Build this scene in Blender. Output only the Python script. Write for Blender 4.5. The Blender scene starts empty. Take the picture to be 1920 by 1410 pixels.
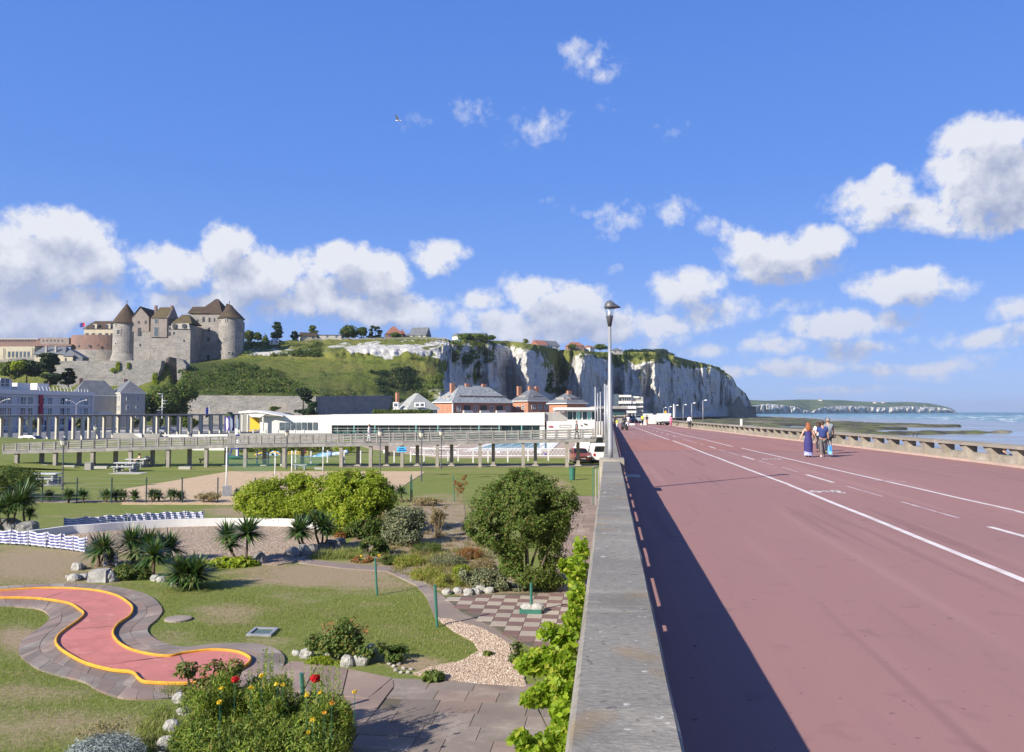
import bpy, math, random
import numpy as np
from mathutils import Vector, Matrix
random.seed(7)
SC = bpy.context.scene
COL = SC.collection
R = math.radians
F, CX, CY = 1500.0, 960.0, 705.0
YAW, PITCH, CAMZ = R(6.92), math.atan(67 / 1500.0), 2.2
cam_data = bpy.data.cameras.new('camera')
cam = bpy.data.objects.new('camera', cam_data)
COL.objects.link(cam)
cam_data.sensor_width = 36.0
cam_data.lens = 36.0 * F / 1920.0
cam_data.clip_start = 0.1
cam_data.clip_end = 60000
cam.location = (0, 0, CAMZ)
cam.rotation_euler = (math.pi / 2 + PITCH, 0, YAW)
SC.camera = cam
SUN_EL = R(30.0)
SUN_AZ = math.atan2(-1.20, -1.33)
world = bpy.data.worlds.new('World')
SC.world = world
world.use_nodes = True
SC.view_settings.view_transform = 'Standard'
SC.view_settings.look = 'None'
SC.view_settings.exposure = 0.75
SC.view_settings.gamma = 1.0
SC.view_settings.use_curve_mapping = False
SC.render.engine = 'CYCLES'
SC.cycles.use_denoising = True
SC.cycles.max_bounces = 6
SC.cycles.diffuse_bounces = 2
SC.cycles.glossy_bounces = 3
SC.cycles.transmission_bounces = 4
SC.cycles.transparent_max_bounces = 8
SC.cycles.volume_bounces = 0
SC.cycles.volume_max_steps = 64
SC.cycles.caustics_reflective = False
SC.cycles.caustics_refractive = False
sun_data = bpy.data.lights.new('sun', 'SUN')
sun_data.energy = 5.0
sun_data.angle = R(0.53)
sun_data.color = (1.0, 0.92, 0.78)
sun = bpy.data.objects.new('sun', sun_data)
COL.objects.link(sun)
to_sun = Vector((math.sin(SUN_AZ) * math.cos(SUN_EL), math.cos(SUN_AZ) * math.cos(SUN_EL), math.sin(SUN_EL)))
sun.rotation_euler = to_sun.to_track_quat('Z', 'Y').to_euler()
sun.location = (-60, -60, 60)
cf = np.array([-math.sin(YAW), math.cos(YAW), 0.0])
cr = np.array([math.cos(YAW), math.sin(YAW), 0.0])
cam_fwd = cf * math.cos(PITCH) + np.array([0, 0, math.sin(PITCH)])
cam_up = -cf * math.sin(PITCH) + np.array([0, 0, math.cos(PITCH)])
CO = np.array([0, 0, CAMZ])
def ray(px, py):
 return cam_fwd + cr * ((px - CX) / F) + cam_up * ((CY - py) / F)
def at(px, py, d):
 """point seen in the direction (px,py), d metres away along the level view direction"""
 v = ray(px, py)
 return CO + v * (d / float(v @ cf))
def gp(px, py, z=-3.0):
 v = ray(px, py)
 return CO + v * ((z - CAMZ) / v[2])
def V(p): return Vector((float(p[0]), float(p[1]), float(p[2])))
def _h(ix, iy, iz, s):
 n = (ix * 374761393 + iy * 668265263 + iz * 2147483647 + s * 974634777) & 0xFFFFFFFF
 n = ((n ^ (n >> 13)) * 1274126177) & 0xFFFFFFFF
 n = ((n ^ (n >> 16)) * 2246822519) & 0xFFFFFFFF
 return ((n ^ (n >> 15)) & 0xFFFFFF) / float(0xFFFFFF)
def vnoise(x, y, z, s=0):
 x, y, z = np.broadcast_arrays(np.asarray(x, float), np.asarray(y, float), np.asarray(z, float))
 x0, y0, z0 = np.floor(x).astype(np.int64), np.floor(y).astype(np.int64), np.floor(z).astype(np.int64)
 fx, fy, fz = x - x0, y - y0, z - z0
 fx, fy, fz = [t * t * (3 - 2 * t) for t in (fx, fy, fz)]
 r = 0
 for dx in (0, 1):
  for dy in (0, 1):
   for dz in (0, 1):
    w = (fx if dx else 1 - fx) * (fy if dy else 1 - fy) * (fz if dz else 1 - fz)
    r = r + w * _h(x0 + dx, y0 + dy, z0 + dz, s)
 return r
def fbm(x, y, z=0.0, octs=4, s=0, gain=.5):
 a, t, r = 1.0, 0.0, 0
 for o in range(octs):
  k = 2.03 ** o
  r = r + a * vnoise(np.asarray(x) * k, np.asarray(y) * k, np.asarray(z) * k, s + o)
  t += a; a *= gain
 return r / t
MATS = {}
def newmat(name):
 m = bpy.data.materials.new(name); m.use_nodes = True
 m.node_tree.nodes.clear()
 MATS[name] = m
 return m
def N(m, t, **kw):
 n = m.node_tree.nodes.new('ShaderNode' + t)
 for k, v in kw.items():
  if k.startswith('i_'):
   key = k[2:]
   n.inputs[int(key) if key.isdigit() else key.replace('_', ' ')].default_value = v
  else: setattr(n, k, v)
 return n
def L(m, a, b): m.node_tree.links.new(a, b)
def c4(c): return (c[0], c[1], c[2], 1.0)
def out(m, bsdf):
 o = N(m, 'OutputMaterial'); L(m, bsdf, o.inputs[0]); return o
def texco(m, space, scale=(1, 1, 1)):
 if space == 'world':
  g = N(m, 'NewGeometry').outputs['Position']
 else:
  g = N(m, 'TexCoord').outputs['Object']
 mp = N(m, 'Mapping'); mp.inputs['Scale'].default_value = scale
 L(m, g, mp.inputs[0]); return mp.outputs[0]
def mix(m, fac, a, b, mode='MIX'):
 n = N(m, 'Mix', data_type='RGBA', blend_type=mode)
 for idx, v in ((0, fac), (6, a), (7, b)):
  if isinstance(v, (int, float)): n.inputs[idx].default_value = v
  elif isinstance(v, tuple): n.inputs[idx].default_value = c4(v)
  else: L(m, v, n.inputs[idx])
 return n.outputs[2]
def noise(m, co, scale, detail=4, rough=.55, dist=0):
 n = N(m, 'TexNoise'); n.inputs['Scale'].default_value = scale; n.inputs['Detail'].default_value = detail
 n.inputs['Roughness'].default_value = rough; n.inputs['Distortion'].default_value = dist
 L(m, co, n.inputs['Vector']); return n.outputs['Fac']
def ramp(m, fac, lo, hi, a=0.0, b=1.0):
 n = N(m, 'MapRange'); n.clamp = True
 for i, v in ((1, lo), (2, hi), (3, a), (4, b)): n.inputs[i].default_value = v
 L(m, fac, n.inputs[0]); return n.outputs[0]
def math_(m, op, a, b=None, c=None):
 n = N(m, 'Math', operation=op)
 for i, v in enumerate((a, b, c)):
  if v is None: continue
  if isinstance(v, (int, float)): n.inputs[i].default_value = v
  else: L(m, v, n.inputs[i])
 return n.outputs[0]
def bump(m, h, strength, dist):
 n = N(m, 'Bump'); n.inputs['Strength'].default_value = strength; n.inputs['Distance'].default_value = dist
 L(m, h, n.inputs['Height']); return n.outputs[0]
def principled(m, col, rough=.8, spec=.3, metal=0.0, normal=None, alpha=None, **kw):
 p = N(m, 'BsdfPrincipled')
 if isinstance(col, tuple): p.inputs['Base Color'].default_value = c4(col)
 else: L(m, col, p.inputs['Base Color'])
 if isinstance(rough, (int, float)): p.inputs['Roughness'].default_value = rough
 else: L(m, rough, p.inputs['Roughness'])
 p.inputs['Specular IOR Level'].default_value = spec
 p.inputs['Metallic'].default_value = metal
 if normal is not None: L(m, normal, p.inputs['Normal'])
 if alpha is not None: L(m, alpha, p.inputs['Alpha'])
 for k, v in kw.items(): p.inputs[k.replace('_', ' ')].default_value = v
 return p.outputs[0]
def mat(name, c1, c2=None, scale=3.0, rough=.8, spec=.3, metal=0.0, fine=0.0, fscale=60, bmp=0.0, bscale=40, bdist=.01,
  lo=.35, hi=.65, space='world', stretch=(1, 1, 1), c3=None, s3=1.0, rnd=0.0):
 """colour blotches between c1 and c2, fine grain, optional second stain colour c3"""
 if name in MATS: return MATS[name]
 m = newmat(name)
 co = texco(m, space, stretch)
 col = c1
 if c2 is not None:
  col = mix(m, ramp(m, noise(m, co, scale), lo, hi), c1, c2)
 if c3 is not None:
  col = mix(m, ramp(m, noise(m, co, s3, 6, .65), .52, .72), col, c3)
 if fine:
  f = ramp(m, noise(m, co, fscale, 3, .7), .3, .7, 1 - fine, 1 + fine)
  vm = N(m, 'Mix', data_type='RGBA', blend_type='MULTIPLY'); vm.inputs[0].default_value = 1
  if isinstance(col, tuple): vm.inputs[6].default_value = c4(col)
  else: L(m, col, vm.inputs[6])
  L(m, f, vm.inputs[7]); col = vm.outputs[2]
 if rnd:
  oi = N(m, 'ObjectInfo').outputs['Random']
  f = ramp(m, oi, 0, 1, 1 - rnd, 1 + rnd)
  vm = N(m, 'Mix', data_type='RGBA', blend_type='MULTIPLY'); vm.inputs[0].default_value = 1
  if isinstance(col, tuple): vm.inputs[6].default_value = c4(col)
  else: L(m, col, vm.inputs[6])
  L(m, f, vm.inputs[7]); col = vm.outputs[2]
 nb = bump(m, noise(m, co, bscale, 5, .65), bmp, bdist) if bmp else None
 out(m, principled(m, col, rough, spec, metal, nb))
 return m
def leafmat(name, dark, light, alt=None, trans=.35, rough=.55, spec=.25):
 """leaf colour varies from leaf to leaf by the mesh attribute 'rnd'"""
 if name in MATS: return MATS[name]
 m = newmat(name)
 at_ = N(m, 'Attribute', attribute_name='rnd').outputs['Fac']
 col = mix(m, at_, dark, light)
 if alt is not None:
  a2 = math_(m, 'FRACT', math_(m, 'MULTIPLY', at_, 7.31))
  col = mix(m, ramp(m, a2, .78, .86), col, alt)
 p = principled(m, col, rough, spec)
 t = N(m, 'BsdfTranslucent'); L(m, mix(m, .5, col, (min(1, light[0] * 1.6), min(1, light[1] * 1.7), light[2] * .7)), t.inputs[0])
 ms = N(m, 'MixShader'); ms.inputs[0].default_value = trans
 L(m, p, ms.inputs[1]); L(m, t.outputs[0], ms.inputs[2])
 out(m, ms.outputs[0]); return m
class MB:
 def __init__(s): s.v = []; s.f = []
 def add(s, vs, fs):
  o = len(s.v); s.v.extend([tuple(map(float, p)) for p in vs]); s.f.extend([tuple(i + o for i in f) for f in fs]); return s
 def box(s, c, size, rz=0.0, m=None):
  hx, hy, hz = size[0] / 2, size[1] / 2, size[2] / 2
  ca, sa = math.cos(rz), math.sin(rz)
  vs = []
  for z in (-hz, hz):
   for x, y in ((-hx, -hy), (hx, -hy), (hx, hy), (-hx, hy)):
    vs.append((c[0] + x * ca - y * sa, c[1] + x * sa + y * ca, c[2] + z))
  return s.add(vs, [(0, 3, 2, 1), (4, 5, 6, 7), (0, 1, 5, 4), (1, 2, 6, 5), (2, 3, 7, 6), (3, 0, 4, 7)])
 def hexa(s, b, t):
  return s.add(list(b) + list(t), [(0, 3, 2, 1), (4, 5, 6, 7), (0, 1, 5, 4), (1, 2, 6, 5), (2, 3, 7, 6), (3, 0, 4, 7)])
 def prism(s, poly, z0, z1):
  n = len(poly)
  a = sum(poly[i][0] * poly[(i + 1) % n][1] - poly[(i + 1) % n][0] * poly[i][1] for i in range(n))
  if a < 0: poly = poly[::-1]
  vs = [(p[0], p[1], z0) for p in poly] + [(p[0], p[1], z1) for p in poly]
  return s.add(vs, [tuple(range(n))[::-1], tuple(range(n, 2 * n))] + [(i, (i + 1) % n, n + (i + 1) % n, n + i) for i in range(n)])
 def bar(s, a, b, w, h=None):
  a, b = V(a), V(b); h = h or w
  d = (b - a).normalized()
  u = d.cross(Vector((0, 0, 1)))
  if u.length < 1e-4: u = Vector((1, 0, 0))
  u.normalize(); w2 = u.cross(d).normalized()
  u *= w / 2; w2 *= h / 2
  vs = [a - u - w2, a + u - w2, a + u + w2, a - u + w2, b - u - w2, b + u - w2, b + u + w2, b - u + w2]
  return s.add(vs, [(3, 2, 1, 0), (4, 5, 6, 7), (0, 1, 5, 4), (1, 2, 6, 5), (2, 3, 7, 6), (3, 0, 4, 7)])
 def tube(s, pts, radii, n=8, cap=True):
  pts = [V(p) for p in pts]
  if isinstance(radii, (int, float)): radii = [radii] * len(pts)
  ref = None; vs = []
  for i, p in enumerate(pts):
   d = (pts[min(i + 1, len(pts) - 1)] - pts[max(i - 1, 0)])
   if d.length < 1e-9: d = Vector((0, 0, 1))
   d.normalize()
   if ref is None:
    ref = Vector((1, 0, 0)) if abs(d.x) < .9 else Vector((0, 1, 0))
   u = (ref - d * ref.dot(d))
   if u.length < 1e-5: u = Vector((0, 1, 0)) - d * d.y
   u.normalize(); w = d.cross(u); ref = u
   for k in range(n):
    a = 2 * math.pi * k / n
    vs.append(p + (u * math.cos(a) + w * math.sin(a)) * radii[i])
  fs = []
  for i in range(len(pts) - 1):
   for k in range(n):
    fs.append((i * n + k, i * n + (k + 1) % n, (i + 1) * n + (k + 1) % n, (i + 1) * n + k))
  if cap:
   fs.append(tuple(range(n))[::-1]); fs.append(tuple(range((len(pts) - 1) * n, len(pts) * n)))
  return s.add(vs, fs)
 def lathe(s, c, prof, n=24, ax=1.0, ay=1.0):
  vs = []
  for r, z in prof:
   for k in range(n):
    a = 2 * math.pi * k / n
    vs.append((c[0] + r * ax * math.cos(a), c[1] + r * ay * math.sin(a), c[2] + z))
  fs = []
  for i in range(len(prof) - 1):
   for k in range(n):
    fs.append((i * n + k, i * n + (k + 1) % n, (i + 1) * n + (k + 1) % n, (i + 1) * n + k))
  fs.append(tuple(range(n))[::-1]); fs.append(tuple(range((len(prof) - 1) * n, len(prof) * n)))
  return s.add(vs, fs)
 def ball(s, c, r, n=10, m=7, ax=(1, 1, 1)):
  prof = []
  vs = [(c[0], c[1], c[2] - r * ax[2])]
  for i in range(1, m):
   t = math.pi * i / m
   for k in range(n):
    a = 2 * math.pi * k / n
    vs.append((c[0] + r * ax[0] * math.sin(t) * math.cos(a), c[1] + r * ax[1] * math.sin(t) * math.sin(a), c[2] - r * ax[2] * math.cos(t)))
  vs.append((c[0], c[1], c[2] + r * ax[2]))
  fs = [(0, 1 + (k + 1) % n, 1 + k) for k in range(n)]
  for i in range(m - 2):
   for k in range(n):
    a, b = 1 + i * n, 1 + (i + 1) * n
    fs.append((a + k, a + (k + 1) % n, b + (k + 1) % n, b + k))
  l = 1 + (m - 2) * n; e = len(vs) - 1
  fs += [(l + k, l + (k + 1) % n, e) for k in range(n)]
  return s.add(vs, fs)
 def build(s, name, material, parent=None, smooth=False, world_co=True, label=None, kind=None):
  off = parent_world(parent) if (parent is not None and world_co) else (0, 0, 0)
  me = bpy.data.meshes.new(name)
  vs = [(a - off[0], b - off[1], c - off[2]) for a, b, c in s.v]
  me.from_pydata(vs, [], s.f)
  me.update()
  if smooth: me.shade_smooth()
  return link(name, me, material, parent, label, kind)
def parent_world(p):
 x = Vector((0, 0, 0))
 while p is not None:
  x = x + p.location; p = p.parent
 return x
def link(name, me, material, parent=None, label=None, kind=None):
 if isinstance(material, str): material = MATS[material]
 if material is not None and not me.materials: me.materials.append(material)
 o = bpy.data.objects.new(name, me); COL.objects.link(o)
 if parent is not None: o.parent = parent
 if label: o['label'] = label
 if kind: o['kind'] = kind
 return o
def npmesh(name, co, faces, attr=None, smooth=False):
 """co (n,3); faces (m,k) ints, all the same k"""
 me = bpy.data.meshes.new(name)
 co = np.ascontiguousarray(co, np.float32); faces = np.ascontiguousarray(faces, np.int32)
 m, k = faces.shape
 me.vertices.add(len(co)); me.vertices.foreach_set('co', co.ravel())
 me.loops.add(m * k); me.loops.foreach_set('vertex_index', faces.ravel())
 me.polygons.add(m)
 me.polygons.foreach_set('loop_start', np.arange(0, m * k, k, dtype=np.int32))
 me.polygons.foreach_set('use_smooth', np.full(m, smooth, dtype=bool))
 me.update(calc_edges=True)
 for an, vals in (attr or {}).items():
  a = me.attributes.new(an, 'FLOAT', 'POINT'); a.data.foreach_set('value', np.ascontiguousarray(vals, np.float32))
 return me
def gridmesh(name, P, attr=None, smooth=True):
 """P (rows, cols, 3)"""
 r, c, _ = P.shape
 i = np.arange(r * c).reshape(r, c)
 f = np.stack([i[:-1, :-1], i[:-1, 1:], i[1:, 1:], i[1:, :-1]], -1).reshape(-1, 4)
 return npmesh(name, P.reshape(-1, 3), f, {k: v.reshape(-1) for k, v in (attr or {}).items()}, smooth)
def tag(o, label=None, cat=None, group=None, kind=None):
 if label: o['label'] = label
 if cat: o['category'] = cat
 if group: o['group'] = group
 if kind: o['kind'] = kind
 return o
def thing(name, loc, label, cat, group=None, rz=0.0):
 o = bpy.data.objects.new(name, None); COL.objects.link(o)
 o.location = V(loc); o.rotation_euler = (0, 0, rz); o.empty_display_size = .3
 return tag(o, label, cat, group)
def kids(o): return [c for c in list(CH.get(o.name, []))]
CH = {}
def copy_tree(o, parent=None, label=None, loc=None, rz=None, scale=None):
 c = o.copy(); COL.objects.link(c)
 if parent is not None: c.parent = parent
 if label: c['label'] = label
 if loc is not None: c.location = V(loc)
 if rz is not None: c.rotation_euler = (0, 0, rz)
 if scale is not None: c.scale = (scale,) * 3 if isinstance(scale, (int, float)) else scale
 for ch in o.children: copy_tree(ch, c)
 return c
def smooth_curve(pts, n=8, closed=False):
 """Catmull-Rom through 2D/3D points"""
 P = [np.array(p, float) for p in pts]; out_ = []
 m = len(P)
 for i in range(m if closed else m - 1):
  if closed: p0, p1, p2, p3 = P[(i - 1) % m], P[i], P[(i + 1) % m], P[(i + 2) % m]
  else: p0, p1, p2, p3 = P[max(i - 1, 0)], P[i], P[i + 1], P[min(i + 2, m - 1)]
  for k in range(n):
   t = k / n
   out_.append(.5 * ((2 * p1) + (-p0 + p2) * t + (2 * p0 - 5 * p1 + 4 * p2 - p3) * t * t + (-p0 + 3 * p1 - 3 * p2 + p3) * t ** 3))
 if not closed: out_.append(P[-1])
 return out_
def tri_fill(poly, z0, z1, name, material, kind=None, parent=None, label=None):
 """flat plate with the outline poly (list of xy)"""
 b = MB(); b.prism([tuple(p[:2]) for p in poly], z0, z1)
 return b.build(name, material, parent, kind=kind, label=label)
ORD = ['first', 'second', 'third', 'fourth', 'fifth', 'sixth', 'seventh', 'eighth', 'ninth', 'tenth', 'eleventh', 'twelfth', 'thirteenth', 'fourteenth', 'fifteenth', 'sixteenth', 'seventeenth', 'eighteenth', 'nineteenth', 'twentieth', 'twenty-first', 'twenty-second']
def proj(p):
 """world point(s) -> pixel of the photograph"""
 v = np.asarray(p, float) - CO
 z = v @ cam_fwd
 return CX + (v @ cr) / z * F, CY - (v @ cam_up) / z * F
def inpoly(x, y, poly):
 ins = np.zeros(np.shape(x), bool); n = len(poly)
 for i in range(n):
  x0, y0 = poly[i]; x1, y1 = poly[(i + 1) % n]
  c = ((y0 > y) != (y1 > y)) & (x < (x1 - x0) * (y - y0) / ((y1 - y0) if y1 != y0 else 1e-9) + x0)
  ins ^= c
 return ins
RNG = np.random.default_rng(11)
def leafcloud(name, blobs, n, size, material, parent=None, clump=.9, thr=.42, shell=.5, up=.35, asp=.55, kind=None, smooth=False, fold=.25, label=None, seed=None, world_co=True):
 """many small folded leaves through the volume of the ellipsoids (x, y, z, rx, ry, rz)"""
 rg = RNG if seed is None else np.random.default_rng(seed)
 B = np.array(blobs, float); vol = B[:, 3] * B[:, 4] * B[:, 5]; vol = vol ** .8; vol /= vol.sum()
 m_ = int(n * 1.9); k = rg.choice(len(B), m_, p=vol)
 d = rg.normal(size=(m_, 3)); d /= np.linalg.norm(d, axis=1, keepdims=True)
 r = shell + (1 - shell) * rg.random(m_) ** .6
 r *= 1 + .10 * rg.normal(size=m_)
 P = B[k, :3] + d * r[:, None] * B[k, 3:6]
 g_ = fbm(P[:, 0] * clump, P[:, 1] * clump, P[:, 2] * clump, 3, 77)
 keep = g_ > thr; P, d, k, g_ = P[keep][:n], d[keep][:n], k[keep][:n], g_[keep][:n]
 m_ = len(P)
 nr = d + rg.normal(size=(m_, 3)) * .7; nr[:, 2] += up; nr /= np.linalg.norm(nr, axis=1, keepdims=True)
 t = rg.normal(size=(m_, 3)); t -= nr * (t * nr).sum(1, keepdims=True); t /= np.linalg.norm(t, axis=1, keepdims=True)
 s_ = np.cross(nr, t)
 sz = size * (.6 + .8 * rg.random(m_))[:, None]
 v0 = P - t * sz; v1 = P + s_ * sz * asp + nr * sz * fold; v2 = P + t * sz; v3 = P - s_ * sz * asp + nr * sz * fold
 co = np.stack([v0, v1, v2, v3], 1).reshape(-1, 3)
 if parent is not None and world_co: co = co - np.array(parent_world(parent))[None]
 i4 = np.arange(m_) * 4
 f = np.concatenate([np.stack([i4, i4 + 1, i4 + 2], 1), np.stack([i4, i4 + 2, i4 + 3], 1)])
 rnd = np.repeat(np.clip(rg.random(m_) * .75 + (g_ - .42) * .9, 0, 1), 4)
 me = npmesh(name, co, f, {'rnd': rnd})
 return link(name, me, material, parent, label, kind)
def blades(name, base, dirs, length, width, material, parent=None, bend=.5, seg=3, kind=None, world_co=True, taper=True):
 """long narrow leaves: base (n,3), dirs (n,3) unit, bend downward"""
 n = len(base); length = np.broadcast_to(length, (n,)); width = np.broadcast_to(width, (n,))
 side = np.cross(dirs, np.array([0, 0, 1.0])); sl = np.linalg.norm(side, axis=1, keepdims=True); side = np.where(sl > 1e-3, side / np.maximum(sl, 1e-3), np.array([[1, 0, 0]]))
 ring = []
 for i in range(seg + 1):
  t = i / seg
  c = base + dirs * (length * t)[:, None]; c = c.copy(); c[:, 2] -= bend * length * t ** 2.2 * (1 - np.abs(dirs[:, 2]) * .6)
  w = width * ((1 - t) if taper else 1) * (1 if i else .7)
  if taper: w = width * np.interp(t, [0, .35, 1], [.75, 1, .04])
  ring.append(c - side * (w / 2)[:, None]); ring.append(c + side * (w / 2)[:, None])
 co = np.stack(ring, 1).reshape(-1, 3); k = 2 * (seg + 1)
 if parent is not None and world_co: co = co - np.array(parent_world(parent))[None]
 i0 = np.arange(n)[:, None] * k
 f = np.concatenate([i0 + np.array([[2 * i, 2 * i + 1, 2 * i + 3, 2 * i + 2]]) for i in range(seg)])
 rnd = np.repeat(RNG.random(n), k)
 return link(name, npmesh(name, co, f, {'rnd': rnd}), material, parent, kind=kind)
def rockmesh(name, c, r, parent, material='garden_rock', seed=0, flat=.75):
 b = MB(); b.ball((0, 0, 0), 1, 14, 10); v = np.array(b.v)
 n1 = fbm(v[:, 0] * 1.3 + seed * 7, v[:, 1] * 1.3, v[:, 2] * 1.3, 4, seed); 
 v = v * (.62 + .8 * n1)[:, None]; v = np.sign(v) * np.abs(v) ** .85
 if isinstance(r, (int, float)): r = (r, r * .85, r * flat)
 v = v * np.array(r)[None] + np.array(c)[None]
 if parent is not None: v = v - np.array(parent_world(parent))[None]
 me = bpy.data.meshes.new(name); me.from_pydata([tuple(p) for p in v], [], b.f); return link(name, me, material, parent)
# ================================================================ sky with clouds
wt = world.node_tree
wt.nodes.clear()
class _W: node_tree = wt
sky = N(_W, 'TexSky', sky_type='NISHITA', sun_disc=False)
sky.sun_elevation = SUN_EL
sky.sun_rotation = SUN_AZ
sky.altitude = 60
sky.air_density = 1.0
sky.dust_density = 0.35
sky.ozone_density = 2.6
CLOUDS = [(110,430,85,40,1),(40,490,110,62,1),(165,480,62,55,1),(30,590,110,50,1),(150,570,80,42,.9),
 (425,462,52,48,1),(330,505,70,42,1),(470,520,95,52,1),(400,575,130,36,.75),(640,492,60,38,1),(700,520,70,50,1),(600,560,110,40,.9),(720,580,130,36,.95),(560,505,70,36,.8),
 (825,482,62,34,.8),(900,562,52,26,.75),(1000,545,60,32,.85),(1060,575,95,44,1),(960,610,110,36,.85),(1120,610,110,38,.95),(1240,615,62,26,.8),
 (1118,118,62,34,.46),(1085,98,36,24,.40),(885,210,60,28,.34),(1015,235,88,38,.40),(1255,235,56,32,.31),(1140,195,34,28,.28),(780,235,40,24,.24),
 (1020,378,32,14,.33),(1145,402,66,36,.46),(1268,400,48,38,.50),(1335,425,34,20,.45),(1160,510,32,14,.35),
 (1290,540,72,42,.85),(1330,580,120,30,.6),(1450,478,90,48,1),(1525,460,58,36,1),(1395,445,42,26,.9),(1470,510,100,22,.7),
 (1705,535,92,34,1),(1640,385,80,40,.8),(1672,350,42,26,.85),(1740,395,80,30,.75),(1880,330,110,70,1),(1850,265,72,46,1),(1800,310,56,30,.8),(1900,400,120,34,.9),
 (1560,612,85,30,.9),(1590,668,38,22,.8),(1680,600,50,20,.6),(1480,575,70,18,.45),(1760,635,60,16,.4),(1890,580,50,26,.6),(1905,628,44,20,.7),(1450,630,44,14,.45),
 (2080,300,170,90,.95),(2150,520,120,50,.85),(-150,450,120,70,1),(-330,560,150,60,.9),(2350,440,160,60,.8),(-600,480,150,70,.8),
 (1520,700,150,14,.38),(1750,705,160,12,.38),(1400,668,70,12,.35),(1850,675,90,14,.4),(1640,735,200,9,.3),(1450,650,70,18,.7),(1500,690,120,18,.7),(1710,690,120,16,.7),(1610,650,70,18,.7),(1860,640,80,18,.7),(1570,730,120,10,.55),(1390,700,70,14,.65),(1330,660,60,16,.6),(1320,600,60,30,.6),(1240,640,60,24,.6),(230,585,50,40,.45),(20,555,110,70,.8),(1010,615,100,40,.9),(870,600,50,24,.6),(760,600,80,26,.6),(1180,600,60,24,.7)]
g = bpy.data.node_groups.new('cloud_field', 'ShaderNodeTree')
g.interface.new_socket('P', in_out='INPUT', socket_type='NodeSocketVector')
g.interface.new_socket('D', in_out='OUTPUT', socket_type='NodeSocketFloat')
class _G: node_tree = g
gi = g.nodes.new('NodeGroupInput'); go = g.nodes.new('NodeGroupOutput')
def azel(px, py):
 v = ray(px, py); v = v / np.linalg.norm(v)
 return math.atan2(v[0], v[1]), math.asin(v[2])
acc = None
for (px, py, rx, ry, w) in CLOUDS:
 a, e = azel(px, py); ax, ay = rx / F * .98, ry / F * .98
 vm = N(_G, 'VectorMath', operation='MULTIPLY_ADD')
 L(_G, gi.outputs[0], vm.inputs[0]); vm.inputs[1].default_value = (1 / ax, 1 / ay, 0); vm.inputs[2].default_value = (-a / ax, -e / ay, 0)
 d = N(_G, 'VectorMath', operation='DOT_PRODUCT'); L(_G, vm.outputs[0], d.inputs[0]); L(_G, vm.outputs[0], d.inputs[1])
 q = math_(_G, 'MULTIPLY_ADD', d.outputs['Value'], -.55 * w, w)
 q = math_(_G, 'MAXIMUM', q, 0.0)
 acc = q if acc is None else math_(_G, 'SMOOTH_MAX', acc, q, .06)
sep = N(_G, 'SeparateXYZ'); L(_G, gi.outputs[0], sep.inputs[0])
away = ramp(_G, math_(_G, 'ABSOLUTE', math_(_G, 'ADD', sep.outputs[0], YAW)), .75, 1.0)
gn = noise(_G, gi.outputs[0], 3.2, 2, .5)
lowel = ramp(_G, sep.outputs[1], .35, .9, 1.0, .35)
far_ = math_(_G, 'MULTIPLY', math_(_G, 'MULTIPLY', ramp(_G, gn, .5, .68), away), lowel)
acc = math_(_G, 'MAXIMUM', acc, far_)
L(_G, acc, go.inputs[0])
geo = N(_W, 'TexCoord').outputs['Generated']
sxyz = N(_W, 'SeparateXYZ'); L(_W, geo, sxyz.inputs[0])
az = math_(_W, 'ARCTAN2', sxyz.outputs[0], sxyz.outputs[1])
el = math_(_W, 'ARCSINE', sxyz.outputs[2])
n1 = N(_W, 'TexNoise'); n1.inputs['Scale'].default_value = 16; n1.inputs['Detail'].default_value = 5; n1.inputs['Roughness'].default_value = .55
L(_W, geo, n1.inputs['Vector'])
n2 = N(_W, 'TexNoise'); n2.inputs['Scale'].default_value = 42; n2.inputs['Detail'].default_value = 7; n2.inputs['Roughness'].default_value = .62
L(_W, geo, n2.inputs['Vector'])
cp = N(_W, 'CombineXYZ'); L(_W, az, cp.inputs[0]); L(_W, el, cp.inputs[1])
wv = N(_W, 'VectorMath', operation='MULTIPLY_ADD'); L(_W, n1.outputs['Color'], wv.inputs[0]); wv.inputs[1].default_value = (.060, .042, 0); wv.inputs[2].default_value = (-.030, -.021, 0)
pw = N(_W, 'VectorMath', operation='ADD'); ws_ = N(_W, 'VectorMath', operation='SCALE'); L(_W, wv.outputs[0], ws_.inputs[0]); L(_W, ramp(_W, el, 0, .22, .25, 1), ws_.inputs['Scale']); L(_W, cp.outputs[0], pw.inputs[0]); L(_W, ws_.outputs[0], pw.inputs[1])
def field(shift):
 s_ = N(_W, 'VectorMath', operation='ADD'); L(_W, pw.outputs[0], s_.inputs[0]); s_.inputs[1].default_value = shift
 gg = wt.nodes.new('ShaderNodeGroup'); gg.node_tree = g; L(_W, s_.outputs[0], gg.inputs[0]); return gg.outputs[0]
fine_ = math_(_W, 'MULTIPLY_ADD', n2.outputs['Fac'], 1.5, -.80)
D0 = field((0, 0, 0))
dens = math_(_W, 'ADD', D0, math_(_W, 'MULTIPLY', fine_, ramp(_W, D0, .0, .30)))
alpha = math_(_W, 'MULTIPLY', ramp(_W, dens, .20, .62), ramp(_W, D0, .15, .62, .55, 1.0))
sm = N(_W, 'Math', operation='POWER'); L(_W, alpha, sm.inputs[0]); sm.inputs[1].default_value = 1.15
D1 = field((-.012, .030, 0))
shade = ramp(_W, math_(_W, 'ADD', D1, math_(_W, 'MULTIPLY_ADD', n2.outputs['Fac'], -1.5, .78)), .50, 1.20)
mid = math_(_W, 'SUBTRACT', D1, D0)
shade = math_(_W, 'ADD', shade, ramp(_W, mid, .0, .5, 0, .45))
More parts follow.
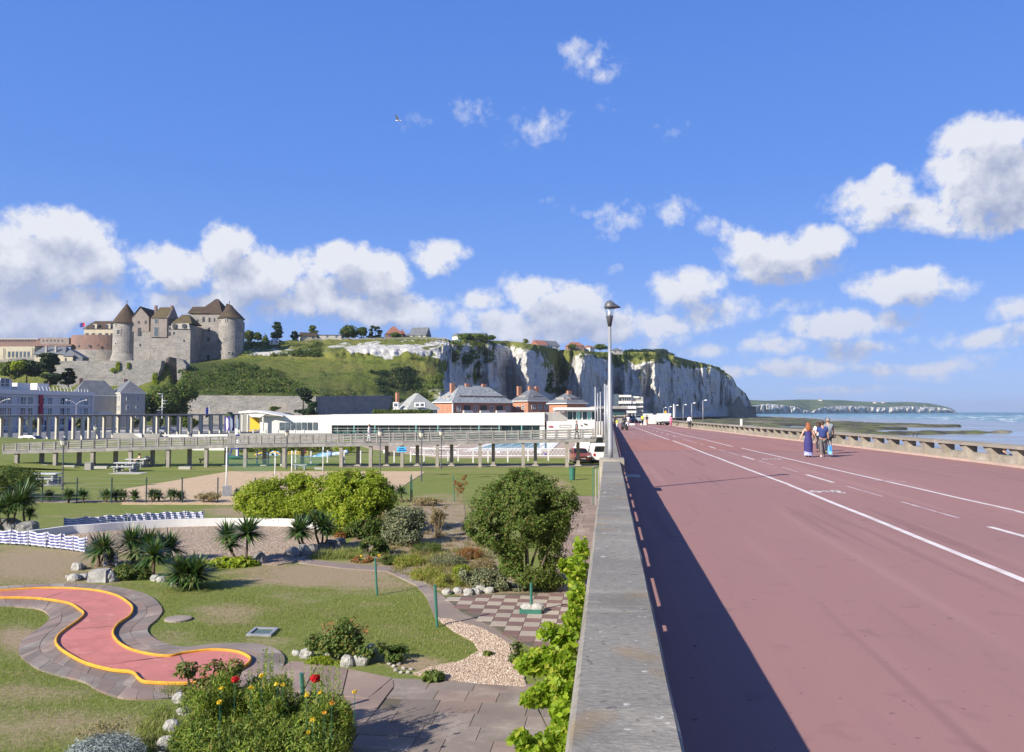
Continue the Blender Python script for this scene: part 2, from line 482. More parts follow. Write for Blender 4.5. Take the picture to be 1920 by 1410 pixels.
ccol = mix(_W, math_(_W, 'MINIMUM', shade, 1.0), (6.3, 6.45, 7.0), (3.1, 3.5, 4.8))
ccol = mix(_W, ramp(_W, el, .0, .16, .55, 0), ccol, (2.9, 3.6, 5.8))
cr_ = N(_W, 'ValToRGB'); L(_W, ramp(_W, el, 0, 1.0), cr_.inputs[0])
E = cr_.color_ramp.elements
E[0].position = 0; E[0].color = (2.67/8, 4.0/8, 7.0/8, 1)
E[1].position = 1; E[1].color = (.32/8, 1.0/8, 3.4/8, 1)
for p_, c_ in ((.09, (1.95, 3.3, 6.9)), (.19, (1.28, 2.65, 6.6)), (.28, (.98, 2.3, 6.35)), (.46, (.74, 1.95, 5.9))):
 e_ = E.new(p_); e_.color = (c_[0]/8, c_[1]/8, c_[2]/8, 1)
g8 = N(_W, 'VectorMath', operation='SCALE'); L(_W, cr_.outputs[0], g8.inputs[0]); g8.inputs['Scale'].default_value = 8
sv = mix(_W, 1.0, sky.outputs[0], (1.0, 1.05, 1.35), 'MULTIPLY')
class _hs: pass
hs = _hs(); hs.outputs = [mix(_W, .88, sv, g8.outputs[0])]
above = ramp(_W, el, -.004, .004)
amask = math_(_W, 'MULTIPLY', math_(_W, 'MULTIPLY', sm.outputs[0], .97), above)
final = mix(_W, amask, hs.outputs[0], ccol)
bg = N(_W, 'Background'); L(_W, final, bg.inputs[0]); bg.inputs[1].default_value = 0.0785
wo = wt.nodes.new('ShaderNodeOutputWorld'); L(_W, bg.outputs[0], wo.inputs[0])
world.cycles.sampling_method = 'MANUAL'
world.cycles.sample_map_resolution = 512
# ================================================================ sea, beach, land sheets
SEA = -6.2
m = newmat('sea_water')
co = texco(m, 'world')
g_ = N(m, 'NewGeometry').outputs['Position']; 
dist = N(m, 'VectorMath', operation='LENGTH'); L(m, g_, dist.inputs[0])
dm = dist.outputs['Value']
shallow = (.20, .26, .30); mid_ = (.13, .27, .31); deep = (.012, .15, .20)
w1 = noise(m, texco(m, 'world', (.004, .012, 1)), 1, 3, .5)
c_ = mix(m, ramp(m, math_(m, 'ADD', dm, math_(m, 'MULTIPLY', w1, 500)), 700, 1500), shallow, mid_)
c_ = mix(m, ramp(m, math_(m, 'ADD', dm, math_(m, 'MULTIPLY', w1, 1200)), 1500, 4200), c_, deep)
fo = noise(m, texco(m, 'world', (.045, .014, 1)), 1, 6, .70, .4)
foam = math_(m, 'MULTIPLY', ramp(m, fo, .57, .60), ramp(m, dm, 330, 460))
foam = math_(m, 'MULTIPLY', foam, ramp(m, dm, 3200, 1500, 0, 1))
c_ = mix(m, foam, c_, (.8, .82, .84))
nb = bump(m, noise(m, texco(m, 'world', (.25, .5, 1)), 1, 5, .6), .35, .6)
p_ = principled(m, c_, .32, .45, 0, nb)
out(m, p_)
def sheet(name, poly, z, material, kind='structure', thick=None):
 me = bpy.data.meshes.new(name)
 a = sum(poly[i][0] * poly[(i + 1) % len(poly)][1] - poly[(i + 1) % len(poly)][0] * poly[i][1] for i in range(len(poly)))
 if a < 0: poly = poly[::-1]
 me.from_pydata([(p[0], p[1], z) for p in poly], [], [tuple(range(len(poly)))])
 return link(name, me, material, kind=kind)
sheet('sea', [(-4200, -2500), (12500, -2500), (12500, 12500), (-4200, 12500)], SEA - .25, 'sea_water')
m = newmat('wet_sand')
co = texco(m, 'world', (.03, .03, 1))
c_ = mix(m, ramp(m, noise(m, co, 1, 5, .6), .4, .62), (.25, .245, .235), (.18, .175, .16))
out(m, principled(m, c_, ramp(m, noise(m, texco(m, 'world', (.012, .03, 1)), 1, 3, .5), .4, .6, .08, .22), .55, 0, bump(m, noise(m, co, 12, 4), .1, .05)))
m = newmat('algae_rock')
co = texco(m, 'world', (.06, .022, .2))
c_ = mix(m, ramp(m, noise(m, co, 1.6, 6, .72), .44, .56), (.13, .14, .055), (.055, .052, .04))
c_ = mix(m, ramp(m, noise(m, co, .6, 5, .65), .55, .66), c_, (.26, .23, .17))
out(m, principled(m, c_, .85, .2, 0, bump(m, noise(m, co, 20, 5, .7), .6, .5)))
xs = np.concatenate([np.linspace(5, 200, 100), np.linspace(204, 700, 130)]); ys = np.concatenate([np.linspace(-60, 400, 180), np.linspace(404, 1500, 220)])
X, Y = np.meshgrid(xs, ys)
fall = (X - 25) / 295.0
Z = SEA + .55 - .80 * fall + (fbm(X * .012, Y * .012, 0, 4, 5) - .5) * .9
Z = np.maximum(Z, SEA - 1.2)
gridmesh_ob = link('beach', gridmesh('beach', np.stack([X, Y, Z], -1)), 'wet_sand', kind='structure')
def reef(px_pts, name):
 pts = [gp(px, py, SEA)[:2] for px, py in px_pts]
 return pts
xs = np.linspace(12, 620, 300); ys = np.linspace(120, 1300, 520)
X, Y = np.meshgrid(xs, ys)
ux = (X * math.cos(YAW) + Y * math.sin(YAW)); dd = (-X * math.sin(YAW) + Y * math.cos(YAW))
PX = CX + ux / dd * F; PY = 772 + (CAMZ - SEA) / dd * F
mask = np.full(X.shape, -1.0)
def tongue(x0, x1, y0, y1a, half0, half1, cut=30):
 t = (PX - x0) / (x1 - x0)
 yc = y0 + (y1a - y0) * t
 h = half0 + (half1 - half0) * np.clip(t, 0, 1)
 return np.where((t > -.05) & (t < 1), 1 - np.abs(PY - yc) / np.maximum(h, .3), -1)
for a in [(1380, 1800, 793, 800, 5.0, .8), (1380, 1660, 790, 799, 8, 1.2), (1380, 1900, 818, 812, 5.5, .3), (1350, 1600, 803, 809, 6.5, 1.0), (1380, 1500, 815, 826, 6, 2), (1560, 1700, 808, 806, 2.5, .5), (1300, 1480, 788, 800, 8, 3)]:
 mask = np.maximum(mask, tongue(*a))
nz = fbm(X * .03, Y * .02, 0, 5, 9)
nz2 = fbm(X * .10, Y * .035, 4, 4, 19)
rk = np.clip(mask * .9 + (nz - .5) * 3.4 + (nz2 - .5) * 3.0 + .50, -1, 1)
rk = np.where(mask > -.9, rk, -1)
Z = SEA + .40 - .5 * np.clip((X - 25) / 295, 0, 1.3) + np.clip(rk, -1, 1) * .9 + (fbm(X * .15, Y * .15, 0, 4, 3) - .5) * .8
Z = np.where(rk > -.6, Z, SEA - 2.5)
link('rock_platform', gridmesh('rock_platform', np.stack([X, Y, Z], -1)), 'algae_rock', kind='structure')
mat('town_ground', (.22, .21, .20), (.17, .165, .16), .15, .9, .2)
sheet('ground', [(-3500, -400), (.3, -400), (.3, 420), (40, 640), (180, 1100), (-3500, 6000)], -3.02, 'town_ground')
m = newmat('promenade_asphalt')
co = texco(m, 'world')
c_ = mix(m, ramp(m, noise(m, texco(m, 'world', (.16, .05, 1)), 1, 5, .6), .35, .68), (.310, .163, .153), (.255, .142, .140))
c_ = mix(m, ramp(m, noise(m, texco(m, 'world', (.6, .12, 1)), 1, 5, .7), .58, .8), c_, (.245, .143, .148))
c_ = mix(m, ramp(m, noise(m, co, 130, 2, .6), .3, .7, 0, .5), c_, (.36, .23, .22))
c_ = mix(m, ramp(m, noise(m, co, 5.5, 2, .5), .77, .80), c_, (.12, .09, .10))
c_ = mix(m, ramp(m, noise(m, texco(m, 'world', (.9, .9, 1)), 1.3, 2, .4), .74, .76), c_, (.27, .19, .21))
spy = N(m, 'SeparateXYZ'); L(m, co, spy.inputs[0])
yn = math_(m, 'ADD', spy.outputs[1], math_(m, 'MULTIPLY', noise(m, co, .3, 3), 1.4))
b1 = math_(m, 'MULTIPLY', ramp(m, yn, 46.5, 46.8), ramp(m, yn, 66.2, 65.6, 0, 1))
xr = ramp(m, spy.outputs[0], 18, 4, 0, 1)
c_ = mix(m, math_(m, 'MULTIPLY', math_(m, 'MULTIPLY', b1, xr), .75), c_, (.345, .165, .132))
for yy, ww in ((46.3, .5), (66.6, .7), (86, .6)):
 q_ = ramp(m, math_(m, 'ABSOLUTE', math_(m, 'SUBTRACT', yn, yy)), ww * .5, ww, 1, 0)
 c_ = mix(m, math_(m, 'MULTIPLY', q_, .5), c_, (.18, .115, .12))
out(m, principled(m, c_, .85, .08, 0, bump(m, noise(m, co, 90, 4, .7), .5, .008)))
EY = [-60, 35, 53, 75, 96, 112, 150, 210, 300, 440]; EX = [16.3, 16.3, 15.2, 13.4, 11.9, 10.7, 9.6, 8.6, 7.6, 6.5]
def edge(y): return float(np.interp(y, EY, EX))
ELINE = [(edge(y), y) for y in (-40, 35, 45, 53, 64, 75, 86, 96, 104, 112, 130, 150, 210, 300, 440)]
mat('sea_wall_concrete', (.38, .36, .32), (.27, .25, .22), .8, .9, .2, bmp=.3)
b = MB(); b.prism([(-.3, -40), (-.3, 440)] + [(x + .55, y) for x, y in ELINE[::-1]], -7.5, -.03); b.build('sea_wall', 'sea_wall_concrete', kind='structure')
sheet('promenade', [(-.12, 440), (-.12, -40)] + ELINE, 0.0, 'promenade_asphalt')
mat('road_paint', (.72, .67, .64), (.55, .44, .42), 2.5, .6, .3, fine=.1, lo=.42, hi=.75)
mat('worn_paint', (.66, .60, .61), (.40, .26, .28), 4, .7, .3, lo=.3, hi=.6)
def strip(a, b_, w, name='lane_line', mt='road_paint', z=.005, wob=0.0, n=1):
 a, b_ = np.array(a[:2], float), np.array(b_[:2], float)
 d = b_ - a; Ln = np.linalg.norm(d); d /= Ln; nrm = np.array([-d[1], d[0]])
 vs, fs = [], []
 for i in range(n + 1):
  t = i / n; p = a + (b_ - a) * t
  off = (vnoise(t * Ln * .12, a[0], 0, 3) - .5) * wob + (vnoise(t * Ln * .35, a[0], 5, 4) - .5) * wob * .4
  p = p + nrm * off
  vs += [(p[0] - nrm[0] * w / 2, p[1] - nrm[1] * w / 2, z), (p[0] + nrm[0] * w / 2, p[1] + nrm[1] * w / 2, z)]
 for i in range(n): fs.append((2 * i, 2 * i + 1, 2 * i + 3, 2 * i + 2))
 me = bpy.data.meshes.new(name); me.from_pydata(vs, [], [f[::-1] for f in fs]); 
 return link(name, me, mt, kind='structure')
def lateral(px, py):
 p = gp(px, py, 0); return p[0]
xl = (lateral(1920, 1090) + lateral(1560, 942) + lateral(1250, 822)) / 3
xr_ = (lateral(1920, 962) + lateral(1380, 838)) / 2
strip((5.36, 3), (5.36, 25), .13, wob=.08, n=50); strip((5.36, 25), (4.75, 62), .13, wob=.14, n=60); strip((4.65, 64), (3.3, 123), .13, wob=.2, n=60)
strip((8.98, 3), (8.94, 19), .12, wob=.06, n=50); strip((8.94, 19), (7.93, 50), .12, wob=.12, n=60); strip((7.8, 52), (5.65, 123), .12, wob=.2, n=60)
print('LINES', xl, xr_)
for (a, b_, w, mt) in [((1855, 988), (1935, 1010), .13, 'road_paint'), ((1512, 890), (1563, 905), .13, 'road_paint'), ((1585, 911), (1654, 931), .07, 'worn_paint'),
  ((1690, 941), (1799, 972), .07, 'worn_paint'), ((1466, 876), (1496, 885), .07, 'worn_paint'), ((1391, 855), (1414, 862), .13, 'road_paint'), ((1422, 864), (1449, 872), .07, 'worn_paint'),
  ((1330, 837), (1342, 841), .12, 'road_paint'), ((1347, 843), (1361, 847), .09, 'worn_paint'), ((1365, 848), (1385, 854), .09, 'worn_paint'), ((1282, 824), (1307, 831), .08, 'worn_paint'), ((1312, 832), (1320, 834.5), .08, 'worn_paint')]:
 A, B = gp(*a, 0), gp(*b_, 0)
 strip(A, B, w, 'centre_dash', mt, n=4)
for yy in np.arange(72, 138, 6.0):
 xm = float(np.interp(yy, [50, 120], [6.3, 4.6]))
 strip((xm, yy), (xm, yy + 2.2), .12, 'centre_dash', 'road_paint')
def bike(px0, px1, py):
 A, B = gp(px0, py, 0), gp(px1, py, 0)
 c = (A + B) / 2; W_ = np.linalg.norm(B - A); ex = (B - A) / W_; ey = np.array([-ex[1], ex[0], 0])
 ey = ey * 1.0
 vs, fs = [], []
 def P(u, v): q = c + ex * u * W_ + ey * v * W_; return (q[0], q[1], .006)
 def seg(a, b_, w=.04):
  a, b_ = np.array(a), np.array(b_); d = b_ - a; d = d / np.linalg.norm(d); n_ = np.array([-d[1], d[0]]) * w / 2
  o = len(vs); vs.extend([P(*(a - n_)), P(*(b_ - n_)), P(*(b_ + n_)), P(*(a + n_))]); fs.append((o, o + 1, o + 2, o + 3))
 def ring(cx_, cy_, r, w=.05, fill=False):
  k = 18
  for i in range(k):
   a0, a1 = 2 * math.pi * i / k, 2 * math.pi * (i + 1) / k
   o = len(vs); ri = r * (.45 if fill else 1) - (w if not fill else 0)
   vs.extend([P(cx_ + ri * math.cos(a0), cy_ + ri * 1.9 * math.sin(a0)), P(cx_ + r * math.cos(a0), cy_ + r * 1.9 * math.sin(a0)), P(cx_ + r * math.cos(a1), cy_ + r * 1.9 * math.sin(a1)), P(cx_ + ri * math.cos(a1), cy_ + ri * 1.9 * math.sin(a1))])
   fs.append((o, o + 1, o + 2, o + 3))
 ring(-.34, .0, .15, fill=True); ring(.32, .16, .13, fill=True); ring(.30, -.28, .12, fill=True)
 for a, b_ in [((-.2, 0), (.0, .12)), ((.0, .12), (.3, .14)), ((.0, .12), (.05, -.2)), ((.05, -.2), (.3, .14)), ((.05, -.2), (.42, -.24)), ((-.1, -.02), (.05, -.2)), ((-.05, .3), (.08, .12))]:
  seg(a, b_, .07)
 me = bpy.data.meshes.new('cycle_symbol'); me.from_pydata(vs, [], fs); link('cycle_symbol', me, 'road_paint', kind='structure')
bike(1519, 1582, 922); bike(1428, 1467, 861)
strip(gp(1640, 901, 0), gp(1700, 903, 0), .12, 'worn_mark', 'worn_paint')
for (px, py) in ((1180, 893),):
 p = gp(px, py, 0); b = MB(); b.box((p[0] + .1, p[1], .012), (.5, .9, .024)); b.build('drain_cover', mat('drain_stone', (.55, .48, .44), (.35, .3, .25), 6), kind='structure')
def crests():
 rg = np.random.default_rng(5); vs, fs = [], []
 for i in range(420):
  px_ = 1400 + 900 * rg.random(); dd_ = 430 + 1300 * rg.random() ** 1.3; x = (px_ - CX) / F * dd_
  p = CO + cf * dd_ + cr * x
  if p[0] < 300 + (dd_ - 430) * .18: continue
  if vnoise(p[0] * .004, p[1] * .012, 0, 3) < .45: continue
  ln = rg.uniform(2, 11) * (dd_ / 700); w = rg.uniform(.5, 1.3); a = rg.uniform(-.25, .25) + .1; e = np.array([math.cos(a), math.sin(a), 0]); n_ = np.array([-e[1], e[0], 0]); z = SEA - .25; k = 6; o = len(vs)
  for j in range(k + 1):
   t = j / k - .5; h = .26 * (1 - (2 * t) ** 2) * rg.uniform(.5, 1.1) + .02; c = p + e * ln * t + n_ * rg.uniform(-.3, .3)
   for s_, zz in ((-1, 0), (0, h), (1, 0)): q = c + n_ * w * s_ * (1.05 - abs(2 * t)); vs.append((q[0], q[1], z + zz))
  for j in range(k):
   b0 = o + 3 * j; fs += [(b0, b0 + 1, b0 + 4, b0 + 3), (b0 + 1, b0 + 2, b0 + 5, b0 + 4)]
 me = bpy.data.meshes.new('sea_foam'); me.from_pydata(vs, [], fs); tag(link('sea_foam', me, mat('foam_white', (.75, .77, .78), None, rough=.9), kind='stuff'), 'white wave crests breaking off the rock flats')
crests()
# ================================================================ castle hill and the chalk cliffs
m = newmat('cliff_ground')
co = texco(m, 'world')
veg = N(m, 'Attribute', attribute_name='veg').outputs['Fac']
shr = N(m, 'Attribute', attribute_name='shrub').outputs['Fac']
dirt = N(m, 'Attribute', attribute_name='dirt').outputs['Fac']
n_a = noise(m, texco(m, 'world', (.10, .10, .055)), 1, 6, .68)
n_b = noise(m, texco(m, 'world', (.5, .5, .5)), 1, 5, .65)
ch = mix(m, ramp(m, noise(m, texco(m, 'world', (.05, .05, .9)), 1, 4, .7), .35, .65), (.68, .665, .63), (.50, .49, .475))
ch = mix(m, ramp(m, noise(m, texco(m, 'world', (.16, .16, .03)), 1, 6, .7), .50, .70, 0, .9), ch, (.22, .22, .215))
ch = mix(m, ramp(m, noise(m, texco(m, 'world', (.6, .6, .25)), 1, 5, .75), .58, .72, 0, .8), ch, (.15, .15, .135))
ch = mix(m, dirt, ch, (.17, .145, .105))
gr = mix(m, ramp(m, noise(m, texco(m, 'world', (.035, .035, .07)), 1, 5, .6), .35, .66), (.155, .19, .036), (.235, .22, .065))
gr = mix(m, ramp(m, noise(m, texco(m, 'world', (.09, .09, .09)), 1, 5, .65), .58, .74), gr, (.25, .19, .085))
gr = mix(m, ramp(m, noise(m, texco(m, 'world', (.05, .05, .12)), 1.7, 6, .7), .54, .66), gr, (.055, .085, .025))
gr = mix(m, shr, gr, (.035, .065, .022))
gr = mix(m, ramp(m, n_b, .3, .7, .0, .35), gr, (.06, .085, .02))
fac = ramp(m, math_(m, 'ADD', veg, math_(m, 'MULTIPLY_ADD', n_a, 2.0, -1.0)), .46, .54)
c_ = mix(m, fac, ch, gr)
hb = math_(m, 'ADD', math_(m, 'MULTIPLY', noise(m, texco(m, 'world', (.25, .25, .10)), 1, 7, .72), 1.0), math_(m, 'MULTIPLY', noise(m, texco(m, 'world', (.1, .1, 1.4)), 1, 3, .6), .25))
out(m, principled(m, c_, .95, .1, 0, bump(m, hb, 1.0, 2.6)))
def cd(px, cap=1100.0):
 return min(323 / max(.5935 - (px - 960) / 1500.0, .27), 1250)
def base_py(d): return 772 + 1500 * 7.2 / d
KEY = {}
def K(px, *k): KEY[px] = k
for px in (-700, -200, 60, 130, 300, 322):
 K(px, (base_py(300), 300, 1, .2, 0), (752, 335, 1, .3, 0), (744, 380, 1, .5, 0), (742, 386, 1, .3, 0), (681, 396, 1, 0, 0), (676 if px > 0 else 668, 520, 1, 0, 0))
K(345, (base_py(331), 331, 1, .2, 0), (744, 335, 1, .2, 0), (737, 342, 1, .8, 0), (684, 404, 1, .9, 0), (681, 440, 1, .3, 0), (672, 520, 1, 0, 0))
K(455, (base_py(331), 331, 1, .2, 0), (745, 334, 1, .2, 0), (737, 340, 1, .8, 0), (678, 425, 1, .6, 0), (664, 434, .35, 0, 0), (641, 470, 1, .1, 0))
K(520, (base_py(331), 331, 1, .2, 0), (745, 334, 1, .1, 0), (737, 340, 1, .7, 0), (674, 428, 1, .1, 0), (662, 436, .35, 0, 0), (640, 470, 1, .1, 0))
K(600, (base_py(331), 331, 1, .2, 0), (745, 335, 1, 0, 0), (738, 342, 1, .4, 0), (672, 430, .95, 0, 0), (660, 437, .55, 0, 0), (637, 475, 1, 0, 0))
K(640, (base_py(352), 352, 1, .2, 0), (745, 356, 1, 0, 0), (738, 362, 1, .2, 0), (672, 432, .8, 0, 0), (657, 438, .02, 0, 0), (636, 478, 1, 0, 0))
K(700, (base_py(380), 380, 1, .2, 0), (745, 384, 1, 0, 0), (738, 390, 1, .2, 0), (674, 436, .8, 0, 0), (655, 444, -.05, 0, 0), (635, 482, 1, 0, 0))
K(760, (base_py(400), 400, 1, .2, 0), (748, 405, 1, 0, 0), (740, 412, .95, .6, 0), (674, 442, .9, 0, 0), (654, 450, -.02, 0, 0), (632, 488, 1, 0, 0))
K(800, (base_py(400), 400, 1, .2, 0), (765, 412, 1, 0, 0), (748, 424, .75, .3, 0), (676, 448, .85, 0, 0), (658, 456, .1, 0, 0), (632, 490, 1, 0, 0))
K(826, (base_py(405), 405, 1, .2, 0), (775, 418, .8, 0, 0), (735, 430, .35, 0, 0), (690, 455, .85, 0, 0), (650, 466, -.25, 0, 0), (634, 492, 1, 0, 0))
K(840, (base_py(420), 420, .2, 0, .3), (770, 440, .3, 0, .2), (735, 462, .05, 0, 0), (700, 474, .0, 0, 0), (646, 482, -.1, 0, 0), (637, 496, 1, 0, 0))
TOP = [(850, 640), (880, 637), (940, 639), (970, 641), (1000, 645), (1048, 655), (1090, 658), (1143, 661), (1180, 660), (1238, 660), (1281, 672), (1320, 681), (1346, 687), (1357, 697), (1373, 706), (1380, 722), (1390, 731), (1398, 737), (1404, 748), (1409, 760), (1413, 775), (1416, 784)]
EDG = [(850, 646), (900, 650), (940, 650), (968, 656), (985, 660), (1010, 664), (1028, 690), (1045, 722), (1066, 722), (1072, 690), (1078, 668), (1116, 665), (1146, 690), (1170, 700), (1197, 688), (1232, 676), (1252, 682), (1292, 697), (1306, 695), (1333, 690), (1350, 699), (1361, 704), (1374, 710), (1381, 724), (1391, 733), (1399, 740), (1405, 751), (1410, 763), (1414, 778), (1417, 786)]
for px in (850, 880, 900, 940, 968, 985, 1010, 1028, 1045, 1066, 1072, 1078, 1100, 1116, 1146, 1160, 1170, 1185, 1197, 1215, 1232, 1252, 1275, 1292, 1306, 1320, 1333, 1350, 1361, 1368, 1374, 1381, 1391, 1399, 1405, 1410, 1414, 1418):
 d = cd(px)
 tp = np.interp(px, [a for a, _ in TOP], [b for _, b in TOP]); ed = np.interp(px, [a for a, _ in EDG], [b for _, b in EDG])
 ed = max(ed, tp + 2.2)
 bp = base_py(d)
 green = 1.0 if 1030 < px < 1070 else (.45 if 850 < px < 940 else 0.0)
 lowd = 1.0 if px > 1366 else (.5 if px > 1340 else .12)
 d0 = d - (22 if px < 1330 else 55)
 K(px, (bp + .5, d0, .1, 0, lowd), (bp - (12 if px < 1350 else 20), d - 5, .05 + green * .5, 0, lowd), ((bp * .6 + ed * .4), d, -.05 + green * .6, green * .7, .25 * lowd),
   (bp * .25 + ed * .75, d + 3, -.05 + green * .6, green * .6, 0), (ed, d + 7, .3 + .3 * green, 0, 0), (tp, d + 26, 1.15, .15, 0))
keys = sorted(KEY)
cols = np.unique(np.concatenate([np.arange(-700, 420, 9.0), np.arange(420, 820, 2.5), np.arange(820, 1330, 1.25), np.arange(1330, 1418.1, .8)]))
A = np.zeros((len(cols), 6, 5))
for j in range(6):
 for q in range(5):
  A[:, j, q] = np.interp(cols, keys, [KEY[k][j][q] for k in keys])
sub = [6, 5, 40, 40, 16]
rows = []
for j in range(5):
 for i in range(sub[j]): rows.append((j, i / sub[j]))
rows.append((4, 1.0))
rows += [('p', .03), ('p', .2), ('p', .6), ('p', 1.0)]
nc, nr = len(cols), len(rows)
P = np.zeros((nr, nc, 3)); VG = np.zeros((nr, nc)); SH = np.zeros((nr, nc)); DT = np.zeros((nr, nc)); PXg = np.tile(cols, (nr, 1)); DG = np.zeros((nr, nc))
for r, (j, t) in enumerate(rows):
 if j == 'p':
  d = A[:, 5, 1] + 12 + t * 700; topz = P[len(rows) - 5, :, 2]
  zz = topz + np.where(cols < 440, 0, 1.0) * (.4 - t * 3)
  vgs = np.ones(nc) * 1.2; sh = np.zeros(nc); dt = sh
  x = (cols - CX) / F
  ctn = cf[None] * d[:, None] + cr[None] * (x * d)[:, None]
  P[r] = ctn; P[r, :, 2] = zz
  VG[r] = vgs; DG[r] = d
  continue
 k = A[:, j] * (1 - t) + A[:, j + 1] * t
 py, d = k[:, 0], k[:, 1]
 v = cam_fwd[None] + cr[None] * ((cols - CX) / F)[:, None] + cam_up[None] * ((CY - py) / F)[:, None]
 P[r] = CO[None] + v * (d / (v @ cf))[:, None]
 VG[r], SH[r], DT[r], DG[r] = k[:, 2], k[:, 3], k[:, 4], d
U = P[..., 0] * .86 + P[..., 1] * .51
U2 = P[..., 0]; Zg = P[..., 2]
cliffness = np.clip((PXg - 830) / 16, 0, 1)
rowt = np.array([0 if r[0] == 'p' else (r[0] + r[1]) for r in rows])[:, None] * np.ones((1, nc))
ln = PXg * DG / 1500.0 * 1.0
al = np.cumsum(np.r_[0, np.linalg.norm(np.diff(P[20, :, :2], axis=0), axis=1)])[None] * np.ones((nr, 1))
but = (np.abs(fbm(al * .022, Zg * .006, 0, 3, 11) - .5) * 2)
flu = (np.abs(fbm(al * .09, Zg * .02, 1, 4, 21) - .5) * 2)
rock = fbm(al * .22, Zg * .16, 2, 5, 31) - .5
chalkw = np.clip(1.15 - VG, .12, 1)
isp = np.array([r[0] == 'p' for r in rows])[:, None] * np.ones((1, nc)) > 0
face = np.where(isp, 1.0, np.clip((rowt - .6) / .8, 0, 1))
face = np.where(PXg > 832, face, face * np.clip((5.0 - rowt) / .4, 0, 1) * ~isp)
disp = cliffness * face * ((but - .35) * 34 + (flu - .3) * 9 * chalkw + rock * 9 * chalkw + (fbm(al * .045, Zg * .05, 5, 3, 91) - .5) * 26)
def gau(c, w): return np.exp(-((PXg - c) / w) ** 2)
disp += cliffness * face * (34 * gau(1050, 20) - 14 * gau(1010, 14) - 12 * gau(1095, 18)  - 16 * gau(1228, 16) + 12 * gau(955, 14) - 10 * gau(985, 16))
lf = 1 - cliffness
disp += lf * face * ((fbm(al * .02, Zg * .03, 3, 4, 41) - .5) * 12 + (fbm(al * .12, Zg * .14, 3, 4, 43) - .5) * 5)
chalkband = lf * np.clip(1 - np.abs(rowt - 3.7) / .7, 0, 1) * np.clip((PXg - 600) / 30, 0, 1)
disp += chalkband * ((np.abs(fbm(al * .10, Zg * .05, 5, 4, 51) - .5) * 2 - .35) * 14)
grass_top = np.clip((rowt - 4) / 1, 0, 1) * np.where(rowt > 0, 1, 0)
disp += cliffness * grass_top * (fbm(al * .05, Zg * .1, 3, 4, 61) - .5) * 14
def facet(a, b0, c, amp, lo=0.0, hi=5.0):
 w = np.where(PXg < b0, np.clip((PXg - a) / (b0 - a), 0, 1), np.clip((c - PXg) / (c - b0), 0, 1)); return amp * w * np.where(isp, 1, np.clip((rowt - lo) / .4 + .5, 0, 1))
disp += cliffness * face * (facet(1140, 1152, 1230, 50, 1.9) + facet(1068, 1074, 1096, 14, 3) + facet(916, 924, 962, 26, 2.4) + facet(1342, 1350, 1378, 44) + facet(1108, 1114, 1136, 13, 3.2) + facet(1286, 1292, 1312, 14, 3) + facet(1240, 1246, 1268, 14, 2.6) + facet(1000, 1004, 1026, 10, 2.5) + facet(1382, 1388, 1406, 22))
hor = P[..., :2] - CO[None, None, :2]
hn = hor / np.linalg.norm(hor, axis=-1, keepdims=True)
P[..., :2] += hn * disp[..., None]
P[..., 2] += (CAMZ - P[..., 2]) * (-disp / np.linalg.norm(hor, axis=-1)) * np.where(rowt > 0, 1, 0)
P[..., 2] += (fbm(al * .2, Zg * .2 + rowt, 3, 3, 71) - .5) * 1.6 * np.where(rowt > 4.6, 1, 0)
VG += np.where((rowt > 3) & (rowt < 4.3), 1, 0) * (1 - cliffness) * ((fbm(al * .05, Zg * .1, 2, 3, 83) - .42) * 2.4 + .12)
VG += np.where((rowt > .8) & (rowt < 4.2), 1, 0) * cliffness * (np.clip(fbm(al * .03, Zg * .04, 7, 4, 81) - .62, 0, 1) * 3.2)
ob = link('chalk_cliff_hill', gridmesh('chalk_cliff_hill', P, dict(veg=VG, shrub=SH, dirt=DT)), 'cliff_ground', kind='structure')
HILL = P; HROW = rowt; HCOL = cols; HVG = VG; HSH = SH
mat('scree_mat', (.15, .13, .10), (.24, .21, .16), .3, .95, .1, bmp=.6, bscale=1.2, bdist=.6)
def scree():
 a = [at(px, py, d) for px, py, d in ((1352, 760, 1010), (1372, 733, 1040), (1384, 742, 1060), (1398, 766, 1060), (1412, 783, 1080))]
 n_ = 60; top = []
 xs_ = np.linspace(0, 1, n_)
 pts = np.array(a); seg = np.linspace(0, 1, len(a))
 T = np.stack([np.interp(xs_, seg, pts[:, k]) for k in range(3)], -1)
 rows_ = []
 for t in np.linspace(0, 1, 24):
  Q = T.copy(); Q[:, :2] -= (cf[:2] * 55 * t)[None]; Q[:, 2] = T[:, 2] * (1 - t) + (SEA - 1) * t
  Q += (fbm(Q[:, :1] * .1, Q[:, 1:2] * .1, Q[:, 2:] * .1, 4, 2) - .5) * 5
  rows_.append(Q)
 link('scree_slope', gridmesh('scree_slope', np.array(rows_)), 'scree_mat', kind='structure')
scree()
m = newmat('headland_ground')
veg = N(m, 'Attribute', attribute_name='veg').outputs['Fac']
c1_ = mix(m, ramp(m, noise(m, texco(m, 'world', (.02, .02, .003)), 1, 5, .7), .4, .62), (.62, .60, .54), (.22, .22, .22))
c2_ = mix(m, ramp(m, noise(m, texco(m, 'world', (.006, .006, .02)), 1, 5, .6), .42, .6), (.04, .075, .035), (.12, .15, .06))
f_ = ramp(m, math_(m, 'ADD', veg, math_(m, 'MULTIPLY_ADD', noise(m, texco(m, 'world', (.008, .008, .02)), 1, 5, .65), 1.1, -.55)), .45, .55)
out(m, principled(m, mix(m, f_, c1_, c2_), .95, .1))
pxs = np.arange(1340, 1796, .9)
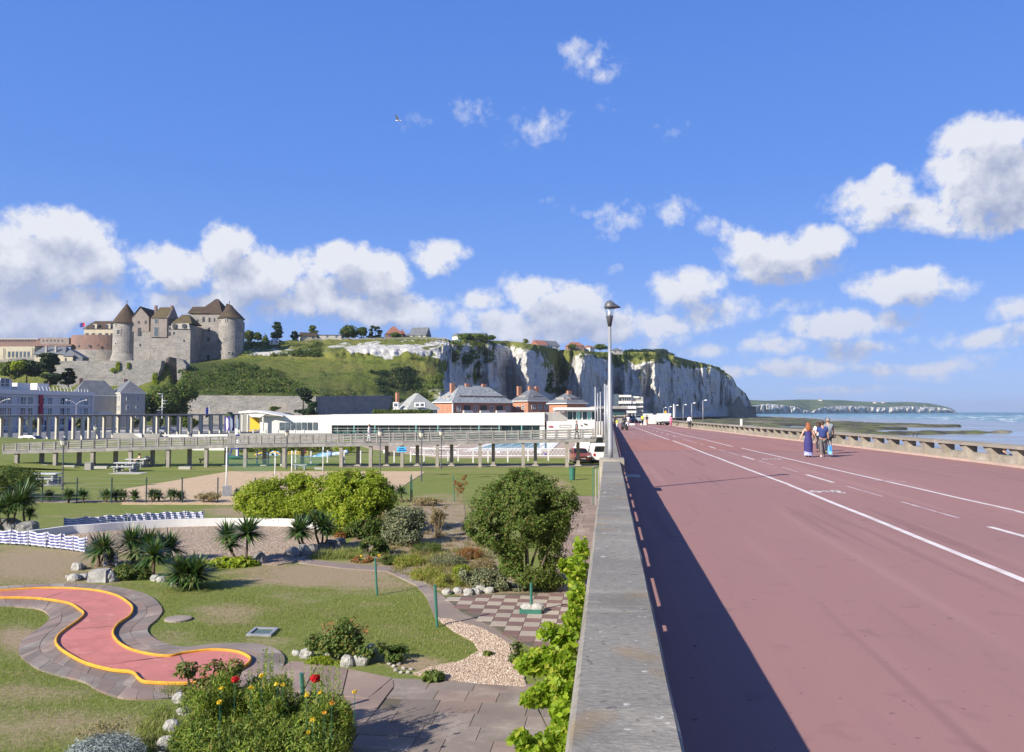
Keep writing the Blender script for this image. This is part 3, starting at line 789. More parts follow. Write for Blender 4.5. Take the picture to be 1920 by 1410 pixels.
topy = np.interp(pxs, [1340, 1410, 1450, 1500, 1540, 1580, 1620, 1660, 1700, 1740, 1765, 1783, 1789, 1796], [748, 750, 752, 749, 749.5, 750.5, 753, 754.5, 753.5, 756, 760.5, 765, 769, 775])
edy = np.interp(pxs, [1340, 1410, 1440, 1470, 1490, 1505, 1520, 1545, 1600, 1650, 1700, 1760, 1783, 1796], [760, 761, 757, 760, 762, 768, 771, 763, 761, 764, 762, 764, 767, 775])
dist_ = np.interp(pxs, [1340, 1500, 1560, 1700, 1796], [3000, 3600, 4000, 4700, 5200])
basy = 772 + 1500 * 8.4 / dist_
def col_(py, d): 
 v = cam_fwd[None] + cr[None] * ((pxs - CX) / F)[:, None] + cam_up[None] * ((CY - py) / F)[:, None]
 return CO[None] + v * (d / (v @ cf))[:, None]
alh = pxs * 3.0
R_ = []; VV = []
for t in np.linspace(0, 1, 16):
 dsp = (np.abs(fbm(alh * .03, t * .7, 0, 4, 5) - .5) * 2 - .4) * 120 * math.sin(math.pi * min(t * .8 + .1, 1))
 R_.append(col_(basy * (1 - t) + edy * t, dist_ + dsp + t * 15)); VV.append(np.full(len(pxs), .0 + .35 * t))
for t in np.linspace(.1, 1, 14):
 dsp = (fbm(alh * .012, t * 3, 0, 4, 6) - .5) * 200
 R_.append(col_(edy * (1 - t) + topy * t, dist_ + 15 + t * 500 + dsp * t)); VV.append(np.full(len(pxs), 1.2))
R_.append(R_[-1] + np.array([cf[0] * 900, cf[1] * 900, 2])[None]); VV.append(np.full(len(pxs), 1.2))
link('distant_headland', gridmesh('distant_headland', np.array(R_), dict(veg=np.array(VV))), 'headland_ground', kind='structure')
# ================================================================ parapet, balustrade, lamp standards
mat('parapet_concrete', (.31, .28, .235), (.23, .205, .17), 1.4, .92, .2, fine=.20, fscale=55, bmp=.55, bscale=45, bdist=.012, c3=(.43, .39, .33), s3=.9, stretch=(1, .5, 1))
mat('coping_concrete', (.265, .25, .22), (.195, .185, .165), .55, .92, .2, fine=.30, fscale=38, bmp=.7, bscale=70, bdist=.010, c3=(.36, .33, .28), s3=2.2, stretch=(.45, 1.6, 1))
def spots(mname, scale, lo, hi, colr, amt, sc=(1, 1, 1)):
 """adds small stains of another colour to a finished material"""
 m = MATS[mname]; p = [n for n in m.node_tree.nodes if n.type == 'BSDF_PRINCIPLED'][0]; inp = p.inputs['Base Color']
 src = inp.links[0].from_socket if inp.links else tuple(inp.default_value)[:3]
 L(m, mix(m, ramp(m, noise(m, texco(m, 'world', sc), scale, 2, .5), lo, hi, 0, amt), src, colr), inp)
spots('promenade_asphalt', 2.2, .62, .74, (.20, .115, .115), .45); spots('promenade_asphalt', 11, .70, .73, (.13, .085, .085), .7); spots('promenade_asphalt', 1, .56, .68, (.36, .215, .20), .5, (1.4, .05, 1)); spots('promenade_asphalt', 1, .60, .68, (.22, .125, .125), .45, (2.2, .09, 1))
spots('coping_concrete', 7, .70, .73, (.62, .60, .56), .9); spots('coping_concrete', 23, .70, .73, (.55, .53, .50), .8)
spots('coping_concrete', 2.1, .60, .74, (.30, .20, .09), .55); spots('coping_concrete', 1.1, .55, .75, (.11, .105, .09), .5); spots('coping_concrete', 14, .66, .72, (.10, .095, .085), .7)
mat('pink_wash', (.50, .36, .30), (.40, .33, .28), 1.5, .9, .2, bmp=.3)
mat('rust_stain', (.22, .11, .06), (.42, .30, .24), 1.2, .9, .2)
par = thing('parapet_wall', (.05, 12, 0), 'low grey concrete parapet with wide flat coping between the garden and the promenade', 'parapet')
WX0, WX1, WZ = -.17, .29, .87
ys = [-6, 5.6, 13.8, 21.6]
def coping(y0, y1):
 b = MB(); n_ = max(2, int((y1 - y0) / .5)); 
 prof = [(WX0, WZ - .23), (WX0, WZ - .015), (WX0 + .015, WZ), (WX1 - .015, WZ), (WX1, WZ - .015), (WX1, WZ - .20), (WX1 - .03, WZ - .23)]
 vs = []; k = len(prof)
 for i in range(n_ + 1):
  y = y0 + (y1 - y0) * i / n_
  for j, (x, z) in enumerate(prof):
   w = (vnoise(y * 1.7, j * 3.1, 0, 7) - .5) * .008
   vs.append((x + w, y, z + w * .6))
 fs = []
 for i in range(n_):
  for j in range(k): fs.append((i * k + j, i * k + (j + 1) % k, (i + 1) * k + (j + 1) % k, (i + 1) * k + j))
 fs = [f[::-1] for f in fs]
 fs += [tuple(range(k)), tuple(range(n_ * k, (n_ + 1) * k))[::-1]]
 b.add(vs, fs); return b
for i in range(3):
 coping(ys[i] + .006, ys[i + 1] - .006).build('coping_slab', 'coping_concrete', par)
b = MB(); b.box(((WX0 + WX1) / 2, 21.6 + .45, (WZ + .06) / 2 - 1.5), (.66, .9, WZ + .06 + 3.0)); b.build('pedestal', 'parapet_concrete', par)
seg = [22.5 + i * 6.1 for i in range(21)]
for i in range(20):
 coping(seg[i] + .006, seg[i + 1] - .006).build('coping_slab', 'coping_concrete', par)
b = MB(); b.box((.05, 65, -1.365), (.24, 142, 3.35)); b.box((.06, -1.0, -1.2), (.40, 17.0, 3.6)); b.build('wall', 'parapet_concrete', par)
py_ = []
y = 8.35
while y < 145:
 if not (21.0 < y < 22.9):
  b = MB(); b.box((.07, y, (.28 + WZ - .235) / 2), (.34, .46, WZ - .235 - .28)); 
  if not py_: first = b.build('pier', 'parapet_concrete', par); base_y = y
  else:
   o = first.copy(); COL.objects.link(o); o.location.y += (y - base_y)
  py_.append(y)
 y += 2.36 if y < 40 else 2.8
bal = thing('sea_balustrade', (EX[0], 30, 0), 'long grey concrete balustrade with flared piers and openings on the sea side', 'balustrade')
BZ = .86
def bseg(y0, y1, x0, x1, z0, z1, name, mt, tilt=0.0):
 """one piece between two stations of the balustrade line; x0, x1 are offsets from the line"""
 a, c = edge(y0), edge(y1); b = MB()
 b.hexa([(a + x0, y0, z0), (a + x1, y0, z0), (c + x1, y1, z0), (c + x0, y1, z0)], [(a + x0, y0, z1 - tilt), (a + x1, y0, z1), (c + x1, y1, z1), (c + x0, y1, z1 - tilt)])
 return b.build(name, mt, bal)
ST = list(np.arange(-20, 120, 4.0)) + list(np.arange(120, 436, 16.0))
for y0, y1 in zip(ST[:-1], ST[1:]):
 bseg(y0 + .008, y1 - .008, -.30, .36, BZ - .15, BZ, 'coping_slab', 'parapet_concrete', .035)
 bseg(y0, y1, -.09, .13, -.02, .41, 'low_wall', 'parapet_concrete')
 bseg(y0, y1, -.40, -.12, -.02, .10, 'kerb_step', 'pink_wash')
bb = MB(); w_ = .34; ZT = BZ - .155
bb.hexa([(-.20, -w_ / 2, 0), (.22, -w_ / 2, 0), (.22, w_ / 2, 0), (-.20, w_ / 2, 0)], [(-.24, -w_ / 2, ZT), (.24, -w_ / 2, ZT), (.24, w_ / 2, ZT), (-.24, w_ / 2, ZT)])
pier_me = bb.build('pier', 'parapet_concrete', None); pier_me.parent = bal
bb = MB(); bb.hexa([(-.22, .17, .42), (.2, .17, .42), (.2, .18, .42), (-.22, .18, .42)], [(-.22, .17, ZT), (.2, .17, ZT), (.2, .60, ZT), (-.22, .60, ZT)])
fh = bb.build('haunch', 'parapet_concrete', None); fh.parent = bal
yy = -15.0; i = 0
while yy < 300:
 for src in (pier_me, fh):
  if src is fh and yy > 110: continue
  o = src if i == 0 else src.copy()
  if i: COL.objects.link(o)
  o.location = Vector((edge(yy), yy, 0)) - bal.location
 i += 1
 yy += 2.05 if yy < 120 else 3.6
mat('galvanised', (.36, .37, .39), (.28, .29, .31), 6, .5, .4, .3, fine=.08, stretch=(1, 1, .2))
mat('dark_grey_metal', (.085, .09, .105), (.11, .115, .13), 8, .5, .5, .2)
mat('lamp_glass', (.75, .78, .82), None, rough=.1, spec=.6)
def glassmat(name, col, a):
 m = newmat(name)
 g_ = N(m, 'BsdfGlossy'); g_.inputs[0].default_value = c4((.9, .95, 1)); g_.inputs[1].default_value = .08
 t = N(m, 'BsdfTransparent'); t.inputs[0].default_value = c4(col)
 ms = N(m, 'MixShader'); ms.inputs[0].default_value = a
 L(m, t.outputs[0], ms.inputs[1]); L(m, g_.outputs[0], ms.inputs[2]); out(m, ms.outputs[0]); return m
glassmat('clear_cone', (.86, .9, .93), .12)
pl = at(1144.5, 860, 22.3); LX, LY = pl[0], pl[1]
zt = at(1142, 611, 22.3)[2]
lamp = thing('street_lamp', (LX, LY, WZ + .06), 'tall grey lamp standard with teardrop hood standing on the parapet pedestal', 'street lamp')
b = MB(); b.lathe((LX, LY, WZ + .06), [(.070, 0), (.070, .25), (.066, 2.1), (.052, 2.15), (.042, zt - WZ - .06)], 20); b.build('pole', 'galvanised', lamp, smooth=True)
b = MB(); b.lathe((LX, LY, zt - .02), [(.048, 0), (.10, .28), (.105, .30), (.09, .30)], 20); b.build('lower_cone', 'dark_grey_metal', lamp, smooth=True)
b = MB(); b.lathe((LX, LY, zt + .28), [(.095, 0), (.145, .22)], 20); o = b.build('glass_cone', 'clear_cone', lamp, smooth=True)
b = MB(); b.lathe((LX, LY, zt + .27), [(.03, 0), (.05, .04), (.05, .12), (.02, .16)], 10); b.build('bulb', 'lamp_glass', lamp, smooth=True)
hood = MB(); vs = []; n_ = 22; prof = [(0.0, .20), (.06, .195), (.11, .165), (.15, .11), (.172, .03), (.168, 0), (.14, -.02), (0, -.02)]
for r, z in prof:
 for k in range(n_):
  a = 2 * math.pi * k / n_
  beak = max(0, math.cos(a)) ** 5
  rr = r * (1 + .75 * beak); zz = z * (1 - .75 * beak) 
  vs.append((LX + .02 + rr * math.cos(a), LY + rr * math.sin(a), zt + .51 + zz))
fs = []
for i in range(len(prof) - 1):
 for k in range(n_): fs.append((i * n_ + k, (i + 1) * n_ + k, (i + 1) * n_ + (k + 1) % n_, i * n_ + (k + 1) % n_))
hood.add(vs, fs); hood.build('hood', 'dark_grey_metal', lamp, smooth=True)
def _unused(): pass
def xline(px, off, z=0.0):
 """where the vertical plane through a pixel column meets the balustrade line, moved sideways by off"""
 v = cf + cr * ((px - CX) / F)
 for t in np.arange(20, 900, .1):
  if v[0] * t >= edge(v[1] * t) + off: break
 return (v[0] * t, v[1] * t, z)
def sea_lamp(px, pyt, k, label):
 t = (px - CX) / F
 d = None
 for q in np.linspace(60, 900, 4000):
  p = at(px, 772, q)
  if p[0] >= edge(p[1]): d = q; break
 base = at(px, 772, d); zt_ = at(px, pyt, d)[2]
 o = thing('street_lamp', (base[0], base[1], .85), label, 'street lamp', 'lamp posts along the sea balustrade')
 b = MB(); b.lathe((base[0], base[1], .85), [(.06, 0), (.04, zt_ - .85)], 10); b.build('pole', 'galvanised', o, smooth=True)
 b = MB(); b.tube([(base[0], base[1], zt_), (base[0] + .1, base[1] + .02, zt_ + .07), (base[0] + .3, base[1], zt_ + .09)], [.035, .035, .03], 8); b.build('arm', 'galvanised', o)
 b = MB(); b.ball((base[0] + .38, base[1], zt_ + .09), .2, 10, 6, (1, .6, .45)); b.build('lamp_head', 'white_paint', o, smooth=True)
mat('white_paint', (.78, .78, .77), (.70, .70, .69), 2, .5, .4)
LM = [(1318, 752, 'nearest and tallest of the lamp posts along the sea balustrade'), (1297, 757, 'second lamp post from the right along the sea balustrade'),
   (1281, 760, 'third lamp post from the right along the sea balustrade, before the cliff'), (1266, 761, 'fourth lamp post from the right, right behind the thin white mast'),
   (1254, 763.5, 'fifth lamp post from the right, above the blue topped kiosk'), (1244.5, 765, 'farthest small lamp post on the left, above the white truck')]
for px, py, l in LM: sea_lamp(px, py, 1, l)
# ================================================================ castle, fortress walls, town buildings
EU = Vector((cr[0], cr[1], 0)); EF = Vector((cf[0], cf[1], 0)); UP = Vector((0, 0, 1))
def C(px, py, d, back=0.0):
 return V(at(px, py, d)) + EF * back
def zpx(py, d): return float(at(CX, py, d)[2])
mat('castle_stone', (.33, .305, .285), (.235, .22, .21), .22, .95, .15, fine=.22, fscale=1.6, bmp=.8, bscale=1.3, bdist=.35, c3=(.39, .35, .30), s3=.12, stretch=(1, 1, 1.8))
mat('wall_stone', (.30, .285, .27), (.215, .21, .20), .16, .95, .15, fine=.28, fscale=1.3, bmp=.8, bscale=1.0, bdist=.4, c3=(.34, .31, .26), s3=.1, stretch=(1, 1, 2.2))
spots('castle_stone', .8, .60, .70, (.12, .115, .11), .6, (1, 1, 2.5)); spots('castle_stone', .25, .55, .75, (.34, .31, .27), .5, (1, 1, .5)); spots('wall_stone', .7, .58, .70, (.12, .12, .115), .6, (1, 1, 2.5)); spots('castle_stone', 1, .60, .66, (.13, .125, .12), .35, (.3, .3, 3)); spots('wall_stone', 1, .58, .66, (.13, .13, .12), .4, (.3, .3, 3))
mat('castle_brick', (.25, .155, .13), (.20, .145, .13), .25, .95, .15, fine=.18, fscale=1.8, bmp=.5, bscale=2, bdist=.2)
mat('pinkish_stone', (.29, .245, .22), (.235, .205, .19), .3, .95, .15, fine=.15, fscale=1.8, bmp=.5, bscale=2, bdist=.2)
mat('tile_roof', (.085, .058, .042), (.062, .047, .037), .35, .9, .15, fine=.18, fscale=2.2, c3=(.11, .09, .04), s3=.25, bmp=.5, bscale=3, bdist=.15)
mat('moss_roof', (.12, .095, .05), (.085, .068, .042), .5, .9, .15, fine=.18, fscale=2.5, bmp=.5, bscale=3, bdist=.15)
mat('slate', (.115, .125, .145), (.16, .17, .18), .6, .6, .35, fine=.15, fscale=6, bmp=.4, bscale=5, bdist=.08)
mat('pale_slate', (.27, .285, .27), (.34, .35, .33), .7, .7, .3, fine=.15, fscale=6, bmp=.4, bscale=5, bdist=.08)
mat('mottled_slate', (.17, .19, .21), (.33, .35, .36), 1.6, .7, .3, fine=.2, fscale=7, bmp=.4, bscale=5, bdist=.08, lo=.42, hi=.6)
mat('dark_opening', (.02, .022, .028), (.035, .04, .045), 2, .4, .5)
mat('window_glass', (.05, .07, .085), (.12, .15, .17), 1.2, .12, .6)
mat('window_white', (.72, .72, .70), None, rough=.5)
mat('cream_wall', (.50, .45, .34), (.43, .39, .30), .5, .9, .2, fine=.08, fscale=4)
mat('grey_render', (.40, .38, .34), (.35, .335, .30), .5, .9, .2, fine=.08, fscale=4)
mat('orange_brick', (.43, .21, .135), (.36, .18, .12), .8, .9, .2, fine=.12, fscale=8, bmp=.3, bscale=10)
def prismpoly(b, base, top):
 n = len(base); b.add(list(base) + list(top), [tuple(range(n))[::-1], tuple(range(n, 2 * n))] + [(i, (i + 1) % n, n + (i + 1) % n, n + i) for i in range(n)]); return b
def block(name, material, px0, px1, pyt, pyb, d, depth, parent, label=None, inset=0):
 """box facing the camera: front face from px0..px1, pyb..pyt at distance d, depth metres deep"""
 z0, z1 = zpx(pyb, d), zpx(pyt, d)
 a, c = C(px0, 772, d), C(px1, 772, d)
 q = [Vector((p.x, p.y, 0)) for p in (a, c, c + EF * depth, a + EF * depth)]
 b = MB(); b.hexa([v + UP * z0 for v in q], [v + UP * z1 for v in q])
 return b.build(name, material, parent, label=label)
def wallpoly(name, material, pts, d, depth, parent, label=None):
 """front face with the pixel outline pts at distance d, pushed back by depth"""
 P_ = [C(x, y, d) for x, y in pts]
 b = MB(); prismpoly(b, P_, [p + EF * depth for p in P_]); return b.build(name, material, parent, label=label)
def win(parent, px, py, w, h, d, name='window', material='dark_opening', proud=.08, frame=False):
 """window centred on a pixel with pixel size w x h at distance d on a camera-facing wall"""
 p0, p1 = C(px - w / 2, py + h / 2, d - proud), C(px + w / 2, py - h / 2, d - proud)
 x = (p1 - p0).dot(EU); z = p1.z - p0.z
 b = MB(); c = (p0 + p1) / 2 + EF * .05; b.box(c, (x, .2, z), YAW)
 o = b.build(name, material, parent)
 if frame:
  t = .16; f = MB()
  for dx, dz, sx, sz in ((-x / 2 - t / 2, 0, t, z + 2 * t), (x / 2 + t / 2, 0, t, z + 2 * t), (0, -z / 2 - t / 2, x, t), (0, z / 2 + t / 2, x, t)):
   f.box(c + EU * dx + UP * dz, (sx, .3, sz), YAW)
  f.build('window_frame', 'castle_light', parent)
 return o
mat('castle_light', (.42, .40, .36), (.36, .34, .31), 1, .9)
castle = thing('castle', C(300, 676, 425), 'grey flint castle with round towers, conical roofs and brick bastion on the hill', 'castle')
def tower(px, rpx, pyt, pyb, d, apex, wins, batter=None):
 """round tower: radius in pixels"""
 r = rpx / F * d; c = C(px, 772, d + r); z0, z1 = zpx(pyb, d), zpx(pyt, d)
 b = MB(); prof = [(r * 1.0, z0 - 2), (r, z1)]
 if batter: prof = [(r * 1.25, z0 - 2), (r * 1.2, z0), (r * 1.02, zpx(batter, d)), (r, z1)]
 b.lathe((c.x, c.y, 0), prof, 32); o = b.build('round_tower', 'castle_stone', castle, smooth=False)
 za = zpx(apex[1], d + r); ax = C(apex[0], 772, d + r)
 vs = []; n = 32
 for rr, t in ((1.13, 0), (.55, .52), (.0, 1.0)):
  cc = c.lerp(ax, t)
  for k in range(n): vs.append((cc.x + r * rr * math.cos(2 * math.pi * k / n), cc.y + r * rr * math.sin(2 * math.pi * k / n), z1 - .5 + (za - z1 + .5) * t))
 fs = [(i * n + k, i * n + (k + 1) % n, (i + 1) * n + (k + 1) % n, (i + 1) * n + k) for i in range(2) for k in range(n)]
 cb = MB(); cb.add(vs, fs + [tuple(range(n))[::-1]]); cb.build('cone_roof', 'tile_roof', o)
 f = MB(); f.tube([(ax.x, ax.y, za - .3), (ax.x, ax.y, za + 1.6)], .12, 6); f.ball((ax.x, ax.y, za + .8), .35, 8, 6); f.build('finial', 'dark_grey_metal', o)
 for (wx, wy, w, h) in wins:
  ex = C(wx, 772, d); off = (ex - C(px, 772, d)).dot(EU); ang = math.asin(max(-.95, min(.95, off / r)))
  pos = c + EU * (r * math.sin(ang)) - EF * (r * math.cos(ang)); pos.z = zpx(wy, d)
  b = MB(); b.box(pos, (w / F * d, .5, h / F * d), YAW + ang); b.build('window', 'dark_opening', o)
  b = MB(); 
  for s_ in (-1, 1): b.box(pos + Vector((math.cos(YAW + ang), math.sin(YAW + ang), 0)) * s_ * (w / F * d / 2 + .22) , (.4, .42, h / F * d + .7), YAW + ang)
  for s_ in (-1, 1): b.box(pos + UP * s_ * (h / F * d / 2 + .2), (w / F * d, .42, .35), YAW + ang)
  b.build('window_surround', 'castle_light', o)
 return o
tower(234, 23.5, 603, 676, 422, (233.5, 568), [(223, 608, 3, 3.2), (230, 622.5, 6.5, 8.5), (225, 644, 3.4, 3.4)], batter=662)
tower(431, 22.5, 594, 681, 428, (427, 569.5), [(415, 600.5, 2.4, 4), (428.5, 600.5, 2.4, 4), (426, 635.5, 3, 4.5), (418, 660.5, 5.5, 2.6), (436, 661.5, 5, 2.6)])
block('tower_wing', 'castle_stone', 430, 445, 601, 681, 446, 10, castle)
wallpoly('wing_roof', 'tile_roof', [(425, 569), (447, 602), (410, 602)], 441, 9, castle)
keep = block('keep', 'castle_stone', 352, 411, 590, 682, 434, 22, castle)
def hip(name, material, px0, px1, pyE, rx0, rx1, pyR, d, depth, parent, over=.5):
 zE, zR = zpx(pyE, d), zpx(pyR, d + depth / 2)
 a, c = C(px0, 772, d) - EF * over - EU * over, C(px1, 772, d) - EF * over + EU * over
 q = [a, c, c + EF * (depth + 2 * over), a + EF * (depth + 2 * over)]
 for v in q: v.z = zE
 r0, r1 = C(rx0, 772, d + depth / 2), C(rx1, 772, d + depth / 2); r0.z = r1.z = zR
 b = MB()
 if rx0 == rx1: b.add(q + [r0], [(0, 1, 4), (1, 2, 4), (2, 3, 4), (3, 0, 4), (3, 2, 1, 0)])
 else: b.add(q + [r0, r1], [(0, 1, 5, 4), (1, 2, 5), (2, 3, 4, 5), (3, 0, 4), (3, 2, 1, 0)])
 return b.build(name, material, parent)
hip('keep_roof', 'tile_roof', 364, 413, 588.5, 401, 406, 560.5, 434, 22, keep)
hip('low_roof', 'tile_roof', 350, 388, 587.5, 358, 386, 575, 434, 14, keep)
b = MB(); p = C(411, 772, 433.5); b.tube([(p.x, p.y, zpx(680, 433)), (p.x, p.y, zpx(591, 433))], .22, 6); b.build('downpipe', 'dark_grey_metal', keep)
for (x, y, w, h) in [(370.5, 601, 2.6, 4), (381.5, 599, 4.4, 9), (392.5, 599.5, 3.6, 8), (402, 599.5, 2.4, 7), (391.5, 618, 4.4, 8), (391, 637, 4.2, 6.5), (390.5, 670, 5, 9)]:
 win(keep, x, y, w, h, 434)
lw = block('low_house', 'castle_stone', 321, 354.5, 609, 684, 418, 16, castle)
hip('roof', 'moss_roof', 320, 355.5, 606.5, 338, 352, 590, 418, 14, lw)
wallpoly('dormer_band', 'castle_light', [(322, 607), (354, 606), (356, 617), (320, 616)], 417.4, .6, lw)
for (x, y, w, h) in [(327, 611, 8, 7), (345, 611, 7, 7)]: win(lw, x, y, w, h, 417)
for (x, y, w, h) in [(326, 624.5, 3, 4.5), (345, 639, 3, 4), (347, 678, 3, 6)]: win(lw, x, y, w, h, 418)
g1 = wallpoly('gabled_house', 'pinkish_stone', [(248, 593), (262.5, 576), (279, 594), (279, 622), (248, 622)], 424, 17, castle)
b = MB()
a_, r_, c_ = C(247.3, 594, 423.6), C(262.5, 575.5, 423.6), C(279.6, 595, 423.6)
for s0, s1 in ((a_, r_), (r_, c_)):
 up = UP * .4; b.hexa([s0, s1, s1 + EF * 18, s0 + EF * 18], [s0 + up, s1 + up, s1 + EF * 18 + up, s0 + EF * 18 + up])
b.build('roof', 'tile_roof', g1)
for (x, y, w, h) in [(260, 604, 3.2, 5), (273, 604, 3.2, 5.5), (261, 622, 6, 15)]: win(g1, x, y, w, h, 424)
block('curtain_wall', 'castle_stone', 248, 279, 622, 677, 424.2, 10, castle)
g2 = block('tall_house', 'pinkish_stone', 279.4, 310, 597, 632, 421, 14, castle)
zE, zR = zpx(596.5, 421), zpx(576, 428)
a, c = C(279, 772, 420.6), C(310, 772, 420.6)
q = [Vector((v.x, v.y, zE)) for v in (a, c, c + EF * 15, a + EF * 15)]
r0 = a + EF * 7.5 + EU * 1.5; r1 = c + EF * 7.5; r0.z = r1.z = zR
b = MB(); b.add(q + [r0, r1], [(0, 1, 5, 4), (2, 3, 4, 5), (3, 0, 4), (3, 2, 1, 0)]); b.build('roof', 'moss_roof', g2)
b = MB(); b.add([q[1], q[2], r1, q[1] + EU * .3, q[2] + EU * .3, r1 + EU * .3 + UP * .5], [(0, 2, 1), (3, 4, 5), (0, 3, 5, 2), (1, 2, 5, 4), (0, 1, 4, 3)]); b.build('gable', 'pinkish_stone', g2)
for x in (287.5, 317.5): block('chimney', 'castle_brick', x - 1.8, x + 1.8, 572.5, 592, 427, 1.5, g2)
for (x, y, w, h, mt) in [(293, 602, 6, 8, 'window_glass'), (293, 622, 8, 17, 'window_glass'), (316, 614, 3, 4, 'dark_opening')]: win(g2, x, y, w, h, 421, material=mt, frame=(x == 293))
cw = block('curtain_wall', 'castle_stone', 279.3, 321.5, 611, 679, 421.6, 10, castle)
for (x, y, w, h) in [(316.5, 625.5, 4, 6), (262, 646.5, 2.2, 3.4)]: win(cw, x, y, w, h, 421.4 if x > 300 else 424)
def bastion(px, rpx, z0, z1, d, name, material, extra=0):
 r = rpx / F * d; c = C(px, 772, d + r * .55)
 b = MB(); vs = []; n = 40
 for z, e in ((z0, extra), (z1, 0)):
  for k in range(n):
   a = 2 * math.pi * k / n; vs.append(c + EU * ((r + e) * math.cos(a)) + EF * ((r * .55 + e) * math.sin(a)) + UP * (z - c.z))
 b.add(vs, [(k, (k + 1) % n, n + (k + 1) % n, n + k) for k in range(n)] + [tuple(range(n, 2 * n)), tuple(range(n))[::-1]])
 return b.build(name, material, castle)
bs = bastion(180, 49, zpx(655.5, 440), zpx(627.5, 440), 440, 'brick_bastion', 'castle_brick')
bastion(180, 49.5, zpx(690, 440), zpx(655.5, 440), 440, 'stone_bastion', 'castle_stone', .8)
for (x, y) in ((136, 650), (148, 649), (167.5, 648.5), (184, 647.5), (200, 647.5)):
 o = win(bs, x, y, 2.3, 4.5, 440 + (3.8 if x < 140 else (1.3 if x < 150 else 0)), proud=.6)
gh = block('governors_wing', 'cream_wall', 154, 211, 616.5, 640, 458, 14, castle)
hip('mansard_roof', 'tile_roof', 153, 213, 616.5, 174, 213, 602, 458, 14, gh)
for x in (174.5, 200):
 block('dormer', 'cream_wall', x - 3.5, x + 3.5, 607.5, 616, 457.5, 3, gh); win(gh, x, 612, 3.4, 6.5, 457.3)
for x in (163, 175, 187.5, 200, 210): win(gh, x, 626.5, 6, 3.5, 458)
mat('flag_red', (.45, .05, .10), (.35, .04, .12), 1, .7); mat('flag_blue', (.05, .07, .28), None, rough=.7); mat('flag_white', (.7, .7, .72), None, rough=.7)
def flag(px, pyt, pyb, d, mats, label, w=3.2, side=1):
 p = C(px, 772, d); z0, z1 = zpx(pyb, d), zpx(pyt, d)
 o = thing('flagpole', (p.x, p.y, z0), label, 'flagpole')
 b = MB(); b.tube([(p.x, p.y, z0), (p.x, p.y, z1)], .09, 6); b.build('pole', 'white_paint', o)
 h = min(2.2, (z1 - z0) * .5)
 for i, mt in enumerate(mats):
  b = MB(); vs = []
  for k in range(5):
   t = (i + k / 4) / len(mats)
   x = p + EU * (side * w * t) + EF * (.25 * math.sin(t * 6))
   vs += [(x.x, x.y, z1 - .1 - t * .7 - h), (x.x, x.y, z1 - .1 - t * .5)]
  b.add(vs, [(2 * k, 2 * k + 2, 2 * k + 3, 2 * k + 1) for k in range(4)])
  b.add([(v[0] + .02, v[1] + .03, v[2]) for v in vs], [(2 * k, 2 * k + 1, 2 * k + 3, 2 * k + 2) for k in range(4)])
  b.build('flag', mt, o)
flag(156, 604, 628, 425, ['flag_red', 'flag_blue'], 'flagpole with a dark red and blue flag above the brick bastion', 3, -1)
rw = thing('rampart_wall', C(220, 727, 388), 'tall grey stone rampart below the castle with ivy and a ruined end', 'rampart')
wallpoly('wall', 'wall_stone', [(92, 679), (116, 677), (300, 675.5), (303, 676), (301, 690), (298, 697), (297, 705), (291, 712), (290, 748), (92, 748)], 388, 4, rw)
mat('ruin_shaded', (.11, .095, .085), (.075, .07, .07), .5, .95, bmp=.8, bscale=1.5, bdist=.4)  # dark brown with the shadow of the ruin's right-facing end painted in
b = MB(); P_ = [C(305, 671, 388), C(311, 668, 388), C(334, 673, 392), C(336, 690, 392), C(336, 728, 392), C(291, 730, 388), C(293, 714, 388), C(300, 706, 388), C(303, 694, 388)]
prismpoly(b, [p + EF * 4.2 for p in P_], [p + EF * 9 for p in P_]); b.build('ruined_arch', 'ruin_shaded', rw)
b = MB(); P_ = [C(331, 672, 390), C(342, 676, 390), C(349, 684, 390), C(345, 712, 390), C(332, 712, 390)]
prismpoly(b, P_, [p + EF * 5 for p in P_]); b.build('ruined_pier', 'wall_stone', rw)
fw = thing('fortress_wall', C(480, 790, 328), 'long low grey rubble wall at the foot of the grassy slope', 'fortress wall')
z0 = -3.0
def seg_wall(A, B, t0, t1, th, mt, name='wall'):
 A, B = Vector((A.x, A.y, 0)), Vector((B.x, B.y, 0)); n_ = (B - A).normalized(); n_ = Vector((-n_.y, n_.x, 0))
 if n_.dot(EF) < 0: n_ = -n_
 b = MB(); q = [A, B, B + n_ * th, A + n_ * th]; tz = (t0, t1, t1, t0)
 b.hexa([v + UP * z0 for v in q], [v + UP * t for v, t in zip(q, tz)]); return b.build(name, mt, fw)
seg_wall(C(352, 772, 329), C(592, 772, 326), zpx(741, 329), zpx(743, 326), 3, 'wall_stone')
seg_wall(C(592, 772, 326), C(735, 772, 396), zpx(743, 326), zpx(741.5, 396), 3, 'wall_stone')
mat('coping_pale', (.40, .39, .35), None)
br = thing('barracks', C(60, 660, 440), 'long brick and cream fortress barracks left of the castle with small arched openings', 'barracks')
u1 = block('brick_gallery', 'castle_brick', -260, 72, 636, 648, 446, 12, br)
u2 = block('stone_gallery', 'pinkish_stone', 72, 126, 633, 646, 446, 12, br)
wallpoly('parapet', 'castle_light', [(-260, 633.5), (72, 634.5), (72, 636.5), (-260, 636.5)], 445.6, 12.5, br)
for i in range(13): win(u1, 0.5 + i * 5.35, 639.3, 2.7, 2.5, 446, 'opening')
for i, x in enumerate((81.5, 88, 96, 102.5, 109, 116.5)): win(u2, x, 638.5, 2.2, 3, 446, 'opening')
block('ledge', 'castle_brick', -260, 131, 645.5, 649, 440, 6, br)
block('casemate', 'cream_wall', -260, 62, 649.5, 676, 436, 10, br)
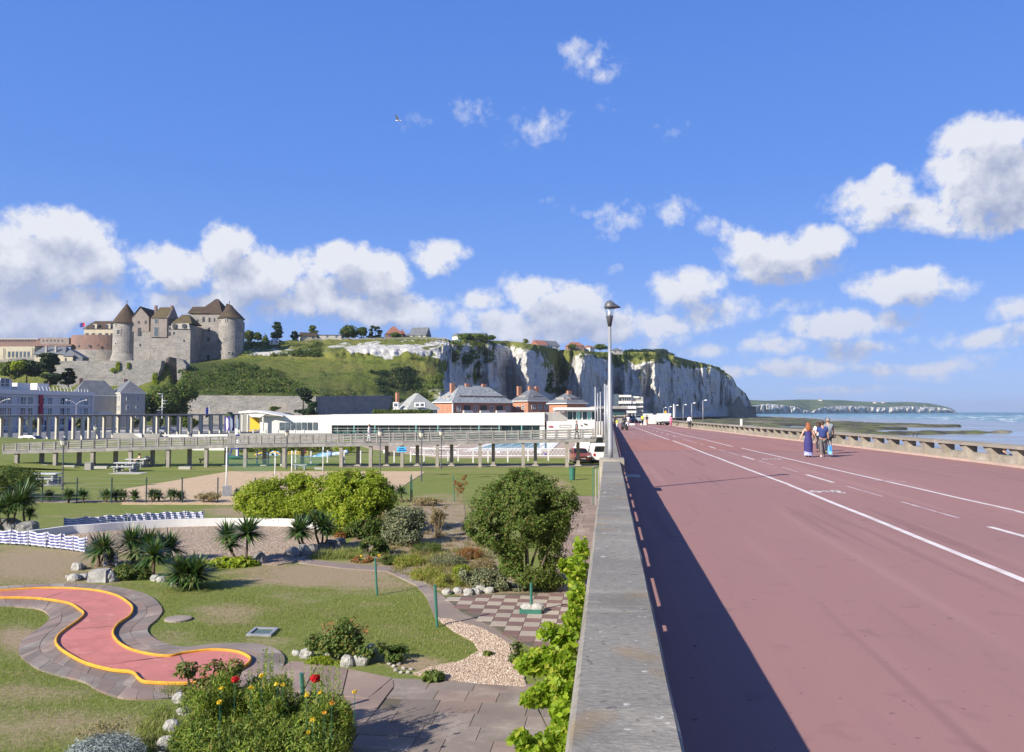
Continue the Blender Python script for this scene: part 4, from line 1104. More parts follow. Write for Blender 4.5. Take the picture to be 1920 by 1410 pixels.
for i in range(6): win(br, 17 + i * 7.25, 664.5, 4.6, 11, 436, 'opening', 'window_glass')
for x in (6.8, 61): win(br, x, 662, 1.2, 20, 435.6, 'downpipe')
wallpoly('ramp_wall', 'wall_stone', [(-260, 680), (0, 674), (62, 668), (100, 668), (100, 690), (-260, 690)], 424, 5, br)
sh = thing('slate_house', C(100, 680, 398), 'cream house with dark slate hipped roof beside the brick bastion', 'house')
mb1 = block('walls', 'cream_wall', 62, 117, 664, 690, 398, 12, sh)
hip('roof', 'slate', 60, 118, 664.5, 80, 122, 649.5, 398, 12, sh)
block('annex', 'cream_wall', 117, 134, 668, 680, 396, 8, sh); hip('annex_roof', 'slate', 116, 136, 667.5, 129, 130.5, 655, 396, 9, sh)
wallpoly('shed_roof', 'slate', [(130, 655), (155, 669.5), (154, 678), (134, 678), (134, 667)], 397, 6, sh)
for x in (83, 101): block('chimney', 'castle_light', x - 1.3, x + 1.3, 649, 661, 399, 1.2, sh)
for (x, y, w, h) in [(69, 668, 3, 4), (106, 669, 2.2, 6), (123, 674, 3, 6)]: win(sh, x, y, w, h, 398 if x < 110 else 396)
def frame_mesh(w, h, kind):
 b = MB(); t = .09
 for dx, dz, sx, sz in ((-w / 2, 0, t, h), (w / 2, 0, t, h), (0, -h / 2, w + t, t), (0, h / 2, w + t, t), (0, 0, t * .8, h)):
  b.box((dx, -.06, dz), (sx, .12, sz))
 if kind: b.box((0, -.06, -h * .12), (w, .1, t * .8))
 g_ = MB(); g_.box((0, -.02, 0), (w, .04, h))
 me = bpy.data.meshes.new('window'); me.from_pydata(b.v, [], b.f); me.materials.append(MATS['window_white'])
 mg = bpy.data.meshes.new('pane'); mg.from_pydata(g_.v, [], g_.f); mg.materials.append(MATS['window_glass'])
 return me, mg
FM = {}
def place_windows(parent, O, ex, specs, n_):
 """specs: (u, z, w, h) on the wall that starts at O and runs along ex; n_ is the outward normal"""
 rz = math.atan2(ex.y, ex.x)
 off = parent_world(parent)
 for (u, z, w, h) in specs:
  k = (round(w, 2), round(h, 2))
  if k not in FM: FM[k] = frame_mesh(w, h, h > 1.2)
  o = bpy.data.objects.new('window', FM[k][0]); COL.objects.link(o); o.parent = parent
  p = O + ex * u; o.location = Vector((p.x, p.y, z)) + n_ * .0 - off
  o.rotation_euler = (0, 0, rz)
  g_ = bpy.data.objects.new('pane', FM[k][1]); COL.objects.link(g_); g_.parent = o
def oblique(name, cpx, d, ll, rl, eave, ridge, wallm, roofm, label, rot=R(35), ground=-3.0, over=.7, ridge_in=None, cat='house', leftw=(), rightw=(), wall_r=None):
 """corner nearest the camera at pixel cpx; left wall ll metres, right wall rl metres"""
 c0 = C(cpx, 772, d); c0.z = 0
 exr = EU * math.cos(rot) + EF * math.sin(rot); exl = -EU * math.sin(rot) + EF * math.cos(rot)
 zE, zR = zpx(eave, d), zpx(ridge, d + 8)
 t = thing(name, (c0.x, c0.y, ground), label, cat)
 q = [c0, c0 + exr * rl, c0 + exr * rl + exl * ll, c0 + exl * ll]
 b = MB(); b.hexa([v + UP * ground for v in q], [v + UP * zE for v in q]); wl = b.build('walls', wallm, t)
 e = [c0 - exr * over - exl * over, c0 + exr * (rl + over) - exl * over, c0 + exr * (rl + over) + exl * (ll + over), c0 - exr * over + exl * (ll + over)]
 ri = ridge_in if ridge_in is not None else min(ll, rl) / 2
 if rl >= ll: r0, r1 = c0 + exl * ll / 2 + exr * ri, c0 + exl * ll / 2 + exr * (rl - ri)
 else: r0, r1 = c0 + exr * rl / 2 + exl * ri, c0 + exr * rl / 2 + exl * (ll - ri)
 b = MB(); E_ = [v + UP * zE for v in e]; F_ = [v + UP * (zE + .25) for v in e]
 b.hexa(E_, F_); b.build('cornice', 'window_white', t)
 b = MB(); G_ = [v + UP * (zE + .253) for v in e]; r0 = r0 + UP * zR; r1 = r1 + UP * zR
 if rl >= ll: b.add(G_ + [r0, r1], [(0, 1, 5, 4), (1, 2, 5), (2, 3, 4, 5), (3, 0, 4), (3, 2, 1, 0)])
 else: b.add(G_ + [r0, r1], [(0, 1, 4), (1, 2, 5, 4), (2, 3, 5), (3, 0, 4, 5), (3, 2, 1, 0)])
 rf = b.build('roof', roofm, t)
 nl, nr = -exr, -exl
 place_windows(t, q[3], -exl, [(ll - u if False else u, z, w, h) for (u, z, w, h) in leftw], nl)
 place_windows(t, q[0], exr, rightw, nr)
 return t, c0, exr, exl, zE, zR, rf
def chimney(t, c0, exr, exl, u, v, z0, z1, m='orange_brick', s=(1.5, 1.0)):
 p = c0 + exr * u + exl * v; b = MB(); b.box((p.x, p.y, (z0 + z1) / 2), (s[0], s[1], z1 - z0), YAW + R(35)); b.build('chimney', m, t)
def dormer(t, c0, exr, exl, side, u, inn, w, zc, h, depth=3.0, nwin=1):
 """flat topped dormer on the right (side='r') or left slope"""
 ex, ey = (exr, exl) if side == 'r' else (exl, exr)
 p = c0 + ex * u + ey * (inn + depth / 2)
 rz = YAW + R(35) + (0 if side == 'r' else math.pi / 2)
 b = MB(); b.box((p.x, p.y, zc), (w, depth, h), rz); o = b.build('dormer', 'orange_brick' if nwin > 0 and w > 2 and MATS else 'window_white', t)
 b = MB(); b.box((p.x, p.y, zc + h / 2 + .08), (w + .4, depth + .5, .16), rz); b.build('dormer_roof', 'coping_pale', t)
 f0 = c0 + ex * (u - w / 2) + ey * inn
 exw = ex if side == 'r' else -ex
 st = f0 if side == 'r' else f0 + ex * w
 place_windows(t, st, exw, [((i + .5) * w / nwin, zc, min(1.3, w / nwin * .7), h * .72) for i in range(nwin)], -ey)
zf = 5.0
for (cpx, d, ll, rl, ev, rg, lab, ch) in [
 (849, 270, 12.5, 24, 755, 722.5, 'wide orange brick apartment villa with mottled slate roof and three chimneys', [(3.5, 6.2), (9.5, 6.2), (16.5, 6.2)]),
 (990, 285, 9.5, 9.5, 752.5, 728, 'square orange brick villa with slate pyramid roof left of the glass pavilion', [(1.5, 7.5), (4.5, 4.8), (7.5, 4.8)]),
 (1063, 262, 9.5, 8, 757, 737, 'orange brick villa with a big chimney partly behind the pavilion roof', [(4.2, 4.0)])]:
 zE = zpx(ev, d)
 lw = [(2.0, zE - 2.4, 1.0, 1.6)] if rl > 12 else [(ll * .35, zE - 2.1, 1.4, 1.4), (ll * .7, zE - 2.1, 1.6, 1.4)]
 rw_ = [(2.3 + i * 3.35, zE - 2.0, 1.7 if i % 2 else 1.3, 1.9) for i in range(7)] if rl > 12 else [(rl * .25, zE - 2.0, 1.5, 1.5), (rl * .55, zE - 2.0, 1.5, 1.5), (rl * .85, zE - 2.0, 1.2, 1.5)]
 rw_ += [(u, z - 3.0, w, h) for (u, z, w, h) in rw_]
 t, c0, exr, exl, zE, zR, rf = oblique('brick_villa', cpx, d, ll, rl, ev, rg, 'orange_brick', 'mottled_slate' if rl > 12 else 'slate', lab, leftw=lw, rightw=rw_, cat='villa')
 for u, v in ch: chimney(t, c0, exr, exl, u, v, zE + 2.2, zR + .7)
 if rl > 12:
  for u in (5.6, 10.6, 15.6, 20.4): dormer(t, c0, exr, exl, 'r', u, 1.4, 4.6, zE + 1.55, 1.7, 3.5, 2)
  dormer(t, c0, exr, exl, 'l', 7.0, 1.2, 4.5, zE + 1.35, 1.6, 3.0, 2)
  mat('balcony_grey', (.42, .42, .43), None)
  for u in (5.65, 12.35, 19.05):
   p = c0 + exr * u - exl * .55; b = MB(); b.box((p.x, p.y, zE - 3.1), (3.6, 1.1, 1.0), YAW + R(35)); b.build('balcony', 'balcony_grey', t)
   p = c0 + exr * u - exl * .05; b = MB(); b.box((p.x, p.y, zE - 1.9), (2.6, .16, 1.9), YAW + R(35)); b.build('balcony_door', 'dark_opening', t)
  b = MB(); p = c0 - exr * .03 - exl * .03
  b.box((p.x, p.y, (zE - 3) / 2), (.35, .35, zE + 3), YAW + R(35)); b.build('corner_quoin', 'window_white', t)
 else:
  dormer(t, c0, exr, exl, 'l', ll * .5, 1.0, 4.2, zE + 1.3, 1.3, 2.5, 3); dormer(t, c0, exr, exl, 'r', rl * .5, 1.0, 4.0, zE + 1.3, 1.3, 2.5, 3)
t, c0, exr, exl, zE, zR, rf = oblique('slate_villa', 766, 232, 11, 9, 768, 737.5, 'grey_render', 'pale_slate', 'low villa with a big pale slate hipped roof and white dormers behind a hedge', rot=R(28), cat='villa', ridge_in=4.2)
chimney(t, c0, exr, exl, -.5, 8.2, zE + 1.2, zR + .2, s=(.8, 1.0))
def wdormer(cx, cy, w, h, d, n):
 b = MB(); p = C(cx, cy, d); ww, hh = w / F * d, h / F * d
 b.box(p + EF * 1.0, (ww, 2.4, hh), YAW); b.build('dormer', 'window_white', t)
 for i in range(n):
  q = p + EU * ((i + .5) / n - .5) * ww * .92 - EF * .22
  b = MB(); b.box(q, (ww / n * .6, .1, hh * .55), YAW); b.build('window', 'window_glass', t)
wdormer(742, 759, 10, 10, 233, 1); wdormer(787, 759, 20, 8.5, 230, 2)
for (cpx, d, ll, rl, ev, rg, ri, lab) in [(226, 262, 13, 7.5, 737.5, 715, 3.6, 'old grey rendered house with slate hipped roof beside the hotel'), (139, 258, 7, 13, 742, 713.5, 3.4, 'old house with steep dark blue slate roof just behind the hotel')]:
 zE = zpx(ev, d)
 t, c0, exr, exl, zE, zR, rf = oblique('old_house', cpx, d, ll, rl, ev, rg, 'grey_render', 'slate', lab, rot=R(40), cat='house', over=.3, ridge_in=ri,
  leftw=[(u, zE - 1.6 - k * 3.1, 1.1, 1.7) for u in ((2.5, 5.0, 8.3, 11.2) if cpx > 200 else (2, 5)) for k in range(3)], rightw=[(u, zE - 1.6 - k * 3.1, .9, 1.6) for u in (2.2, 5.2) for k in range(3)])
 for (a, b_) in ((4, 4.5),): chimney(t, c0, exr, exl, a, b_ + 6, zR - 1.5, zR + .9, 'castle_brick', (1.2, .8))
mat('hotel_blue', (.50, .49, .50), (.46, .455, .47), .3, .8, fine=.05); mat('hotel_band', (.66, .63, .60), (.60, .58, .56), .6, .8); mat('hotel_red', (.30, .02, .05), None, rough=.6)
mat('glass_blue', (.28, .36, .44), (.20, .27, .34), .8, .12, .6)
hA, hB = C(-130, 772, 186), C(173, 772, 236); hA.z = hB.z = 0
ht = thing('hotel', (hA.x, hA.y, -3), 'blue grey modern hotel with rows of white windows and a dark red vertical sign', 'hotel')
ex = (hB - hA); HL = ex.length; ex.normalize(); hn = Vector((ex.y, -ex.x, 0)); rz = math.atan2(ex.y, ex.x)
zt4 = zpx(742.5, 236)
def hb(u0, u1, z0, z1, out_, back, name, mt, par_=None):
 p = hA + ex * (u0 + u1) / 2 + hn * (out_ - back) / 2; b = MB(); b.box((p.x, p.y, (z0 + z1) / 2), (u1 - u0, out_ + back, z1 - z0), rz); return b.build(name, mt, par_ or ht)
hb(0, HL, -3, zt4, 0, 14, 'walls', 'hotel_blue')
hb(-1, HL + .3, zt4, zt4 + 1.1, .5, 14, 'roof_band', 'hotel_band')
fl = [zt4 - 1.65 - 2.85 * k for k in range(4)]
for k in range(3): hb(0, HL, zt4 - 3.0 - 2.85 * k, zt4 - 2.6 - 2.85 * k, .25, 0, 'floor_band', 'hotel_band')
hb(HL - .35, HL + .25, -3, zt4, .3, 2, 'corner_band', 'hotel_band')
def hu(px):
 lo, hi = 0, HL
 for _ in range(40):
  mid = (lo + hi) / 2; p = hA + ex * mid; v = p - V(CO); x = (v.dot(EU)) / v.dot(EF) * F + CX
  if x < px: lo = mid
  else: hi = mid
 return lo
specs = []
for k, z in enumerate(fl[:4]):
 for x in (-95, -82, -60, -47, -25, 0, 8, 18, 43.5, 57, 80, 93.5, 117, 128, 152, 161.5):
  specs.append((hu(x), z, 1.7 if (x * 7) % 2 else 1.3, 1.9))
place_windows(ht, hA, ex, specs, hn)
for k, z in enumerate(fl[:4]):
 for x in (2, 38, 86, 121, 154): hb(hu(x) - .9, hu(x) + .9, z - .95, z + .95, .04, 0, 'glass_panel', 'glass_blue')
hb(hu(72.5), hu(78.5), zt4 - 8.0, zt4 - .1, .5, 0, 'vertical_sign', 'hotel_red')
for x in (88, 130): hb(hu(x) - .5, hu(x) + .7, -3, -.2, .4, 0, 'purple_banner', mat('banner_purple', (.07, .05, .22), None))
hb(hu(6), HL - .3, -3, fl[3] - 1.3, .06, 0, 'shopfront', 'window_glass')
hb(hu(0), hu(37), zt4 + 1.1, zpx(711, 205), -2.5, 10, 'penthouse', 'hotel_band')
place_windows(ht, hA - hn * 2.45, ex, [(hu(5), zt4 + 3.0, 2.6, 2.2), (hu(23), zt4 + 3.0, 2.8, 2.2)], hn)
hb(hu(50), hu(74), zt4 + 1.1, zpx(718, 215), -3, 9, 'penthouse', 'hotel_band'); hb(hu(87), hu(108), zt4 + 1.1, zpx(719, 222), -3, 9, 'penthouse', 'hotel_band')
hb(hu(40), hu(120), zt4 + 1.1, zpx(722, 222), -7, 12, 'setback_storey', 'hotel_blue')
for i, x in enumerate((73, 80, 87, 93, 100, 107, 113, 120, 126, 133)):
 p = hA + ex * hu(x) + hn * .3; b = MB(); b.bar((p.x, p.y, zt4 + 1.1), Vector((p.x, p.y, zt4 + 2.2)) - ex * .5, .14); b.build('railing_fin', 'window_white', ht)
b = MB()
for i in range(4): p = hA + ex * (hu(146) + i * 1.2) + hn * .2; b.box((p.x, p.y, zt4 + 1.5), (.12, .12, .8), rz)
for k in (.7, 1.15): p = hA + ex * (hu(146) + 1.8) + hn * .2; b.box((p.x, p.y, zt4 + 1.1 + k - .35), (3.8, .1, .1), rz)
b.build('roof_railing', 'window_white', ht)
hb(HL + .5, HL + 6.5, zpx(775.5, 236), zpx(772.5, 236), 2, 3, 'canopy', 'hotel_band')
# ================================================================ mid distance: pool building, pergola, footbridge, pool, cars
mat('white_wall', (.70, .69, .66), (.60, .59, .565), .35, .8, .25, fine=.05, fscale=6)
mat('concrete_pale', (.44, .42, .38), (.36, .345, .31), .8, .9, .2, fine=.1, fscale=12, bmp=.3)
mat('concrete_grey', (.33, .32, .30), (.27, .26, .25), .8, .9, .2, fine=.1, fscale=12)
mat('green_glass', (.05, .12, .12), (.02, .05, .055), .7, .1, .6)
mat('turquoise', (.22, .50, .48), None, rough=.5)
mat('yellow_paint', (.75, .48, .05), None, rough=.5)
mat('grey_wood', (.27, .26, .245), (.20, .195, .185), 2.5, .85, .2, fine=.15, fscale=30, rnd=.18, stretch=(1, 1, 3))
mat('pergola_concrete', (.56, .53, .44), (.48, .455, .38), .9, .9, .2, rnd=.08)
GZ = -3.0
def pbox(name, m_, px0, px1, pyt, pyb, d, depth, parent, proud=0.0, label=None):
 z0, z1 = zpx(pyb, d), zpx(pyt, d)
 a, c = C(px0, 772, d) - EF * proud, C(px1, 772, d) - EF * proud
 q = [Vector((p.x, p.y, 0)) for p in (a, c, c + EF * depth, a + EF * depth)]
 b = MB(); b.hexa([v + UP * z0 for v in q], [v + UP * z1 for v in q]); return b.build(name, m_, parent, label=label)
def ppoly(name, m_, pts, d, depth, parent, proud=0.0, label=None):
 P_ = [C(x, y, d) - EF * proud for x, y in pts]
 b = MB(); prismpoly(b, P_, [p + EF * depth for p in P_]); return b.build(name, m_, parent, label=label)
pb = thing('pool_building', C(800, 824, 150), 'long low white concrete swimming pool building with a strip of dark green glazing', 'pool building')
for i in range(13):
 x0 = 622 + i * 31.0; x1 = min(x0 + 30.7, 1021)
 if x0 < 1020: ppoly('wall_panel', 'white_wall', [(x0, 777 - i * .28), (x1, 776.7 - i * .28), (x1, 796), (x0, 796.8)], 150, 8, pb)
pbox('lower_fascia', 'white_wall', 622, 1021, 794.3, 797.2, 150, 1, pb, .25)
pbox('glazing', 'green_glass', 624, 1012, 797.2, 826, 150.8, 6, pb)
for x in (664, 703, 780, 821, 898, 936, 978): pbox('turquoise_post', 'turquoise', x - .8, x + .8, 797.5, 812, 149.8, .3, pb)
for x in np.arange(633, 1010, 19.2): pbox('mullion', 'concrete_pale', x - .35, x + .35, 797.5, 812, 150.2, .2, pb)
for y in (802.5, 807.5): pbox('glazing_rail', 'concrete_pale', 624, 940, y, y + .8, 149.4, .1, pb)
pbox('end_wall', 'white_wall', 1012, 1021, 797.2, 826, 150.1, 7, pb)
ppoly('left_wing', 'white_wall', [(487, 780.5), (524, 779.5), (622, 777.5), (622, 813), (524, 813), (487, 813)], 150.4, 9, pb)
for i in range(7): pbox('window', 'window_glass', 524.3 + i * 10.5, 532.8 + i * 10.4, 792, 806, 150.3, .1, pb, .02)
ppoly('canopy', 'white_wall', [(447, 771.5), (465, 769.3), (482, 770.3), (500, 773), (530, 779.5), (530, 781), (500, 776), (482, 773.3), (447, 775)], 149, 8, pb)
for x in (454, 464, 493): pbox('column', 'white_wall', x - 1, x + 1, 774, 809, 149.3, .5, pb)
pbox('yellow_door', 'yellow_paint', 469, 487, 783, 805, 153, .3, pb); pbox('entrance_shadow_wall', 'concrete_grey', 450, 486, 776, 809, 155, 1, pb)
ppoly('entrance_beam', 'white_wall', [(464, 776), (500, 776), (487, 783), (470, 781)], 149.2, 1, pb)
pbox('yellow_kerb', 'yellow_paint', 467, 478, 806.5, 808.5, 148, 1, pb)
pbox('terrace_wall', 'concrete_grey', 428, 626, 812.5, 826, 140, .6, pb)
for x in (450, 475, 498, 521, 553, 570): pbox('bollard', 'white_wall', x - .9, x + .9, 805.5, 812, 141, .4, pb)
pv = thing('pavilion', C(1090, 792, 150), 'flat roofed glass pavilion on a white base beside the far end of the parapet', 'pavilion')
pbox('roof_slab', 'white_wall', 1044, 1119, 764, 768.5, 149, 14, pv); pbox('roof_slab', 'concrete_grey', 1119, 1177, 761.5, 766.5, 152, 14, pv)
pbox('glazing', 'green_glass', 1064, 1118, 770.5, 787, 151, 8, pv); pbox('fascia', 'white_wall', 1047, 1119, 768.5, 771.5, 150.8, 9, pv)
for x in (1064, 1074, 1081, 1091.5, 1101, 1109, 1117): pbox('mullion', 'white_wall', x - (1 if x == 1091.5 else .4), x + (1 if x == 1091.5 else .4), 771, 787, 150.7, .2, pv)
for x in (1084, 1105): pbox('curtain', 'turquoise', x - 4, x + 4, 771.5, 786, 150.9, .05, pv)
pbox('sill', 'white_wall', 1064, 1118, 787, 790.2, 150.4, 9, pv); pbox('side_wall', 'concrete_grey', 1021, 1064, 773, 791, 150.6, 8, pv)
pbox('base_wall', 'white_wall', 1026, 1134, 790.3, 826, 148, 10, pv)
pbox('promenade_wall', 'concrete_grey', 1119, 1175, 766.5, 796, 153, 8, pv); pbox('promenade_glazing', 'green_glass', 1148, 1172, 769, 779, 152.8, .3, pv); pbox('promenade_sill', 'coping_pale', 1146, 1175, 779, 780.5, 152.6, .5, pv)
mat('mural_red', (.35, .04, .06), None); mat('mural_black', (.03, .03, .035), None)
ppoly('mural_mark', 'mural_red', [(1028, 799), (1036, 798.3), (1038, 801.5), (1029, 801.3)], 147.9, .05, pv)
for x0, x1, y0, y1 in ((1049, 1070, 796.5, 797), (1049, 1070, 801.3, 801.8), (1049, 1049.5, 796.5, 801.5), (1070, 1070.5, 796.5, 801.5)): pbox('mural_line', 'concrete_grey', x0, x1, y0, y1, 147.9, .05, pv)
for (x, y) in ((1090, 798), (1096, 795.5), (1099.5, 796)): ppoly('mural_figure', 'mural_black', [(x - 2, y - 2), (x + 1.5, y - 1), (x + 2, y + 2.2), (x - .5, y + .6)], 147.9, .05, pv)
for px, pt, pb_, d, r, l in [(1116.5, 727, 792, 146, .14, 'leftmost and tallest of three bare grey poles in front of the pavilion'), (1121, 738, 792, 147, .12, 'short middle pole of three in front of the pavilion'), (1126, 736, 792, 146, .13, 'rightmost of three bare grey poles in front of the pavilion'),
  (1134.8, 722, 806, 92, .13, 'tall grey mast standing just left of the promenade lamp'), (1139.2, 725, 800, 100, .20, 'tall bluish mast behind the promenade lamp')]:
 p = C(px, 772, d); z0 = zpx(pb_, d); z1 = zpx(pt, d); o = thing('pole', (p.x, p.y, z0), l, 'pole'); b = MB(); b.lathe((p.x, p.y, 0), [(r * 1.2, -3.0), (r, z1)], 12); b.build('shaft', 'galvanised', o, smooth=True); b = MB(); b.ball((p.x, p.y, z1), r * 1.1, 8, 5); b.build('cap', 'galvanised', o)
ab = thing('apartment_building', C(1180, 786, 520), 'white apartment building with stepped balconies below the cliff', 'apartment building')
pbox('tower', 'window_glass', 1152, 1161, 739, 770, 522, 14, ab); pbox('core', 'grey_render', 1161, 1206, 744, 787, 524, 16, ab)
for (x0, x1, y0, y1, back) in [(1161, 1184, 740.5, 744.5, 0), (1161, 1184, 752, 757, -2), (1165, 1192, 753.5, 757, -1), (1166, 1193, 761, 766.5, -2), (1171, 1193, 770, 774.5, -2), (1184, 1199, 743, 746.5, 2), (1192, 1206, 752.5, 756, 1), (1193, 1206, 761.5, 764, 1)]:
 pbox('balcony', 'white_wall', x0, x1, y0, y1, 521 + back, 8, ab)
for (x0, x1, y) in [(1163, 1183, 748.5), (1166, 1184, 760), (1168, 1190, 768.5), (1172, 1190, 779)]:
 for x in np.arange(x0, x1, 4.2): pbox('window', 'window_glass', x + .6, x + 2.6, y - 2.4, y + 1.8, 523.6, .3, ab); pbox('wall_fin', 'white_wall', x + 2.8, x + 4.4, y - 3, y + 2.6, 523.2, .5, ab)
for x in (1176, 1184, 1190): pbox('column', 'white_wall', x, x + 1.6, 774, 787, 520, 1, ab)
pg = thing('pergola', gp(150, 822, GZ), 'long concrete pergola of paired columns carrying a thin flat beam', 'pergola')
fA, fB = C(-60, 772, 126), C(500, 772, 214)
fA.z = fB.z = 0
dvec = (fB - fA); PL = dvec.length; dvec.normalize(); nv = Vector((-dvec.y, dvec.x, 0)); rzp = math.atan2(dvec.y, dvec.x)
zb = 1.32
b = MB(); p = fA + dvec * PL / 2; b.box((p.x, p.y, zb + .12), (PL + 2, .5, .24), rzp); b.build('beam', 'concrete_grey', pg)
b = MB(); p = fA + dvec * PL / 2 + nv * 3.4; b.box((p.x, p.y, zb + .12), (PL + 2, .5, .24), rzp); b.build('beam', 'concrete_grey', pg)
b = MB(); p = fA + dvec * PL / 2 + nv * 1.7; b.box((p.x, p.y, zb + .30), (PL + 2, 4.4, .10), rzp); b.build('roof_slab', 'concrete_pale', pg)
cm = MB(); cm.box((0, 0, (zb + 3.4) / 2), (.62, .36, zb + 3.4)); 
first = None
NP = int(PL / 4.05)
for i in range(NP + 1):
 for row in (0, 1):
  p = fA + dvec * (i * 4.05 + (1.6 if row else 0)) + nv * (3.4 * row)
  if first is None: first = cm.build('column', 'pergola_concrete', pg, world_co=False); o = first
  else: o = first.copy(); COL.objects.link(o)
  o.location = Vector((p.x, p.y, -3.4)) - pg.location; o.rotation_euler = (0, 0, rzp)
fb = thing('footbridge', C(600, 845, 75), 'long grey timber footbridge with slatted railings on twin concrete posts', 'footbridge')
bx = [-30, 0, 35, 100, 245, 440, 700, 900, 1100, 1136]; by = [853, 852, 850.5, 849, 845, 839.5, 836.5, 832, 829, 828.5]
ty = [838, 833.5, 832, 829, 822.5, 819.5, 813.5, 810.5, 806, 805]
def bz(px): return zpx(float(np.interp(px, bx, by)), 75), zpx(float(np.interp(px, bx, ty)), 75)
posts = list(np.arange(8, 1134, 24.1))
def bpt(px, back=0.0): 
 v = C(px, 772, 75, back); return Vector((v.x, v.y, 0))
MATS['bridge_rail'] = mat('bridge_rail', (.30, .285, .265), (.22, .21, .20), 2.5, .85, .2, fine=.15, fscale=30, rnd=.2)
for i in range(len(posts)):
 px = posts[i]; z0, z1 = bz(px)
 for back in (0, 2.3):
  p = bpt(px, back); b = MB(); b.box((p.x, p.y, (z0 + z1) / 2 + .1), (.13, .16, z1 - z0 - .1), YAW); b.build('railing_post', 'bridge_rail', fb)
 if i < len(posts) - 1:
  q = posts[i + 1]; y0, y1 = bz(q)
  for back in (0, 2.3):
   A, B = bpt(px, back), bpt(q, back)
   for k, t in enumerate((.98, .78, .60, .42)):
    if back and k > 1: continue
    b = MB(); b.bar(A + UP * (z0 + (z1 - z0) * t), B + UP * (y0 + (y1 - y0) * t), .05, .105 if k else .1); b.build('railing_slat', 'bridge_rail', fb)
  A, B = bpt(px, -.1), bpt(q, -.1)
  b = MB(); b.hexa([A + UP * z0, B + UP * y0, B + EF * 2.6 + UP * y0, A + EF * 2.6 + UP * z0], [A + UP * (z0 + .30), B + UP * (y0 + .30), B + EF * 2.6 + UP * (y0 + .3), A + EF * 2.6 + UP * (z0 + .3)])
  b.build('deck_section', 'bridge_rail', fb)
for px in (32, 104, 174, 245, 316, 387, 460, 533, 640, 695, 754, 820, 900, 981, 1063):
 z0, _ = bz(px); p = bpt(px, .2); b = MB(); b.box((p.x, p.y, (z0 + GZ) / 2), (.30, .36, z0 - GZ), YAW); b.build('support_post', 'bridge_post', fb) if 'bridge_post' in MATS else b.build('support_post', mat('bridge_post', (.33, .30, .26), (.26, .24, .21), 2, .9, .2, fine=.1), fb)
 p = bpt(px, 2.1) + EU * 1.2; b = MB(); b.box((p.x, p.y, (z0 + GZ) / 2), (.30, .36, z0 - GZ), YAW); b.build('support_post', 'bridge_post', fb)
 b = MB(); b.box((p.x, p.y, GZ + .06), (.6, .6, .12), YAW); b.build('footing', 'concrete_pale', fb)
mat('lawn_far', (.20, .225, .065), (.165, .20, .055), .25, .95, .1, fine=.2, fscale=6, c3=(.22, .21, .085), s3=.12, bmp=.5, bscale=8, bdist=.05)
MX, MY = np.meshgrid(np.linspace(-85, -.6, 150), np.linspace(66, 142, 110))
ux = MX * math.cos(YAW) + MY * math.sin(YAW); dd = -MX * math.sin(YAW) + MY * math.cos(YAW)
ppx = CX + ux / dd * F
h = np.clip((330 - ppx) / 330, 0, 1) * np.clip((dd - 78) / 22, 0, 1) * 1.15 + np.clip((-ppx + 150) / 200, 0, 1) * np.clip((dd - 66) / 10, 0, 1) * .7
h *= np.clip((150 - dd) / 15, 0, 1)
Zm = GZ + .012 + h + (fbm(MX * .1, MY * .1, 0, 3, 3) - .5) * .12 * (h > .01)
link('lawn', gridmesh('lawn', np.stack([MX, MY, Zm], -1)), 'lawn_far', kind='structure')
ws = thing('ramp_wall', C(370, 820, 112), 'white painted ramp retaining wall behind and below the footbridge', 'wall')
ppoly('upper_wall', 'white_wall', [(304, 815), (427, 814), (427, 822), (312, 822)], 112, .5, ws)
ppoly('lower_wall', 'white_wall', [(340, 840), (425, 840), (425, 856), (418, 854)], 108, .5, ws)
ppoly('flank', 'concrete_grey', [(252, 813), (300, 813), (298, 822), (254, 822)], 114, .5, ws); ppoly('flank_cap', 'white_wall', [(250, 813), (265, 813), (266, 821), (262, 821)], 113.8, .5, ws)
ppoly('grey_ramp', 'concrete_grey', [(212, 812), (252, 812), (262, 822), (212, 822)], 116, .5, ws)
ppoly('grey_base', 'concrete_grey', [(425, 822), (640, 815), (640, 838), (425, 842)], 118, .5, ws)
tri_fill([gp(x, y, GZ)[:2] for x, y in ((-200, 836), (230, 824), (520, 810), (520, 806), (-200, 806))], GZ, GZ + .02, 'road', mat('road_grey', (.20, .20, .20), (.16, .16, .165), .3, .9), 'structure')
tri_fill([gp(x, y, GZ)[:2] for x, y in ((-200, 812), (300, 809), (520, 806.5), (520, 805.5), (-200, 806.5))], GZ + .02, GZ + .035, 'pavement', mat('pavement_pale', (.42, .39, .34), (.36, .33, .29), .5, .9), 'structure')
def ground_poly(name, pts, z0, z1, material, **k): return tri_fill([gp(x, y, z1)[:2] for x, y in pts], z0, z1, name, material, 'structure', **k)
mat('pool_terrace', (.42, .33, .26), (.36, .28, .23), .6, .9)
ground_poly('pool_terrace', [(828, 858.5), (1066, 857.5), (1140, 845), (1140, 820), (640, 826), (700, 842)], GZ, GZ + .05, 'pool_terrace')
m = newmat('pool_water'); co = texco(m, 'world')
c_ = mix(m, ramp(m, noise(m, co, .5, 4), .4, .6), (.20, .50, .72), (.32, .62, .80)); out(m, principled(m, c_, .08, .5, 0, bump(m, noise(m, co, 3, 3), .3, .05)))
sp_ = thing('swimming_pool', gp(980, 836, GZ), 'outdoor swimming pool with white lane ropes and pale rim behind the footbridge', 'swimming pool')
def gpl(px, py, z): p = gp(px, py, z); return (p[0], p[1])
b = MB(); b.prism([gpl(*q, GZ + .1) for q in ((868, 846), (1034, 844), (1052, 827), (930, 827.5))], GZ, GZ + .12); b.build('rim', 'white_wall', sp_)
